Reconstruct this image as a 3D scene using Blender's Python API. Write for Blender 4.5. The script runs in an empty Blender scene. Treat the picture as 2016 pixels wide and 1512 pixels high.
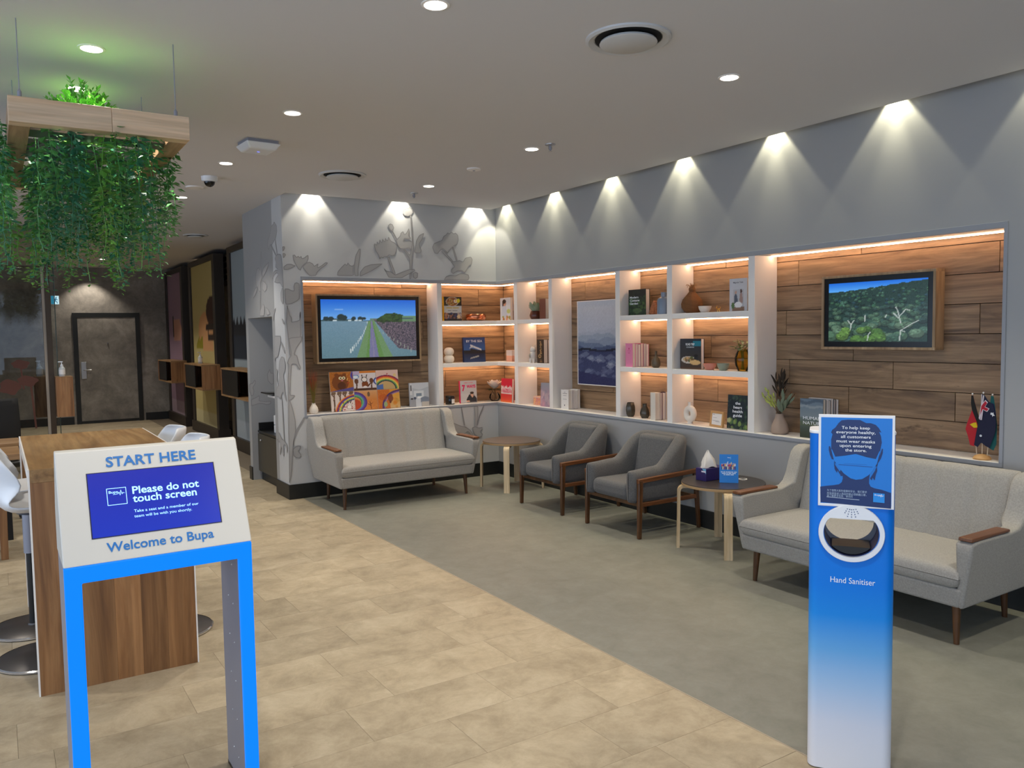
import bpy, bmesh, math, random
import numpy as np
from mathutils import Matrix, Vector

scene = bpy.context.scene
COL = scene.collection
PI = math.pi
random.seed(7)

# ---------------------------------------------------------------- camera, world, exposure
H = 2.767                                   # ceiling height
cam_data = bpy.data.cameras.new('camera')
cam_data.sensor_width = 36.0
cam_data.lens = 28.274
cam_data.clip_start = 0.05
cam = bpy.data.objects.new('camera', cam_data)
COL.objects.link(cam)
CAM = Vector((-4.4802, -7.2694, 1.5))
cam.matrix_world = Matrix(((0.841267, 0.046743, -0.538595, CAM.x),
                           (-0.540415, 0.045309, -0.840178, CAM.y),
                           (-0.014869, 0.997879, 0.063378, CAM.z),
                           (0, 0, 0, 1)))
scene.camera = cam

world = bpy.data.worlds.new('mall_daylight')
world.use_nodes = True
world.node_tree.nodes['Background'].inputs[0].default_value = (0.62, 0.77, 1.0, 1)
world.node_tree.nodes['Background'].inputs[1].default_value = 2.5   # cool light of the open shopfront
scene.world = world

scene.view_settings.view_transform = 'Standard'
scene.view_settings.look = 'None'
scene.view_settings.gamma = 1.0
scene.view_settings.use_curve_mapping = False
scene.view_settings.exposure = 0.0
scene.cycles.max_bounces = 8
scene.cycles.diffuse_bounces = 4
scene.cycles.glossy_bounces = 3
scene.cycles.transmission_bounces = 6
scene.cycles.transparent_max_bounces = 8
scene.cycles.caustics_reflective = False
scene.cycles.caustics_refractive = False
scene.cycles.sample_clamp_indirect = 4.0
scene.cycles.use_denoising = True

LAMP = (1.0, 0.93, 0.82)
DOWN_W = 64.0          # ceiling downlights and the added fill spots
WASH_W = 20.0          # wall washers in the ceiling slot
STRIP_E = 27.0         # LED strips in the shelving

def spot(name, loc, power, angle, blend, color=LAMP, radius=0.03, aim=(0, 0, -1)):
    d = bpy.data.lights.new(name, 'SPOT')
    d.energy = power; d.spot_size = math.radians(angle); d.spot_blend = blend
    d.color = color; d.shadow_soft_size = radius
    o = bpy.data.objects.new(name, d); COL.objects.link(o)
    o.location = loc
    o.rotation_euler = Vector(aim).to_track_quat('-Z', 'Y').to_euler()
    return o

# ---------------------------------------------------------------- helpers
def lin(c):
    return tuple(((x / 255) / 12.92 if x / 255 <= 0.04045 else ((x / 255 + 0.055) / 1.055) ** 2.4) for x in c)

def nlin(a):
    a = np.clip(np.asarray(a, float), 0, 255) / 255
    return np.where(a <= 0.04045, a / 12.92, ((a + 0.055) / 1.055) ** 2.4)

MATS = {}
def mat(name, rgb=(200, 200, 200), rough=0.5, metal=0.0, emit=None, estr=0.0, spec=0.5, sheen=0.0, coat=0.0, alpha=1.0):
    if name in MATS: return MATS[name]
    m = bpy.data.materials.new(name); m.use_nodes = True
    b = m.node_tree.nodes['Principled BSDF']
    b.inputs['Base Color'].default_value = (*lin(rgb), 1)
    b.inputs['Roughness'].default_value = rough
    b.inputs['Metallic'].default_value = metal
    b.inputs['Specular IOR Level'].default_value = spec
    b.inputs['Sheen Weight'].default_value = sheen
    b.inputs['Coat Weight'].default_value = coat
    b.inputs['Alpha'].default_value = alpha
    if emit is not None:
        b.inputs['Emission Color'].default_value = (*lin(emit), 1)
        b.inputs['Emission Strength'].default_value = estr
    MATS[name] = m
    return m

def N(m, t, **kw):
    n = m.node_tree.nodes.new(t)
    for k, v in kw.items():
        if k in n.inputs: n.inputs[k].default_value = v
        else: setattr(n, k, v)
    return n

def L(m, a, b): m.node_tree.links.new(a, b)

def ramp(m, stops):
    r = N(m, 'ShaderNodeValToRGB')
    e = r.color_ramp.elements
    while len(e) < len(stops): e.new(0.5)
    for el, (p, c) in zip(e, stops):
        el.position = p; el.color = (*lin(c), 1)
    return r

def mapped(m, scale, src='Object'):
    tc = N(m, 'ShaderNodeTexCoord'); mp = N(m, 'ShaderNodeMapping')
    mp.inputs['Scale'].default_value = scale
    L(m, tc.outputs[src], mp.inputs['Vector'])
    return mp

def bump(m, height, strength=0.2, dist=0.01):
    b = m.node_tree.nodes['Principled BSDF']
    bp = N(m, 'ShaderNodeBump'); bp.inputs['Strength'].default_value = strength; bp.inputs['Distance'].default_value = dist
    L(m, height, bp.inputs['Height']); L(m, bp.outputs[0], b.inputs['Normal'])

def wood(name, axis, dark, mid, light, scale=1.0, rough=0.45, vary=0.25, knots=True):
    """timber: stretched noise along axis, dark figure and knots, each piece its own tone"""
    m = mat(name, mid, rough)
    b = m.node_tree.nodes['Principled BSDF']
    oi = N(m, 'ShaderNodeObjectInfo')
    tc = N(m, 'ShaderNodeTexCoord')
    off = N(m, 'ShaderNodeVectorMath', operation='SCALE'); off.inputs[0].default_value = (13.1, 7.7, 5.3)
    L(m, oi.outputs['Random'], off.inputs['Scale'])
    add = N(m, 'ShaderNodeVectorMath', operation='ADD')
    L(m, tc.outputs['Object'], add.inputs[0]); L(m, off.outputs[0], add.inputs[1])
    s = [9.0, 9.0, 9.0]; s['xyz'.index(axis)] = 0.9
    mp = N(m, 'ShaderNodeMapping'); mp.inputs['Scale'].default_value = [k * scale for k in s]
    L(m, add.outputs[0], mp.inputs['Vector'])
    n1 = N(m, 'ShaderNodeTexNoise', Scale=1.4, Detail=6.0, Roughness=0.62, Distortion=1.3); L(m, mp.outputs[0], n1.inputs['Vector'])
    r1 = ramp(m, [(0.28, dark), (0.45, mid), (0.62, light), (0.8, mid)]); L(m, n1.outputs[0], r1.inputs[0])
    s2 = [60.0, 60.0, 60.0]; s2['xyz'.index(axis)] = 2.2
    mp2 = N(m, 'ShaderNodeMapping'); mp2.inputs['Scale'].default_value = [k * scale for k in s2]
    L(m, add.outputs[0], mp2.inputs['Vector'])
    n2 = N(m, 'ShaderNodeTexNoise', Scale=1.0, Detail=4.0, Roughness=0.6); L(m, mp2.outputs[0], n2.inputs['Vector'])
    mx = N(m, 'ShaderNodeMixRGB', blend_type='MULTIPLY'); mx.inputs[0].default_value = 0.5
    g = ramp(m, [(0.3, (150, 145, 140)), (0.7, (255, 255, 255))]); L(m, n2.outputs[0], g.inputs[0])
    L(m, r1.outputs[0], mx.inputs[1]); L(m, g.outputs[0], mx.inputs[2])
    last = mx.outputs[0]
    if knots:
        s3 = [5.0, 5.0, 5.0]; s3['xyz'.index(axis)] = 1.8
        mp3 = N(m, 'ShaderNodeMapping'); mp3.inputs['Scale'].default_value = s3
        L(m, add.outputs[0], mp3.inputs['Vector'])
        n3 = N(m, 'ShaderNodeTexNoise', Scale=1.1, Detail=5.0, Roughness=0.7); L(m, mp3.outputs[0], n3.inputs['Vector'])
        k = ramp(m, [(0.27, (95, 80, 70)), (0.36, (255, 255, 255))]); L(m, n3.outputs[0], k.inputs[0])
        mk = N(m, 'ShaderNodeMixRGB', blend_type='MULTIPLY'); mk.inputs[0].default_value = 0.8
        L(m, last, mk.inputs[1]); L(m, k.outputs[0], mk.inputs[2]); last = mk.outputs[0]
    hv = N(m, 'ShaderNodeHueSaturation')
    mr = N(m, 'ShaderNodeMapRange'); mr.inputs['To Min'].default_value = 1 - vary; mr.inputs['To Max'].default_value = 1 + vary * 0.7
    L(m, oi.outputs['Random'], mr.inputs['Value']); L(m, mr.outputs[0], hv.inputs['Value'])
    L(m, last, hv.inputs['Color']); L(m, hv.outputs[0], b.inputs['Base Color'])
    bump(m, n2.outputs[0], 0.12, 0.004)
    return m

def fabric(name, dark, light, scale=900):
    m = mat(name, light, 0.95, spec=0.15, sheen=0.15)
    b = m.node_tree.nodes['Principled BSDF']
    mp = mapped(m, (1, 1, 1))
    n = N(m, 'ShaderNodeTexNoise', Scale=scale / 1.6, Detail=2.0, Roughness=0.7); L(m, mp.outputs[0], n.inputs['Vector'])
    n2 = N(m, 'ShaderNodeTexNoise', Scale=140.0, Detail=3.0); L(m, mp.outputs[0], n2.inputs['Vector'])
    ad = N(m, 'ShaderNodeMath', operation='ADD'); L(m, n.outputs[0], ad.inputs[0]); L(m, n2.outputs[0], ad.inputs[1])
    hf = N(m, 'ShaderNodeMath', operation='MULTIPLY'); hf.inputs[1].default_value = 0.5; L(m, ad.outputs[0], hf.inputs[0])
    r = ramp(m, [(0.38, dark), (0.62, light)]); L(m, hf.outputs[0], r.inputs[0]); L(m, r.outputs[0], b.inputs['Base Color'])
    bump(m, n.outputs[0], 0.25, 0.002)
    return m

def stone(name, c1, c2, c3, scale=2.0, rough=0.5, vary=0.0, src='Object'):
    m = mat(name, c2, rough, spec=0.35)
    b = m.node_tree.nodes['Principled BSDF']
    oi = N(m, 'ShaderNodeObjectInfo')
    mp = mapped(m, (1, 1, 1), src)
    off = N(m, 'ShaderNodeVectorMath', operation='SCALE'); off.inputs[0].default_value = (17, 9, 3)
    L(m, oi.outputs['Random'], off.inputs['Scale'])
    add = N(m, 'ShaderNodeVectorMath', operation='ADD'); L(m, mp.outputs[0], add.inputs[0]); L(m, off.outputs[0], add.inputs[1])
    n = N(m, 'ShaderNodeTexNoise', Scale=scale, Detail=10.0, Roughness=0.74, Distortion=0.3); L(m, add.outputs[0], n.inputs['Vector'])
    r = ramp(m, [(0.32, c1), (0.5, c2), (0.68, c3)]); L(m, n.outputs[0], r.inputs[0])
    last = r.outputs[0]
    if vary:
        hv = N(m, 'ShaderNodeHueSaturation'); mr = N(m, 'ShaderNodeMapRange')
        mr.inputs['To Min'].default_value = 1 - vary; mr.inputs['To Max'].default_value = 1 + vary
        L(m, oi.outputs['Random'], mr.inputs['Value']); L(m, mr.outputs[0], hv.inputs['Value']); L(m, last, hv.inputs['Color']); last = hv.outputs[0]
    L(m, last, b.inputs['Base Color'])
    bump(m, n.outputs[0], 0.06, 0.01)
    return m

def attr_mat(name, emit=False, rough=0.45):
    m = mat(name, rough=rough)
    b = m.node_tree.nodes['Principled BSDF']
    a = N(m, 'ShaderNodeAttribute', attribute_name='Col')
    if emit:
        b.inputs['Base Color'].default_value = (0.01, 0.01, 0.01, 1); b.inputs['Roughness'].default_value = 0.25
        L(m, a.outputs['Color'], b.inputs['Emission Color']); b.inputs['Emission Strength'].default_value = 0.9
    else:
        L(m, a.outputs['Color'], b.inputs['Base Color'])
    return m

def glass(name, tint=(1, 1, 1), rough=0.0, mix=0.9):
    """thin architectural glass: mostly see-through, with a fresnel reflection"""
    m = bpy.data.materials.new(name); m.use_nodes = True
    nt = m.node_tree; nt.nodes.clear()
    out = nt.nodes.new('ShaderNodeOutputMaterial'); tr = nt.nodes.new('ShaderNodeBsdfTransparent'); gl = nt.nodes.new('ShaderNodeBsdfGlossy')
    tr.inputs[0].default_value = (*tint, 1); gl.inputs['Roughness'].default_value = rough
    fr = nt.nodes.new('ShaderNodeFresnel'); fr.inputs[0].default_value = 1.35
    mx = nt.nodes.new('ShaderNodeMixShader')
    nt.links.new(fr.outputs[0], mx.inputs[0]); nt.links.new(tr.outputs[0], mx.inputs[1]); nt.links.new(gl.outputs[0], mx.inputs[2])
    nt.links.new(mx.outputs[0], out.inputs[0])
    MATS[name] = m
    return m

WM = {}            # world matrix of each thing / part, kept by hand

class MB:
    """collects primitives and links them as ONE mesh object"""
    def __init__(s): s.v = []; s.f = []; s.c = []; s.col = None
    def _add(s, vs, fs):
        o = len(s.v); s.v += [tuple(p) for p in vs]; s.f += [tuple(i + o for i in f) for f in fs]
        s.c += [s.col] * len(fs)
        return s
    def box(s, x0, x1, y0, y1, z0, z1):
        x0, x1 = min(x0, x1), max(x0, x1); y0, y1 = min(y0, y1), max(y0, y1); z0, z1 = min(z0, z1), max(z0, z1)
        return s._add([(x0, y0, z0), (x1, y0, z0), (x1, y1, z0), (x0, y1, z0), (x0, y0, z1), (x1, y0, z1), (x1, y1, z1), (x0, y1, z1)],
                      [(0, 3, 2, 1), (4, 5, 6, 7), (0, 1, 5, 4), (1, 2, 6, 5), (2, 3, 7, 6), (3, 0, 4, 7)])
    def hexa(s, b, t):
        """bottom 4 points (ccw), top 4 points"""
        return s._add(list(b) + list(t), [(0, 3, 2, 1), (4, 5, 6, 7), (0, 1, 5, 4), (1, 2, 6, 5), (2, 3, 7, 6), (3, 0, 4, 7)])
    def prism(s, poly, axis, lo, hi):
        """poly: 2-D points in the two other axes (in xyz order)"""
        n = len(poly); k = 'xyz'.index(axis)
        def P(p, h):
            q = list(p); q.insert(k, h); return tuple(q)
        vs = [P(p, lo) for p in poly] + [P(p, hi) for p in poly]
        fs = [tuple(range(n))[::-1], tuple(range(n, 2 * n))] + [(i, (i + 1) % n, n + (i + 1) % n, n + i) for i in range(n)]
        return s._add(vs, fs)
    def lathe(s, prof, c=(0, 0, 0), n=24, capb=True, capt=True, sx=1.0, sy=1.0):
        vs = []; fs = []; m = len(prof)
        for r, z in prof:
            for k in range(n):
                a = 2 * PI * k / n; vs.append((c[0] + sx * r * math.cos(a), c[1] + sy * r * math.sin(a), c[2] + z))
        for i in range(m - 1):
            for k in range(n):
                k2 = (k + 1) % n; fs.append((i * n + k, i * n + k2, (i + 1) * n + k2, (i + 1) * n + k))
        if capb: fs.append(tuple(range(n))[::-1])
        if capt: fs.append(tuple(range((m - 1) * n, m * n)))
        return s._add(vs, fs)
    def tube(s, pts, r, n=8, caps=True):
        pts = [Vector(p) for p in pts]; rs = r if isinstance(r, (list, tuple)) else [r] * len(pts)
        vs = []; fs = []; up = None
        for i, p in enumerate(pts):
            d = (pts[min(i + 1, len(pts) - 1)] - pts[max(i - 1, 0)]).normalized()
            if up is None:
                up = d.orthogonal().normalized()
            up = (up - d * up.dot(d)).normalized(); w = d.cross(up)
            for k in range(n):
                a = 2 * PI * k / n; vs.append(p + rs[i] * (math.cos(a) * up + math.sin(a) * w))
        for i in range(len(pts) - 1):
            for k in range(n):
                k2 = (k + 1) % n; fs.append((i * n + k, i * n + k2, (i + 1) * n + k2, (i + 1) * n + k))
        if caps: fs += [tuple(range(n))[::-1], tuple(range((len(pts) - 1) * n, len(pts) * n))]
        return s._add(vs, fs)
    def ball(s, c, r, n=16, m=10, sx=1, sy=1, sz=1):
        prof = [(max(1e-4, r * math.sin(PI * i / m)), -r * math.cos(PI * i / m)) for i in range(m + 1)]
        o = len(s.v); s.lathe(prof, (0, 0, 0), n)
        for i in range(o, len(s.v)):
            x, y, z = s.v[i]; s.v[i] = (c[0] + x * sx, c[1] + y * sy, c[2] + z * sz)
        return s
    def grid(s, rows, close_u=False, close_v=False):
        """rows of points -> quads"""
        nu = len(rows); nv = len(rows[0]); vs = [p for r in rows for p in r]; fs = []
        for i in range(nu - (0 if close_u else 1)):
            for j in range(nv - (0 if close_v else 1)):
                a = i * nv + j; b = i * nv + (j + 1) % nv; i2 = (i + 1) % nu
                fs.append((a, b, i2 * nv + (j + 1) % nv, i2 * nv + j))
        return s._add(vs, fs)
    def flat(s, pts): return s._add(pts, [tuple(range(len(pts)))])
    def build(s, name, m, parent=None, bevel=0.0, seg=2, smooth=None, world=False, flip=False, subd=0):
        me = bpy.data.meshes.new(name)
        vs = s.v
        if world and parent is not None:
            inv = WM[parent.name].inverted(); vs = [tuple(inv @ Vector(p)) for p in vs]
        me.from_pydata(vs, [], s.f)
        if any(c is not None for c in s.c):
            at = me.color_attributes.new('Col', 'FLOAT_COLOR', 'CORNER')
            buf = []
            for p, c in zip(me.polygons, s.c):
                buf += [*lin(c or (128, 128, 128)), 1.0] * p.loop_total
            at.data.foreach_set('color', buf)
        bm = bmesh.new(); bm.from_mesh(me)
        if not (any(c is not None for c in s.c)): bmesh.ops.recalc_face_normals(bm, faces=bm.faces)
        bm.to_mesh(me); bm.free()
        me.materials.append(m if not isinstance(m, str) else MATS[m])
        if smooth is not None:
            me.polygons.foreach_set('use_smooth', [True] * len(me.polygons))
            if smooth > 0: me.set_sharp_from_angle(angle=math.radians(smooth))
        o = bpy.data.objects.new(name, me); COL.objects.link(o)
        if parent is not None: o.parent = parent; WM[o.name] = WM[parent.name]
        else: WM[o.name] = Matrix.Identity(4)
        if bevel:
            b = o.modifiers.new('bevel', 'BEVEL'); b.width = bevel; b.segments = seg; b.limit_method = 'ANGLE'; b.angle_limit = math.radians(40)
        if subd:
            b = o.modifiers.new('subsurf', 'SUBSURF'); b.levels = subd; b.render_levels = subd
        return o

def tag(o, label, cat=None, group=None, kind=None):
    if label: o['label'] = label
    if cat: o['category'] = cat
    if group: o['group'] = group
    if kind: o['kind'] = kind
    return o

def thing(name, label, cat, loc=(0, 0, 0), rz=0.0, group=None, rx=0.0):
    o = bpy.data.objects.new(name, None); COL.objects.link(o)
    o.empty_display_size = 0.1
    o.location = loc; o.rotation_euler = (rx, 0, rz)
    WM[o.name] = Matrix.Translation(loc) @ Matrix.Rotation(rz, 4, 'Z') @ Matrix.Rotation(rx, 4, 'X')
    return tag(o, label, cat, group)

def copy_thing(src, label, loc, rz=None):
    r = src.copy(); COL.objects.link(r); r.location = loc
    if rz is not None: r.rotation_euler = (0, 0, rz)
    r['label'] = label
    def rec(a, b):
        for ch in [c for c in a.children]:
            d = ch.copy(); COL.objects.link(d); d.parent = b; rec(ch, d)
    rec(src, r)
    WM[r.name] = Matrix.Translation(loc) @ Matrix.Rotation(r.rotation_euler.z, 4, 'Z')
    return r

def struct(o, label=None, cat=None):
    o['kind'] = 'structure'
    if label: o['label'] = label
    o['category'] = cat or o.name.split('_')[0]
    return o

# ---- flat print: layered polygons, pictures on a fine grid, lettering
class Print:
    """thin printed layers on a plane: origin O, unit axes U, V (metres); each layer 0.25 mm prouder than the last"""
    def __init__(s, O, U, V, step=0.0004):
        s.O = Vector(O); s.U = Vector(U).normalized(); s.V = Vector(V).normalized(); s.N = s.U.cross(s.V); s.k = 1; s.mb = MB(); s.step = step
    def pt(s, x, y, k=None): return tuple(s.O + s.U * x + s.V * y + s.N * (s.step * (s.k if k is None else k)))
    def poly(s, pts, col):
        s.mb.col = col; s.mb.flat([s.pt(*p) for p in pts]); s.k += 1; return s
    def rect(s, x0, y0, x1, y1, col): return s.poly([(x0, y0), (x1, y0), (x1, y1), (x0, y1)], col)
    def ell(s, cx, cy, rx, ry, col, n=20, a0=0, a1=2 * PI):
        return s.poly([(cx + rx * math.cos(a0 + (a1 - a0) * i / n), cy + ry * math.sin(a0 + (a1 - a0) * i / n)) for i in range(n + (0 if a1 - a0 > 6 else 1))], col)
    def build(s, name, parent, m='print', world=True):
        return s.mb.build(name, m, parent, world=world)

def picture(name, parent, O, U, V, w, h, nx, ny, func, m='print', world=True):
    """a flat picture as per-vertex colour on a fine grid; func(u, v) -> (ny, nx, 3) sRGB 0..255"""
    O = Vector(O); U = Vector(U).normalized(); V = Vector(V).normalized()
    us = np.linspace(0, 1, nx); vs = np.linspace(0, 1, ny); uu, vv = np.meshgrid(us, vs)
    img = func(uu, vv)
    P = (np.array(O)[None, None] + uu[..., None] * w * np.array(U) + vv[..., None] * h * np.array(V)).reshape(-1, 3)
    if world and parent is not None:
        inv = np.array(WM[parent.name].inverted()); P = P @ inv[:3, :3].T + inv[:3, 3]
    i, j = np.meshgrid(np.arange(ny - 1), np.arange(nx - 1), indexing='ij'); a = (i * nx + j).ravel()
    F = np.stack([a, a + 1, a + nx + 1, a + nx], 1)
    me = bpy.data.meshes.new(name)
    me.from_pydata(P.tolist(), [], F.tolist())
    at = me.color_attributes.new('Col', 'FLOAT_COLOR', 'POINT')
    c = np.ones((nx * ny, 4)); c[:, :3] = nlin(img).reshape(-1, 3)
    at.data.foreach_set('color', c.ravel())
    me.materials.append(MATS[m])
    o = bpy.data.objects.new(name, me); COL.objects.link(o)
    if parent is not None: o.parent = parent; WM[o.name] = WM[parent.name]
    return o

class Cv:
    """numpy paint box for pictures: x right, y up, both 0..1"""
    def __init__(s, u, v, bg): s.u, s.v = u, v; s.a = np.zeros(u.shape + (3,)) + np.array(bg, float)
    def put(s, mask, col, al=1.0):
        m = np.clip(mask.astype(float) * al, 0, 1)[..., None]; s.a = s.a * (1 - m) + np.array(col, float) * m; return s
    def rect(s, x0, y0, x1, y1, col, al=1.0): return s.put((s.u >= x0) & (s.u <= x1) & (s.v >= y0) & (s.v <= y1), col, al)
    def ell(s, cx, cy, rx, ry, col, al=1.0): return s.put(((s.u - cx) / rx) ** 2 + ((s.v - cy) / ry) ** 2 <= 1, col, al)
    def arc(s, cx, cy, r0, r1, col, asp=1.0, al=1.0):
        d = np.hypot((s.u - cx) * asp, s.v - cy); return s.put((d >= r0) & (d <= r1), col, al)
    def line(s, x0, y0, x1, y1, t, col, al=1.0):
        dx, dy = x1 - x0, y1 - y0; L2 = dx * dx + dy * dy + 1e-9
        k = np.clip(((s.u - x0) * dx + (s.v - y0) * dy) / L2, 0, 1)
        return s.put(np.hypot(s.u - x0 - k * dx, s.v - y0 - k * dy) <= t, col, al)
    def grad(s, mask, y0, c0, y1, c1):
        t = np.clip((s.v - y0) / (y1 - y0), 0, 1)[..., None]; c = np.array(c0, float) * (1 - t) + np.array(c1, float) * t
        m = mask.astype(float)[..., None]; s.a = s.a * (1 - m) + c * m; return s
    def noise(s, amt, seed=1, mask=None):
        r = np.random.RandomState(seed).randn(*s.u.shape)[..., None] * amt
        s.a = s.a + (r if mask is None else r * mask[..., None]); return s
    def blobs(s, n, box, r, cols, seed=1, asp=1.0, al=0.8):
        R = np.random.RandomState(seed)
        for k in range(n):
            x = R.uniform(box[0], box[2]); y = R.uniform(box[1], box[3]); q = R.uniform(*r)
            s.ell(x, y, q, q * asp * R.uniform(.7, 1.2), cols[R.randint(len(cols))], al)
        return s

def text_mesh(s, bold=0.0):
    cu = bpy.data.curves.new('txt', 'FONT'); cu.body = s; cu.size = 1.0; cu.offset = bold; cu.resolution_u = 3
    o = bpy.data.objects.new('txt', cu); COL.objects.link(o)
    bpy.context.view_layer.update()
    me = bpy.data.meshes.new_from_object(o.evaluated_get(bpy.context.evaluated_depsgraph_get()))
    v = np.array([p.co[:] for p in me.vertices]) if len(me.vertices) else np.zeros((0, 3)); f = [tuple(p.vertices) for p in me.polygons]
    bpy.data.objects.remove(o); bpy.data.curves.remove(cu); bpy.data.meshes.remove(me)
    return v, f

CAPH = 0.73
def lettering(name, parent, lines, O, U, V, m, world=True, lift=0.004, label=None):
    """lines: (text, x, baseline y, width, cap height, bold, align); one flat mesh"""
    O = Vector(O); U = Vector(U).normalized(); V = Vector(V).normalized(); Nn = U.cross(V)
    mb = MB()
    for ln in lines:
        s, x, y, w, ch = ln[:5]; bold = ln[5] if len(ln) > 5 else 0.0; al = ln[6] if len(ln) > 6 else 'l'
        v, f = text_mesh(s, bold)
        if not len(v): continue
        x0, x1 = v[:, 0].min(), v[:, 0].max(); sx = w / max(1e-6, x1 - x0); sy = ch / CAPH
        ox = x if al == 'l' else x - w / 2
        mb._add([O + U * (ox + (p[0] - x0) * sx) + V * (y + p[1] * sy) + Nn * lift for p in v], f)
    o = mb.build(name, m, parent, world=world)
    if label: o['label'] = label
    return o

# ---------------------------------------------------------------- materials
M_wall = mat('wall_paint', (200, 200, 200), 0.55, spec=0.3)
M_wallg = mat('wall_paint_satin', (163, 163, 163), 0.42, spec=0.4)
M_ceil = mat('ceiling_paint', (212, 211, 213), 0.9, spec=0.1)
M_white = mat('white_lacquer', (234, 230, 226), 0.4)
M_trim = mat('grey_trim', (150, 153, 160), 0.45)
M_base = mat('black_skirting', (30, 31, 30), 0.4)
M_black = mat('black_plastic', (14, 14, 15), 0.35)
M_dark = mat('dark_bronze', (48, 40, 33), 0.45)
M_kiosk = mat('kiosk_white', (212, 208, 199), 0.4)
M_plastic = mat('white_plastic', (228, 230, 234), 0.3)
M_metal = mat('brushed_metal', (190, 190, 192), 0.35, metal=1.0)
M_grey = mat('grey_metal', (150, 150, 160), 0.5, metal=0.3)
M_chrome = mat('chrome', (220, 220, 222), 0.12, metal=1.0)
M_void = mat('dark_void', (10, 10, 10), 0.9)
attr_mat('print', rough=0.4); attr_mat('matte_print', rough=0.85); attr_mat('screen', emit=True)
M_plankx = wood('oak_plank_x', 'x', (98, 76, 58), (140, 112, 84), (168, 138, 106), vary=0.10)
M_planky = wood('oak_plank_y', 'y', (98, 76, 58), (140, 112, 84), (168, 138, 106), vary=0.10)
M_tablex = wood('table_timber_x', 'x', (120, 88, 56), (160, 122, 82), (182, 144, 100), 0.7, 0.4, 0.05, False)
M_tabley = wood('table_timber_y', 'y', (122, 88, 50), (154, 116, 70), (174, 138, 90), 0.7, 0.4, 0.10, False)
M_tablez = wood('table_timber_z', 'z', (108, 72, 42), (142, 98, 58), (168, 122, 78), 0.7, 0.4, 0.22, False)
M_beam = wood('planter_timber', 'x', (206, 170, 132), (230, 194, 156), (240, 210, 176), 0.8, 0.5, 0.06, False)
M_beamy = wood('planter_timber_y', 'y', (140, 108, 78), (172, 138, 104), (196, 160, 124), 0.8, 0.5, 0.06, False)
M_birch = wood('birch', 'z', (196, 166, 122), (216, 188, 146), (228, 204, 166), 1.0, 0.4, 0.04, False)
M_walnut = wood('walnut', 'z', (60, 38, 22), (88, 57, 33), (110, 72, 42), 1.2, 0.35, 0.06, False)
M_walnuty = wood('walnut_y', 'y', (74, 42, 24), (112, 68, 38), (132, 84, 50), 1.2, 0.35, 0.06, False)
M_tvwood = wood('tv_surround', 'z', (146, 116, 84), (172, 142, 106), (190, 162, 126), 0.8, 0.45, 0.04, False)
M_deskw = wood('desk_timber', 'z', (112, 74, 44), (158, 110, 70), (180, 132, 88), 0.8, 0.45, 0.08, False)
M_sofa = fabric('sofa_fabric', (146, 143, 138), (168, 164, 158))
M_chair = fabric('armchair_fabric', (84, 84, 86), (106, 105, 105))
M_tile = stone('stone_tile', (150, 136, 112), (172, 157, 131), (190, 176, 150), 5.5, 0.45, 0.08)
M_carpet = stone('inlay_floor', (119, 119, 109), (128, 127, 117), (136, 135, 125), 7.0, 0.5, 0.0, 'Object')
M_slate = stone('dark_stone_wall', (106, 101, 96), (134, 128, 120), (164, 156, 146), 2.6, 0.55)
M_decal_o = mat('mural_outline', (146, 144, 144), 0.55)
M_decal = mat('mural_fill', (172, 170, 169), 0.55)
M_leaf = []
for i, c in enumerate([(70, 134, 66), (98, 158, 62), (50, 116, 84), (122, 178, 76)]):
    M_leaf.append(mat('leaf_%s' % 'abcd'[i], c, 0.45))
M_blue = mat('blue_letter', (34, 116, 190), 0.4)
M_wlet = mat('white_letter', (240, 244, 250), 0.4)
glass('clear_glass', (0.93, 0.95, 0.94))
glass('tinted_glass', (0.80, 0.82, 0.82))
M_strip = mat('led_strip', (255, 240, 220), 0.5, emit=(255, 205, 160), estr=STRIP_E)
M_lens = mat('downlight_lens', (255, 255, 255), 0.5, emit=(255, 246, 232), estr=6.0)

# ================================================================ the setting
# ---- floor: slab, stone-look tiles (each a tile), grey-green inlay along the seating
fl = MB().box(-9.5, 4.5, -9.6, 9.2, -0.12, -0.006).build('floor', mat('floor_slab', (120, 108, 92), 0.6))
struct(fl, 'stone-look tiled floor with a grey-green strip under the lounge seating')
tw, th = 0.61, 0.305
proto = None; far = MB(); ncount = 0
XL = -2.148
row = 0; y = -9.435
tile_mesh = {}
rows = []
while y < 8.8:
    off = [0.0, 0.36, 0.18, 0.5][row % 4] * tw
    xr = XL
    first = True
    while xr > -9.3:
        w = (tw - off) if (first and off > 0.01) else tw
        first = False
        rows.append((max(xr - w, -9.45), xr, y, min(y + th, 8.8)))
        xr -= w
    y += th; row += 1
vis = [r for r in rows if r[1] > -4.95 and r[2] > -5.7]
vis.sort(key=lambda r: (r[2] + 7.27) ** 2 + ((r[0] + r[1]) / 2 + 4.4) ** 2)
keep = set(vis[:298])
for r in rows:
    x0, x1, y0, y1 = r
    if r in keep:
        key = (round(x1 - x0, 4), round(y1 - y0, 4))
        if key not in tile_mesh:
            hx, hy = (x1 - x0) / 2 - 0.0002, (y1 - y0) / 2 - 0.0002; b = 0.0003
            me_o = MB().hexa([(-hx, -hy, -0.006), (hx, -hy, -0.006), (hx, hy, -0.006), (-hx, hy, -0.006)],
                             [(-hx + b, -hy + b, 0), (hx - b, -hy + b, 0), (hx - b, hy - b, 0), (-hx + b, hy - b, 0)]).build('tile', M_tile, fl)
            tile_mesh[key] = me_o; o = me_o
        else:
            o = tile_mesh[key].copy(); COL.objects.link(o); o.parent = fl
        o.location = ((x0 + x1) / 2, (y0 + y1) / 2, 0)
    else:
        far.box(x0 + 0.001, x1 - 0.001, y0 + 0.001, y1 - 0.001, -0.006, -0.0002)
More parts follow.
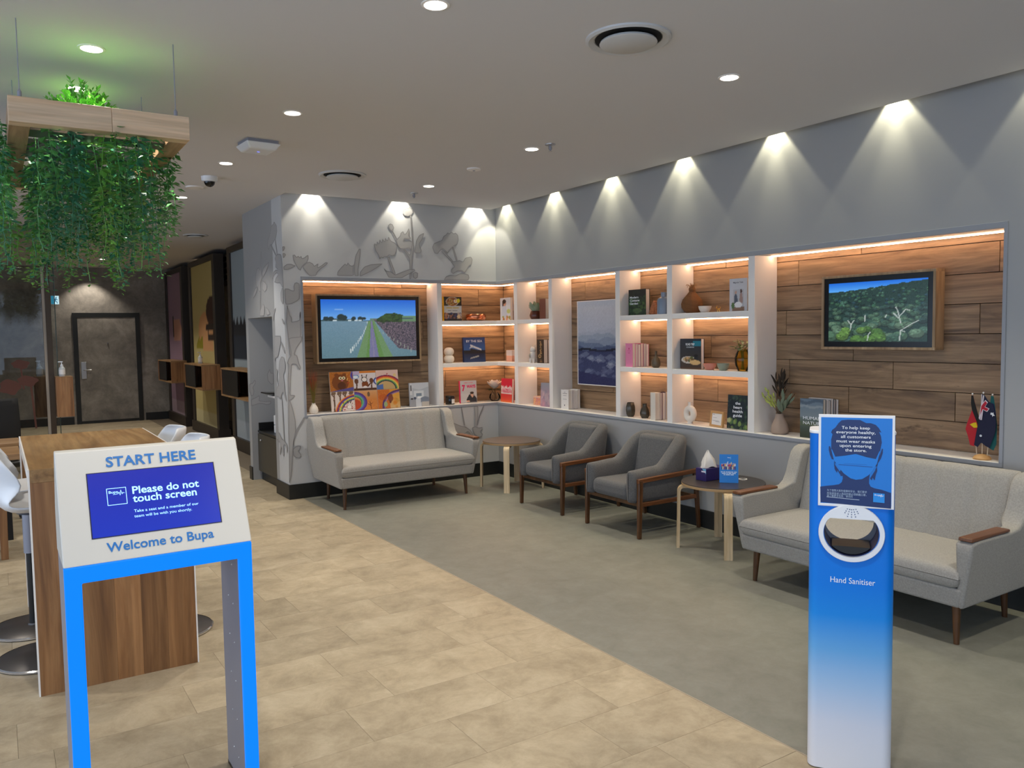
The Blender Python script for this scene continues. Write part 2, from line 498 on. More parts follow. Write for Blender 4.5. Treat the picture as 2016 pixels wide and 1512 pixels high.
far.build('outlying_tiles', M_tile, fl)['kind'] = 'stuff'
inlay = MB().box(-2.145, 0.02, -9.5, 0.02, -0.006, 0.0).build('floor_inlay', M_carpet, fl)
inlay['label'] = 'smooth grey-green floor strip under the seating'
tag(MB().box(-2.149, -2.143, -9.5, 0.0, -0.006, 0.0012).build('joint_strip', mat('joint', (176, 164, 146), 0.4, metal=0.4), fl), 'thin pale joint between tiles and grey-green strip')

# ---- ceiling with a wall-washer slot along both feature walls
SL = 0.13
c = MB().box(-9.5, -SL, -9.6, -SL, H, H + 0.06).box(-9.5, -2.26, -SL, 9.2, H, H + 0.06).box(-2.26, 4.5, 1.34, 9.2, H, H + 0.06)
c.box(-2.27, 0.3, 0.0, 0.3, H + 0.40, H + 0.46).box(-2.27, 0.3, -9.6, 0.0, H + 0.40, H + 0.46)
c.box(-2.26, -SL, -SL - 0.06, -SL, H + 0.06, H + 0.40).box(-SL - 0.06, -SL, -9.6, -SL, H + 0.06, H + 0.40).box(-2.32, -2.26, -SL, 0.3, H + 0.06, H + 0.46)
struct(c.build('ceiling', M_ceil), 'off-white plasterboard ceiling with round downlights and a lit slot along the feature walls')

# ---- right feature wall (x = 0) with a long shelving niche cut in it
ZT, ZB = 2.045, 0.745
w = MB().box(0, 0.3, -5.106, 0, -0.1, ZB).box(0, 0.3, -5.106, 0.0, ZT, H + 0.42).box(0, 0.3, -9.6, -5.106, -0.1, H + 0.42)
struct(w.build('wall_right', M_wallg), 'pale grey right wall with the long lit niche')
w = MB().box(-2.26, 0.3, 0, 0.3, -0.1, ZB).box(-2.26, 0.3, 0, 0.3, ZT, H + 0.42).box(-2.26, -2.10, 0, 0.3, ZB, ZT)
struct(w.build('wall_back', M_wall), 'pale grey wall behind the far sofa, with flower mural and lit niche')
# ---- return wall (x = -2.26) with an alcove
w = MB().box(-2.26, -1.9, 0.3, 0.39, -0.1, H).box(-2.26, -1.9, 1.25, 1.34, -0.1, H).box(-2.26, -1.9, 0.39, 1.25, 1.69, H).box(-1.9, -1.8, 0.3, 1.34, -0.1, H)
struct(w.build('wall_corner', M_wallg), 'pale grey side of the corner pier, with flower mural and an alcove')
# ---- rear wall, left side, corridor
w = MB().box(-9.5, 4.5, 8.8, 9.0, -0.1, H)
struct(w.build('wall_rear', M_slate), 'dark mottled stone-look wall at the far end')
struct(MB().box(-3.4, 0.3, -9.7, -9.6, -0.1, H + 0.42).build('wall_front_blocker', M_wall), 'unseen wall added behind the viewpoint to cut light from the front right')  # unseen wall, added to block ambient light on the right side
struct(MB().box(-9.5, -9.3, 1.5, 8.8, -0.1, H).build('wall_left', mat('meeting_wall', (92, 92, 94), 0.7)), 'grey wall far left')
struct(MB().box(-1.30, -1.2, 1.34, 8.8, -0.1, H).build('wall_corridor', mat('corridor_paint', (206, 196, 176), 0.6)), 'cream wall seen through the gaps between the tall screens')

# ---- skirtings
bh = 0.137
def base(name, *bx):
    b = MB()
    for q in bx: b.box(*q)
    return struct(b.build(name, M_base, bevel=0.002), 'black skirting board', 'baseboard')
base('baseboard_right', (-0.012, 0.0, -9.5, -0.012, 0, bh))
base('baseboard_back', (-2.272, 0.0, -0.012, 0.0, 0, bh))
base('baseboard_corner', (-2.272, -2.26, 0.0, 0.39, 0, bh), (-2.272, -2.26, 1.25, 1.352, 0, bh), (-2.272, -1.8, 1.34, 1.352, 0, bh))
base('baseboard_rear', (-9.3, -3.36, 8.786, 8.8, 0, bh), (-2.20, -1.3, 8.786, 8.8, 0, bh))
base('baseboard_corridor', (-1.312, -1.30, 1.4, 8.786, 0, bh))

# ---- mural: flat flower silhouettes on the two walls
MURAL_BACK=[[(-2168,2235),(-2148,2240),(-2131,2219),(-2116,2231),(-2101,2217),(-2089,2232),(-2079,2209),(-2056,2219),(-2037,2237),(-2021,2241),(-2019,2209),(-2035,2171),(-2058,2156),(-2081,2133),(-2098,2096),(-2120,2110),(-2141,2146),(-2162,2189)],[(-2255,2128),(-2222,2153),(-2185,2156),(-2141,2139),(-2179,2116),(-2217,2100),(-2253,2099)],[(-2081,2133),(-2043,2171),(-2012,2180),(-1982,2166),(-1967,2144),(-1944,2160),(-1928,2168),(-1937,2130),(-1906,2146),(-1859,2182),(-1835,2178),(-1852,2155),(-1899,2124),(-1939,2086),(-1955,2053),(-2016,2051),(-2053,2090)],[(-1753,2058),(-1744,2099),(-1711,2137),(-1670,2176),(-1654,2162),(-1641,2189),(-1622,2163),(-1598,2156),(-1582,2172),(-1588,2111),(-1585,2062)],[(-1582,2111),(-1577,2179),(-1563,2256),(-1529,2318),(-1509,2322),(-1515,2258),(-1528,2181),(-1540,2112),(-1536,2063),(-1577,2062)],[(-1528,2064),(-1519,2105),(-1477,2152),(-1410,2177),(-1285,2189),(-1328,2157),(-1395,2116),(-1462,2084),(-1512,2060)],[(-1375,2363),(-1363,2379),(-1347,2364),(-1341,2400),(-1322,2376),(-1312,2420),(-1291,2390),(-1283,2429),(-1262,2399),(-1253,2438),(-1233,2411),(-1219,2452),(-1194,2410),(-1152,2394),(-1127,2367),(-1137,2319),(-1155,2272),(-1190,2263),(-1215,2273),(-1241,2250),(-1266,2255),(-1283,2239),(-1300,2248),(-1317,2227),(-1333,2273),(-1357,2302)],[(-1241,2253),(-1215,2257),(-1151,2092),(-1177,2084)],[(-1224,2556),(-1198,2578),(-1173,2570),(-1157,2537),(-1175,2508),(-1200,2511)],[(-1187,2508),(-1175,2512),(-1126,2429),(-1138,2421)],[(-1143,2421),(-1099,2462),(-1089,2494),(-1063,2511),(-1047,2480),(-1029,2497),(-1001,2545),(-994,2514),(-1003,2475),(-978,2444),(-1013,2435),(-1048,2441),(-1066,2409),(-996,2420),(-958,2414),(-954,2359),(-964,2311),(-998,2349),(-1050,2339),(-1102,2337),(-1127,2375)],[(-986,2672),(-972,2673),(-960,2516),(-957,2422),(-948,2359),(-968,2279),(-976,2152),(-988,2046),(-1009,2045),(-1002,2167),(-1004,2246),(-1068,2335),(-1047,2339),(-996,2278),(-970,2390),(-976,2515)],[(-1067,2690),(-1049,2730),(-1037,2722),(-1022,2748),(-1005,2737),(-988,2750),(-974,2736),(-956,2745),(-950,2698),(-972,2673),(-1007,2658),(-1042,2661)],[(-936,2360),(-926,2423),(-889,2481),(-835,2507),(-851,2451),(-891,2393),(-866,2331),(-884,2301),(-946,2304)],[(-1278,2143),(-1253,2120),(-1202,2114),(-1160,2084),(-1073,2118),(-1003,2144),(-950,2145),(-942,2125),(-986,2104),(-1039,2079),(-1092,2051),(-1229,2054),(-1245,2082)],[(-969,2105),(-942,2118),(-911,2107),(-917,2062),(-944,2047),(-966,2065)],[(-749,2368),(-729,2409),(-684,2427),(-638,2445),(-618,2487),(-590,2501),(-571,2525),(-549,2515),(-525,2537),(-503,2517),(-478,2527),(-451,2504),(-446,2455),(-462,2405),(-510,2387),(-548,2352),(-576,2311),(-621,2357),(-658,2340),(-686,2306),(-723,2308)],[(-649,2332),(-627,2349),(-513,2240),(-528,2223)],[(-525,2378),(-506,2382),(-460,2250),(-483,2241)],[(-541,2231),(-485,2241),(-438,2251),(-400,2236),(-371,2278),(-304,2292),(-285,2264),(-296,2214),(-335,2188),(-354,2155),(-384,2121),(-412,2145),(-459,2143),(-516,2109),(-538,2125),(-533,2158),(-499,2183)],[(-628,2041),(-600,2082),(-553,2097),(-488,2093),(-440,2116),(-384,2118),(-336,2106),(-327,2073),(-343,2046),(-573,2047)],[(-2260,2309),(-2239,2310),(-2236,2293),(-2246,2273),(-2260,2263)],[(-2259,2249),(-2239,2248),(-2230,2236),(-2243,2211),(-2258,2203)],[(-2254,1931),(-2220,1931),(-2191,1917),(-2167,1913),(-2170,1952),(-2159,1983),(-2139,1989),(-2112,1977),(-2116,1840),(-2140,1820),(-2195,1791),(-2250,1786)],[(-2235,1786),(-2222,1737),(-2213,1698),(-2197,1669),(-2196,1630),(-2171,1635),(-2146,1639),(-2125,1649),(-2118,1718),(-2112,1728),(-2115,1492),(-2147,1433),(-2179,1395),(-2211,1325),(-2225,1325),(-2232,1435),(-2242,1572),(-2250,1630),(-2243,1698)],[(-2232,1479),(-2202,1489),(-2150,1493),(-2103,1497),(-2110,1457),(-2164,1387),(-2181,1336),(-2156,1321),(-2142,1254),(-2126,1213),(-2134,1188),(-2149,1203),(-2169,1240),(-2199,1244),(-2210,1241),(-2224,1105),(-2231,963),(-2193,961),(-2188,952),(-2220,922),(-2236,917),(-2212,840),(-2190,726),(-2191,623),(-2212,543),(-2226,411),(-2242,238),(-2260,158),(-2268,158),(-2263,394),(-2261,598),(-2250,944),(-2248,1106),(-2240,1242),(-2250,1258),(-2239,1293),(-2212,1332),(-2224,1418)],[(-2108,761),(-2106,730),(-2167,642),(-2212,533),(-2221,492),(-2217,554),(-2186,643)],[(-2225,462),(-2203,486),(-2177,494),(-2149,491),(-2152,466),(-2174,442),(-2149,414),(-2149,388),(-2171,377),(-2201,383),(-2221,405)],[(-458,741),(-446,742),(-410,551),(-425,546)],[(-303,742),(-250,741),(-252,646),(-270,528),(-300,517),(-290,635)],[(-189,741),(-173,743),(-237,618),(-262,540),(-277,541),(-245,632)],[(-331,519),(-292,529),(-247,513),(-204,516),(-204,489),(-232,471),(-199,442),(-211,414),(-249,409),(-294,436),(-316,471)],[(-598,552),(-575,603),(-553,614),(-560,595),(-517,572),(-458,548),(-398,531),(-354,501),(-324,459),(-310,424),(-340,434),(-377,483),(-430,454),(-489,472),(-578,486)]]
MURAL_SIDE=[[(245,2542),(226,2557),(210,2555),(178,2534),(141,2510),(137,2456),(176,2407),(229,2383),(301,2356),(371,2353),(411,2316),(444,2334),(463,2382),(434,2419),(377,2448),(345,2490),(316,2526)],[(354,2351),(312,2349),(177,2250),(195,2237)],[(211,2396),(191,2396),(143,2252),(167,2249)],[(194,2247),(126,2255),(45,2243),(23,2212),(4,2114),(1,2027),(-2,1940),(30,1942),(90,1984),(190,1990),(273,2005),(218,2041),(148,2066),(179,2083),(248,2073),(339,2029),(317,2068),(278,2105),(209,2115),(143,2110),(223,2141),(201,2188),(231,2220)],[(683,2326),(661,2324),(665,2226),(689,2124),(659,2070),(698,2052),(741,2013),(731,1939),(788,1942),(834,1976),(896,2011),(904,2097),(856,2168),(777,2183),(735,2148)],[(672,2113),(629,2161),(534,2185),(424,2206),(438,2177),(523,2123),(640,2069)],[(672,2050),(572,2023),(511,1989),(526,1949),(602,1930),(673,1957)],[(858,1998),(851,1966),(927,1917),(1019,1883),(1004,1942),(939,1981)],[(769,1941),(739,1939),(761,1761),(784,1762)],[(799,1701),(772,1762),(671,1821),(618,1798),(624,1746),(648,1700)],[(582,1787),(494,1763),(436,1710),(556,1703)],[(343,1698),(321,1737),(249,1770),(258,1745),(307,1707),(333,1637)],[(84,1896),(30,1942),(-1,1931),(7,1795),(30,1792),(82,1828)],[(67,1666),(23,1645),(-11,1606),(39,1616)],[(324,1506),(125,1505),(121,1449),(173,1377),(234,1304),(305,1298),(316,1261),(343,1302)],[(113,1459),(19,1389),(-2,1339),(24,1348),(101,1408)],[(185,1274),(111,1317),(45,1308),(1,1248),(15,1187),(80,1144),(52,1084),(44,1003),(-2,904),(21,912),(113,989),(190,912),(241,930),(346,934),(302,1010),(233,1055),(202,1119),(220,1180)],[(281,1199),(248,1179),(271,1127),(244,1055),(212,1025),(292,1094),(321,1156)],[(153,935),(136,936),(112,690),(99,495),(116,493),(146,687)],[(295,601),(244,584),(196,547),(112,535),(31,508),(18,473),(40,420),(66,489),(133,497),(134,387),(169,389),(204,473),(249,384),(272,392),(236,501),(357,520),(285,533)]]
MURAL_ALCOVE=[[(-2269,1010),(-2235,1019),(-2217,1051),(-2202,1041),(-2207,1007),(-2231,973),(-2221,938),(-2228,891),(-2257,881),(-2272,940)],[(-2258,847),(-2206,867),(-2171,888),(-2166,865),(-2173,830),(-2104,820),(-2051,823),(-2052,788),(-2093,778),(-2162,800),(-2260,777)],[(-2082,1106),(-2051,1163),(-2041,1116),(-2012,1115),(-2014,998),(-2045,993),(-2079,1036)]]

def inset(poly, d):
    n = len(poly); out = []
    A = sum(poly[i][0] * poly[(i + 1) % n][1] - poly[(i + 1) % n][0] * poly[i][1] for i in range(n))
    s = 1 if A > 0 else -1
    for i in range(n):
        p0, p1, p2 = Vector(poly[i - 1]), Vector(poly[i]), Vector(poly[(i + 1) % n])
        e1 = (p1 - p0).normalized(); e2 = (p2 - p1).normalized()
        nn = Vector((-e1.y - e2.y, e1.x + e2.x)) * s
        if nn.length < 1e-4: nn = Vector((-e1.y, e1.x)) * s
        nn.normalize(); out.append(tuple(p1 + nn * d))
    return out
def chaikin(p):
    q = []
    for i in range(len(p)):
        a, b = p[i], p[(i + 1) % len(p)]
        q.append((0.88 * a[0] + 0.12 * b[0], 0.88 * a[1] + 0.12 * b[1])); q.append((0.12 * a[0] + 0.88 * b[0], 0.12 * a[1] + 0.88 * b[1]))
    return q
from mathutils.geometry import tessellate_polygon
def mural(name, label, polys, place):
    t = thing(name, label, 'mural', place(polys[0][0][0] / 1000, 0.0, 0))
    for k, p in enumerate(polys):
        p = chaikin([(a / 1000, b / 1000) for a, b in p])
        d0 = 0.0008 + 0.00025 * k
        tri = tessellate_polygon([[Vector((a, b, 0)) for a, b in p]])
        o = MB()._add([place(a, b, d0) for a, b in p], [tuple(q) for q in tri]).build('flower_silhouette', M_decal, t, world=True)
        n = len(p); q = inset(p, 0.0075); ol = MB()
        for i in range(n):
            i2 = (i + 1) % n
            ol.flat([place(*p[i], d0 + 0.00012), place(*p[i2], d0 + 0.00012), place(*q[i2], d0 + 0.00012), place(*q[i], d0 + 0.00012)])
        ol.build('outline', M_decal_o, o, world=True)
    return t
mural('flower_mural', 'grey flower silhouettes printed on the wall around the left television niche', MURAL_BACK, lambda a, z, d: (a, -d, z))
mural('flower_mural', 'grey flower silhouettes printed on the side of the corner pier around the alcove', MURAL_SIDE, lambda a, z, d: (-2.26 - d, a, z))
mural('flower_mural', 'grey flower silhouettes printed inside the alcove', MURAL_ALCOVE, lambda a, z, d: (a, 1.25 - d, z))

# ---- built-in shelving niche round the corner
D = 0.235
sh = thing('shelving_niche', 'white built-in shelving niche lined with oak planks and lit by warm strips, round the corner', 'shelving', (0, 0, 0.745))
def part(name, m, *bx, bevel=0.0015, label=None):
    b = MB()
    for q in bx: b.box(*q)
    o = b.build(name, m, sh, world=True, bevel=bevel)
    if label: o['label'] = label
    return o
part('frame', M_trim, (-0.008, 0.004, -5.106, -0.008, 2.012, 2.045), (-0.008, 0.004, -5.106, -0.008, 0.745, 0.768), (-0.008, 0.004, -5.106, -5.087, 0.768, 2.012),
     (-2.10, -0.008, -0.008, 0.004, 2.012, 2.045), (-2.10, -0.008, -0.008, 0.004, 0.745, 0.768), (-2.10, -2.082, -0.008, 0.004, 0.768, 2.012), label='grey-white frame around the niche')
part('ledge', M_white, (-0.004, 0.27, -5.10, 0.27, 0.75, 0.77), (-2.09, 0.0, -0.004, 0.27, 0.75, 0.77))
part('niche_top', M_white, (0.0, 0.27, -5.10, 0.27, 2.014, 2.04), (-2.09, 0.0, 0.0, 0.27, 2.014, 2.04))
part('backing_board', M_void, (0.253, 0.275, -5.10, 0.27, 0.75, 2.04), (-2.09, 0.27, 0.253, 0.275, 0.75, 2.04))
for a, b in ((-0.398, -0.335), (-1.004, -0.949), (-1.994, -1.936), (-2.621, -2.564), (-3.437, -3.380), (-5.106, -5.088)):
    part('post', M_white, (0.0, D, a, b, 0.77, 2.014))
for a, b in ((-2.10, -2.082), (-0.702, -0.650)):
    part('post', M_white, (a, b, 0.0, D, 0.77, 2.014))
for z0, z1 in ((1.158, 1.198), (1.592, 1.632)):
    part('shelf', M_white, (-0.650, D, 0.002, D, z0, z1), (0.002, D, -0.335, 0.002, z0, z1))
    for a, b in ((-0.949, -0.398), (-2.564, -1.994), (-3.380, -2.621)):
        part('shelf', M_white, (0.002, D, a, b, z0, z1))
# oak planks, one object each, run behind the posts
ph = 0.1715
rr = random.Random(3)
def plank(axis, a, b, z0, z1):
    hx = (b - a) / 2 - 0.0008; hz = (z1 - z0) / 2 - 0.0008; e = 0.0016
    if axis == 'y':
        o = MB().hexa([(0.012, -hx, -hz), (0.012, hx, -hz), (0.012, hx, hz), (0.012, -hx, hz)], [(0, -hx + e, -hz + e), (0, hx - e, -hz + e), (0, hx - e, hz - e), (0, -hx + e, hz - e)]).build('plank', M_planky, sh)
        o.location = Vector((D, (a + b) / 2, (z0 + z1) / 2 - 0.745))
    else:
        o = MB().hexa([(-hx, 0.012, -hz), (hx, 0.012, -hz), (hx, 0.012, hz), (-hx, 0.012, hz)], [(-hx + e, 0, -hz + e), (hx - e, 0, -hz + e), (hx - e, 0, hz - e), (-hx + e, 0, hz - e)]).build('plank', M_plankx, sh)
        o.location = Vector(((a + b) / 2, D, (z0 + z1) / 2 - 0.745))
z = 0.77; k = 0
cuts = {0: (-4.35,), 1: (-4.72, -4.02), 2: (-4.33, -3.55), 3: (-4.05,), 4: (-4.85, -3.52), 5: (-4.44,), 6: (-4.95, -3.62), 7: (-4.10,)}
while z < 2.01:
    z1 = min(z + ph, 2.014)
    ys = [-5.088] + sorted(set(cuts.get(k, ())))
    q = ys[-1] + 1.24 - 0.1 * (k % 3)
    while q < 0.1: ys.append(q); q += 1.16 + 0.1 * (k % 2)
    ys.append(D)
    for a, b in zip(ys, ys[1:]): plank('y', a, b, z, z1)
    xs = [-2.082]; q = -2.082 + (0.95, 0.38, 1.2, 0.6, 1.33, 0.25, 0.8, 1.1)[k]
    while q < 0.15: xs.append(q); q += 1.2
    xs.append(D)
    for a, b in zip(xs, xs[1:]): plank('x', a, b, z, z1)
    z = z1; k += 1
# LED strips tucked under the top and under every shelf, near the planks
def strip(x0, x1, y0, y1, zz):
    o = MB().box(x0, x1, y0, y1, zz - 0.006, zz).build('light_strip', M_strip, sh, world=True); o['label'] = 'glowing warm white LED strip'
SX0, SX1 = 0.168, 0.180
for zz in (2.0135, 1.5915, 1.1575):
    strip(-0.648, 0.165, SX0, SX1, zz); strip(SX0, SX1, -0.333, 0.16, zz)
    strip(SX0, SX1, -0.947, -0.400, zz); strip(SX0, SX1, -2.562, -1.996, zz); strip(SX0, SX1, -3.378, -2.623, zz)
strip(-2.08, -0.704, SX0, SX1, 2.0135); strip(SX0, SX1, -1.934, -1.006, 2.0135); strip(SX0, SX1, -5.086, -3.439, 2.0135)

# ---- ceiling lamps: seen downlights, added spots without fittings, and wall washers hidden in the slot
def downlight(x, y, label, lamp=True, r=0.045, power=DOWN_W):
    t = thing('downlight', label, 'ceiling light', (x, y, H), 0, 'round recessed downlights')
    MB().lathe([(r, -0.004), (r + 0.010, -0.003), (r + 0.011, 0.0), (r, 0.0)], n=28).build('trim_ring', M_white, t, smooth=30)
    MB().lathe([(0.001, -0.0052), (r - 0.001, -0.0050), (r, -0.003)], n=28, capb=True, capt=False).build('lens', M_lens, t, smooth=40)
    if lamp: spot('downlight_lamp', (x, y, H - 0.02), power, 108, 0.6, radius=0.04)
    return t
for x, y, s in ((-2.991, -4.44, 'bright round downlight cut by the top edge of the photo, above the waiting area'),
                (-4.065, -3.262, 'bright round downlight above the front half of the hanging planter'),
                (-4.069, -2.595, 'bright round downlight just behind the leafy crown of the hanging planter'),
                (-2.996, -2.686, 'round downlight between the hanging planter and the ceiling wireless box'),
                (-3.001, -1.143, 'round downlight between the wireless box and the dome camera'),
                (-1.31, -4.392, 'round downlight right of the large air vent, nearest the right wall'),
                (-1.297, -2.602, 'round downlight beside the front sprinkler head'),
                (-1.291, -1.02, 'round downlight beside the rear sprinkler head, in front of the corner'),
                (-3.0, 0.511, 'small round downlight beyond the dome camera, at the right edge of the vines'),
                (-3.003, 3.922, 'small round downlight seen through the vines, above the walkway'),
                (-2.992, 7.067, 'smallest farthest round downlight, in front of the dark rear wall')):
    downlight(x, y, s, power=DOWN_W)
for x, y in ((-2.995, 2.2), (-2.995, 5.5), (-4.6, 6.6), (-4.6, 1.6), (-2.99, -6.2), (-1.31, -6.2), (-4.07, -5.2), (-4.9, -1.2), (-5.2, -3.0)):  # spots without fittings: unseen rows of the grid, plus extras added to brighten the rear
    spot('downlight_lamp', (x, y, H - 0.02), DOWN_W, 108, 0.6, radius=0.04)
for y in (-0.224, -1.07, -1.905, -2.756, -3.614, -4.472, -5.33, -6.19, -7.05):
    spot('wall_washer', (-0.055, y, H + 0.145), WASH_W, 78, 0.22, (1.0, 0.94, 0.66), 0.012)
    spot('wall_washer', (-0.055, y, H + 0.145), WASH_W * 0.8, 42, 1.0, (1.0, 0.94, 0.66), 0.012)
for x in (-1.98, -1.091, -0.244):
    spot('wall_washer', (x, -0.055, H + 0.145), WASH_W, 78, 0.22, (1.0, 0.94, 0.78), 0.012)
    spot('wall_washer', (x, -0.055, H + 0.145), WASH_W * 0.8, 42, 1.0, (1.0, 0.94, 0.78), 0.012)
spot('door_washer', (-3.05, 8.5, H - 0.01), 50, 100, 0.5, (1.0, 0.92, 0.8), 0.02)
spot('corridor_lamp', (-1.52, 3.6, H - 0.02), 30, 140, 0.8, (1.0, 0.9, 0.75), 0.04)
spot('corridor_lamp', (-1.52, 6.6, H - 0.02), 30, 140, 0.8, (1.0, 0.9, 0.75), 0.04)

# ---- ceiling fittings
def vent(x, y, r, label):
    t = thing('air_vent', label, 'air vent', (x, y, H), 0, 'round ceiling air vents')
    MB().lathe([(r, 0.0), (r, -0.008), (r - 0.012, -0.014), (r - 0.036, -0.004), (r - 0.04, 0.03)], n=48, capb=False, capt=False).build('outer_ring', M_wall, t, smooth=35)
    MB().lathe([(0.001, -0.003), (r - 0.04, -0.003)], n=48, capb=False, capt=False).build('dark_throat', M_void, t)
    MB().lathe([(0.001, -0.026), (r - 0.066, -0.026), (r - 0.060, -0.022), (r - 0.064, -0.014), (0.001, -0.012)], n=48).build('centre_disc', M_wall, t, smooth=35)
vent(-2.106, -4.542, 0.185, 'large round white air vent with a dark ring gap, nearest in the ceiling')
vent(-2.108, -1.132, 0.185, 'round white air vent in the ceiling left of the lit corner')
vent(-2.325, 3.307, 0.15, 'distant round air vent above the tall screens')
def sprinkler(x, y, label):
    t = thing('sprinkler_head', label, 'sprinkler', (x, y, H), 0, 'ceiling sprinklers')
    MB().lathe([(0.038, 0.0), (0.036, -0.006), (0.012, -0.010)], n=20).build('cover_plate', M_metal, t, smooth=35)
    MB().lathe([(0.008, -0.010), (0.007, -0.040)], n=10).tube([(-0.012, 0, -0.014), (-0.014, 0, -0.03), (0, 0, -0.045)], 0.002, 6).tube([(0.012, 0, -0.014), (0.014, 0, -0.03), (0, 0, -0.045)], 0.002, 6).build('nozzle', M_grey, t, smooth=35)
    MB().lathe([(0.014, -0.046), (0.014, -0.048)], n=14).build('deflector', M_metal, t)
sprinkler(-1.264, -2.774, 'sprinkler head hanging right beside a downlight, front one')
sprinkler(-1.25, -0.647, 'small sprinkler head near the lit corner, rear one')
t = thing('smoke_detector', 'flat white ceiling detector disc between the two sprinkler heads', 'detector', (-1.313, -1.831, H))
MB().lathe([(0.055, 0.0), (0.053, -0.010), (0.042, -0.014), (0.001, -0.015)], n=28, capt=False).build('disc', M_white, t, smooth=35)
MB().lathe([(0.010, -0.015), (0.009, -0.019)], n=12).build('sensor_eye', M_grey, t)
t = thing('wireless_box', 'white square wireless access box fixed to the ceiling', 'wireless box', (-2.973, -1.89, H), math.radians(4))
MB().box(-0.10, 0.10, -0.10, 0.10, -0.02, 0.0).build('mounting_plate', M_grey, t)
MB().hexa([(-0.085, -0.085, -0.062), (0.085, -0.085, -0.062), (0.085, 0.085, -0.062), (-0.085, 0.085, -0.062)], [(-0.115, -0.115, -0.02), (0.115, -0.115, -0.02), (0.115, 0.115, -0.02), (-0.115, 0.115, -0.02)]).build('housing', M_plastic, t, bevel=0.01, seg=3)
MB().box(-0.008, 0.008, -0.002, 0.004, -0.0635, -0.0618).build('status_light', mat('blue_led', (90, 110, 255), 0.5, emit=(110, 120, 255), estr=2.0), t)
t = thing('dome_camera', 'white dome security camera with black glass bubble under the ceiling', 'camera', (-2.993, -0.563, H))
MB().lathe([(0.062, 0.0), (0.060, -0.028), (0.052, -0.038)], n=28).build('camera_body', M_plastic, t, smooth=35)
MB().ball((0, 0, -0.038), 0.042, 24, 14).build('dome', mat('black_glass', (10, 10, 12), 0.08), t, smooth=0)
MB().lathe([(0.045, -0.037), (0.043, -0.042)], n=24).build('dome_collar', M_grey, t)
t = thing('flush_speaker', 'flat white ceiling disc just beyond the dome camera', 'speaker', (-3.003, -0.057, H))
MB().lathe([(0.075, 0.0), (0.072, -0.010), (0.001, -0.012)], n=28, capt=False).build('cover', M_white, t, smooth=35)

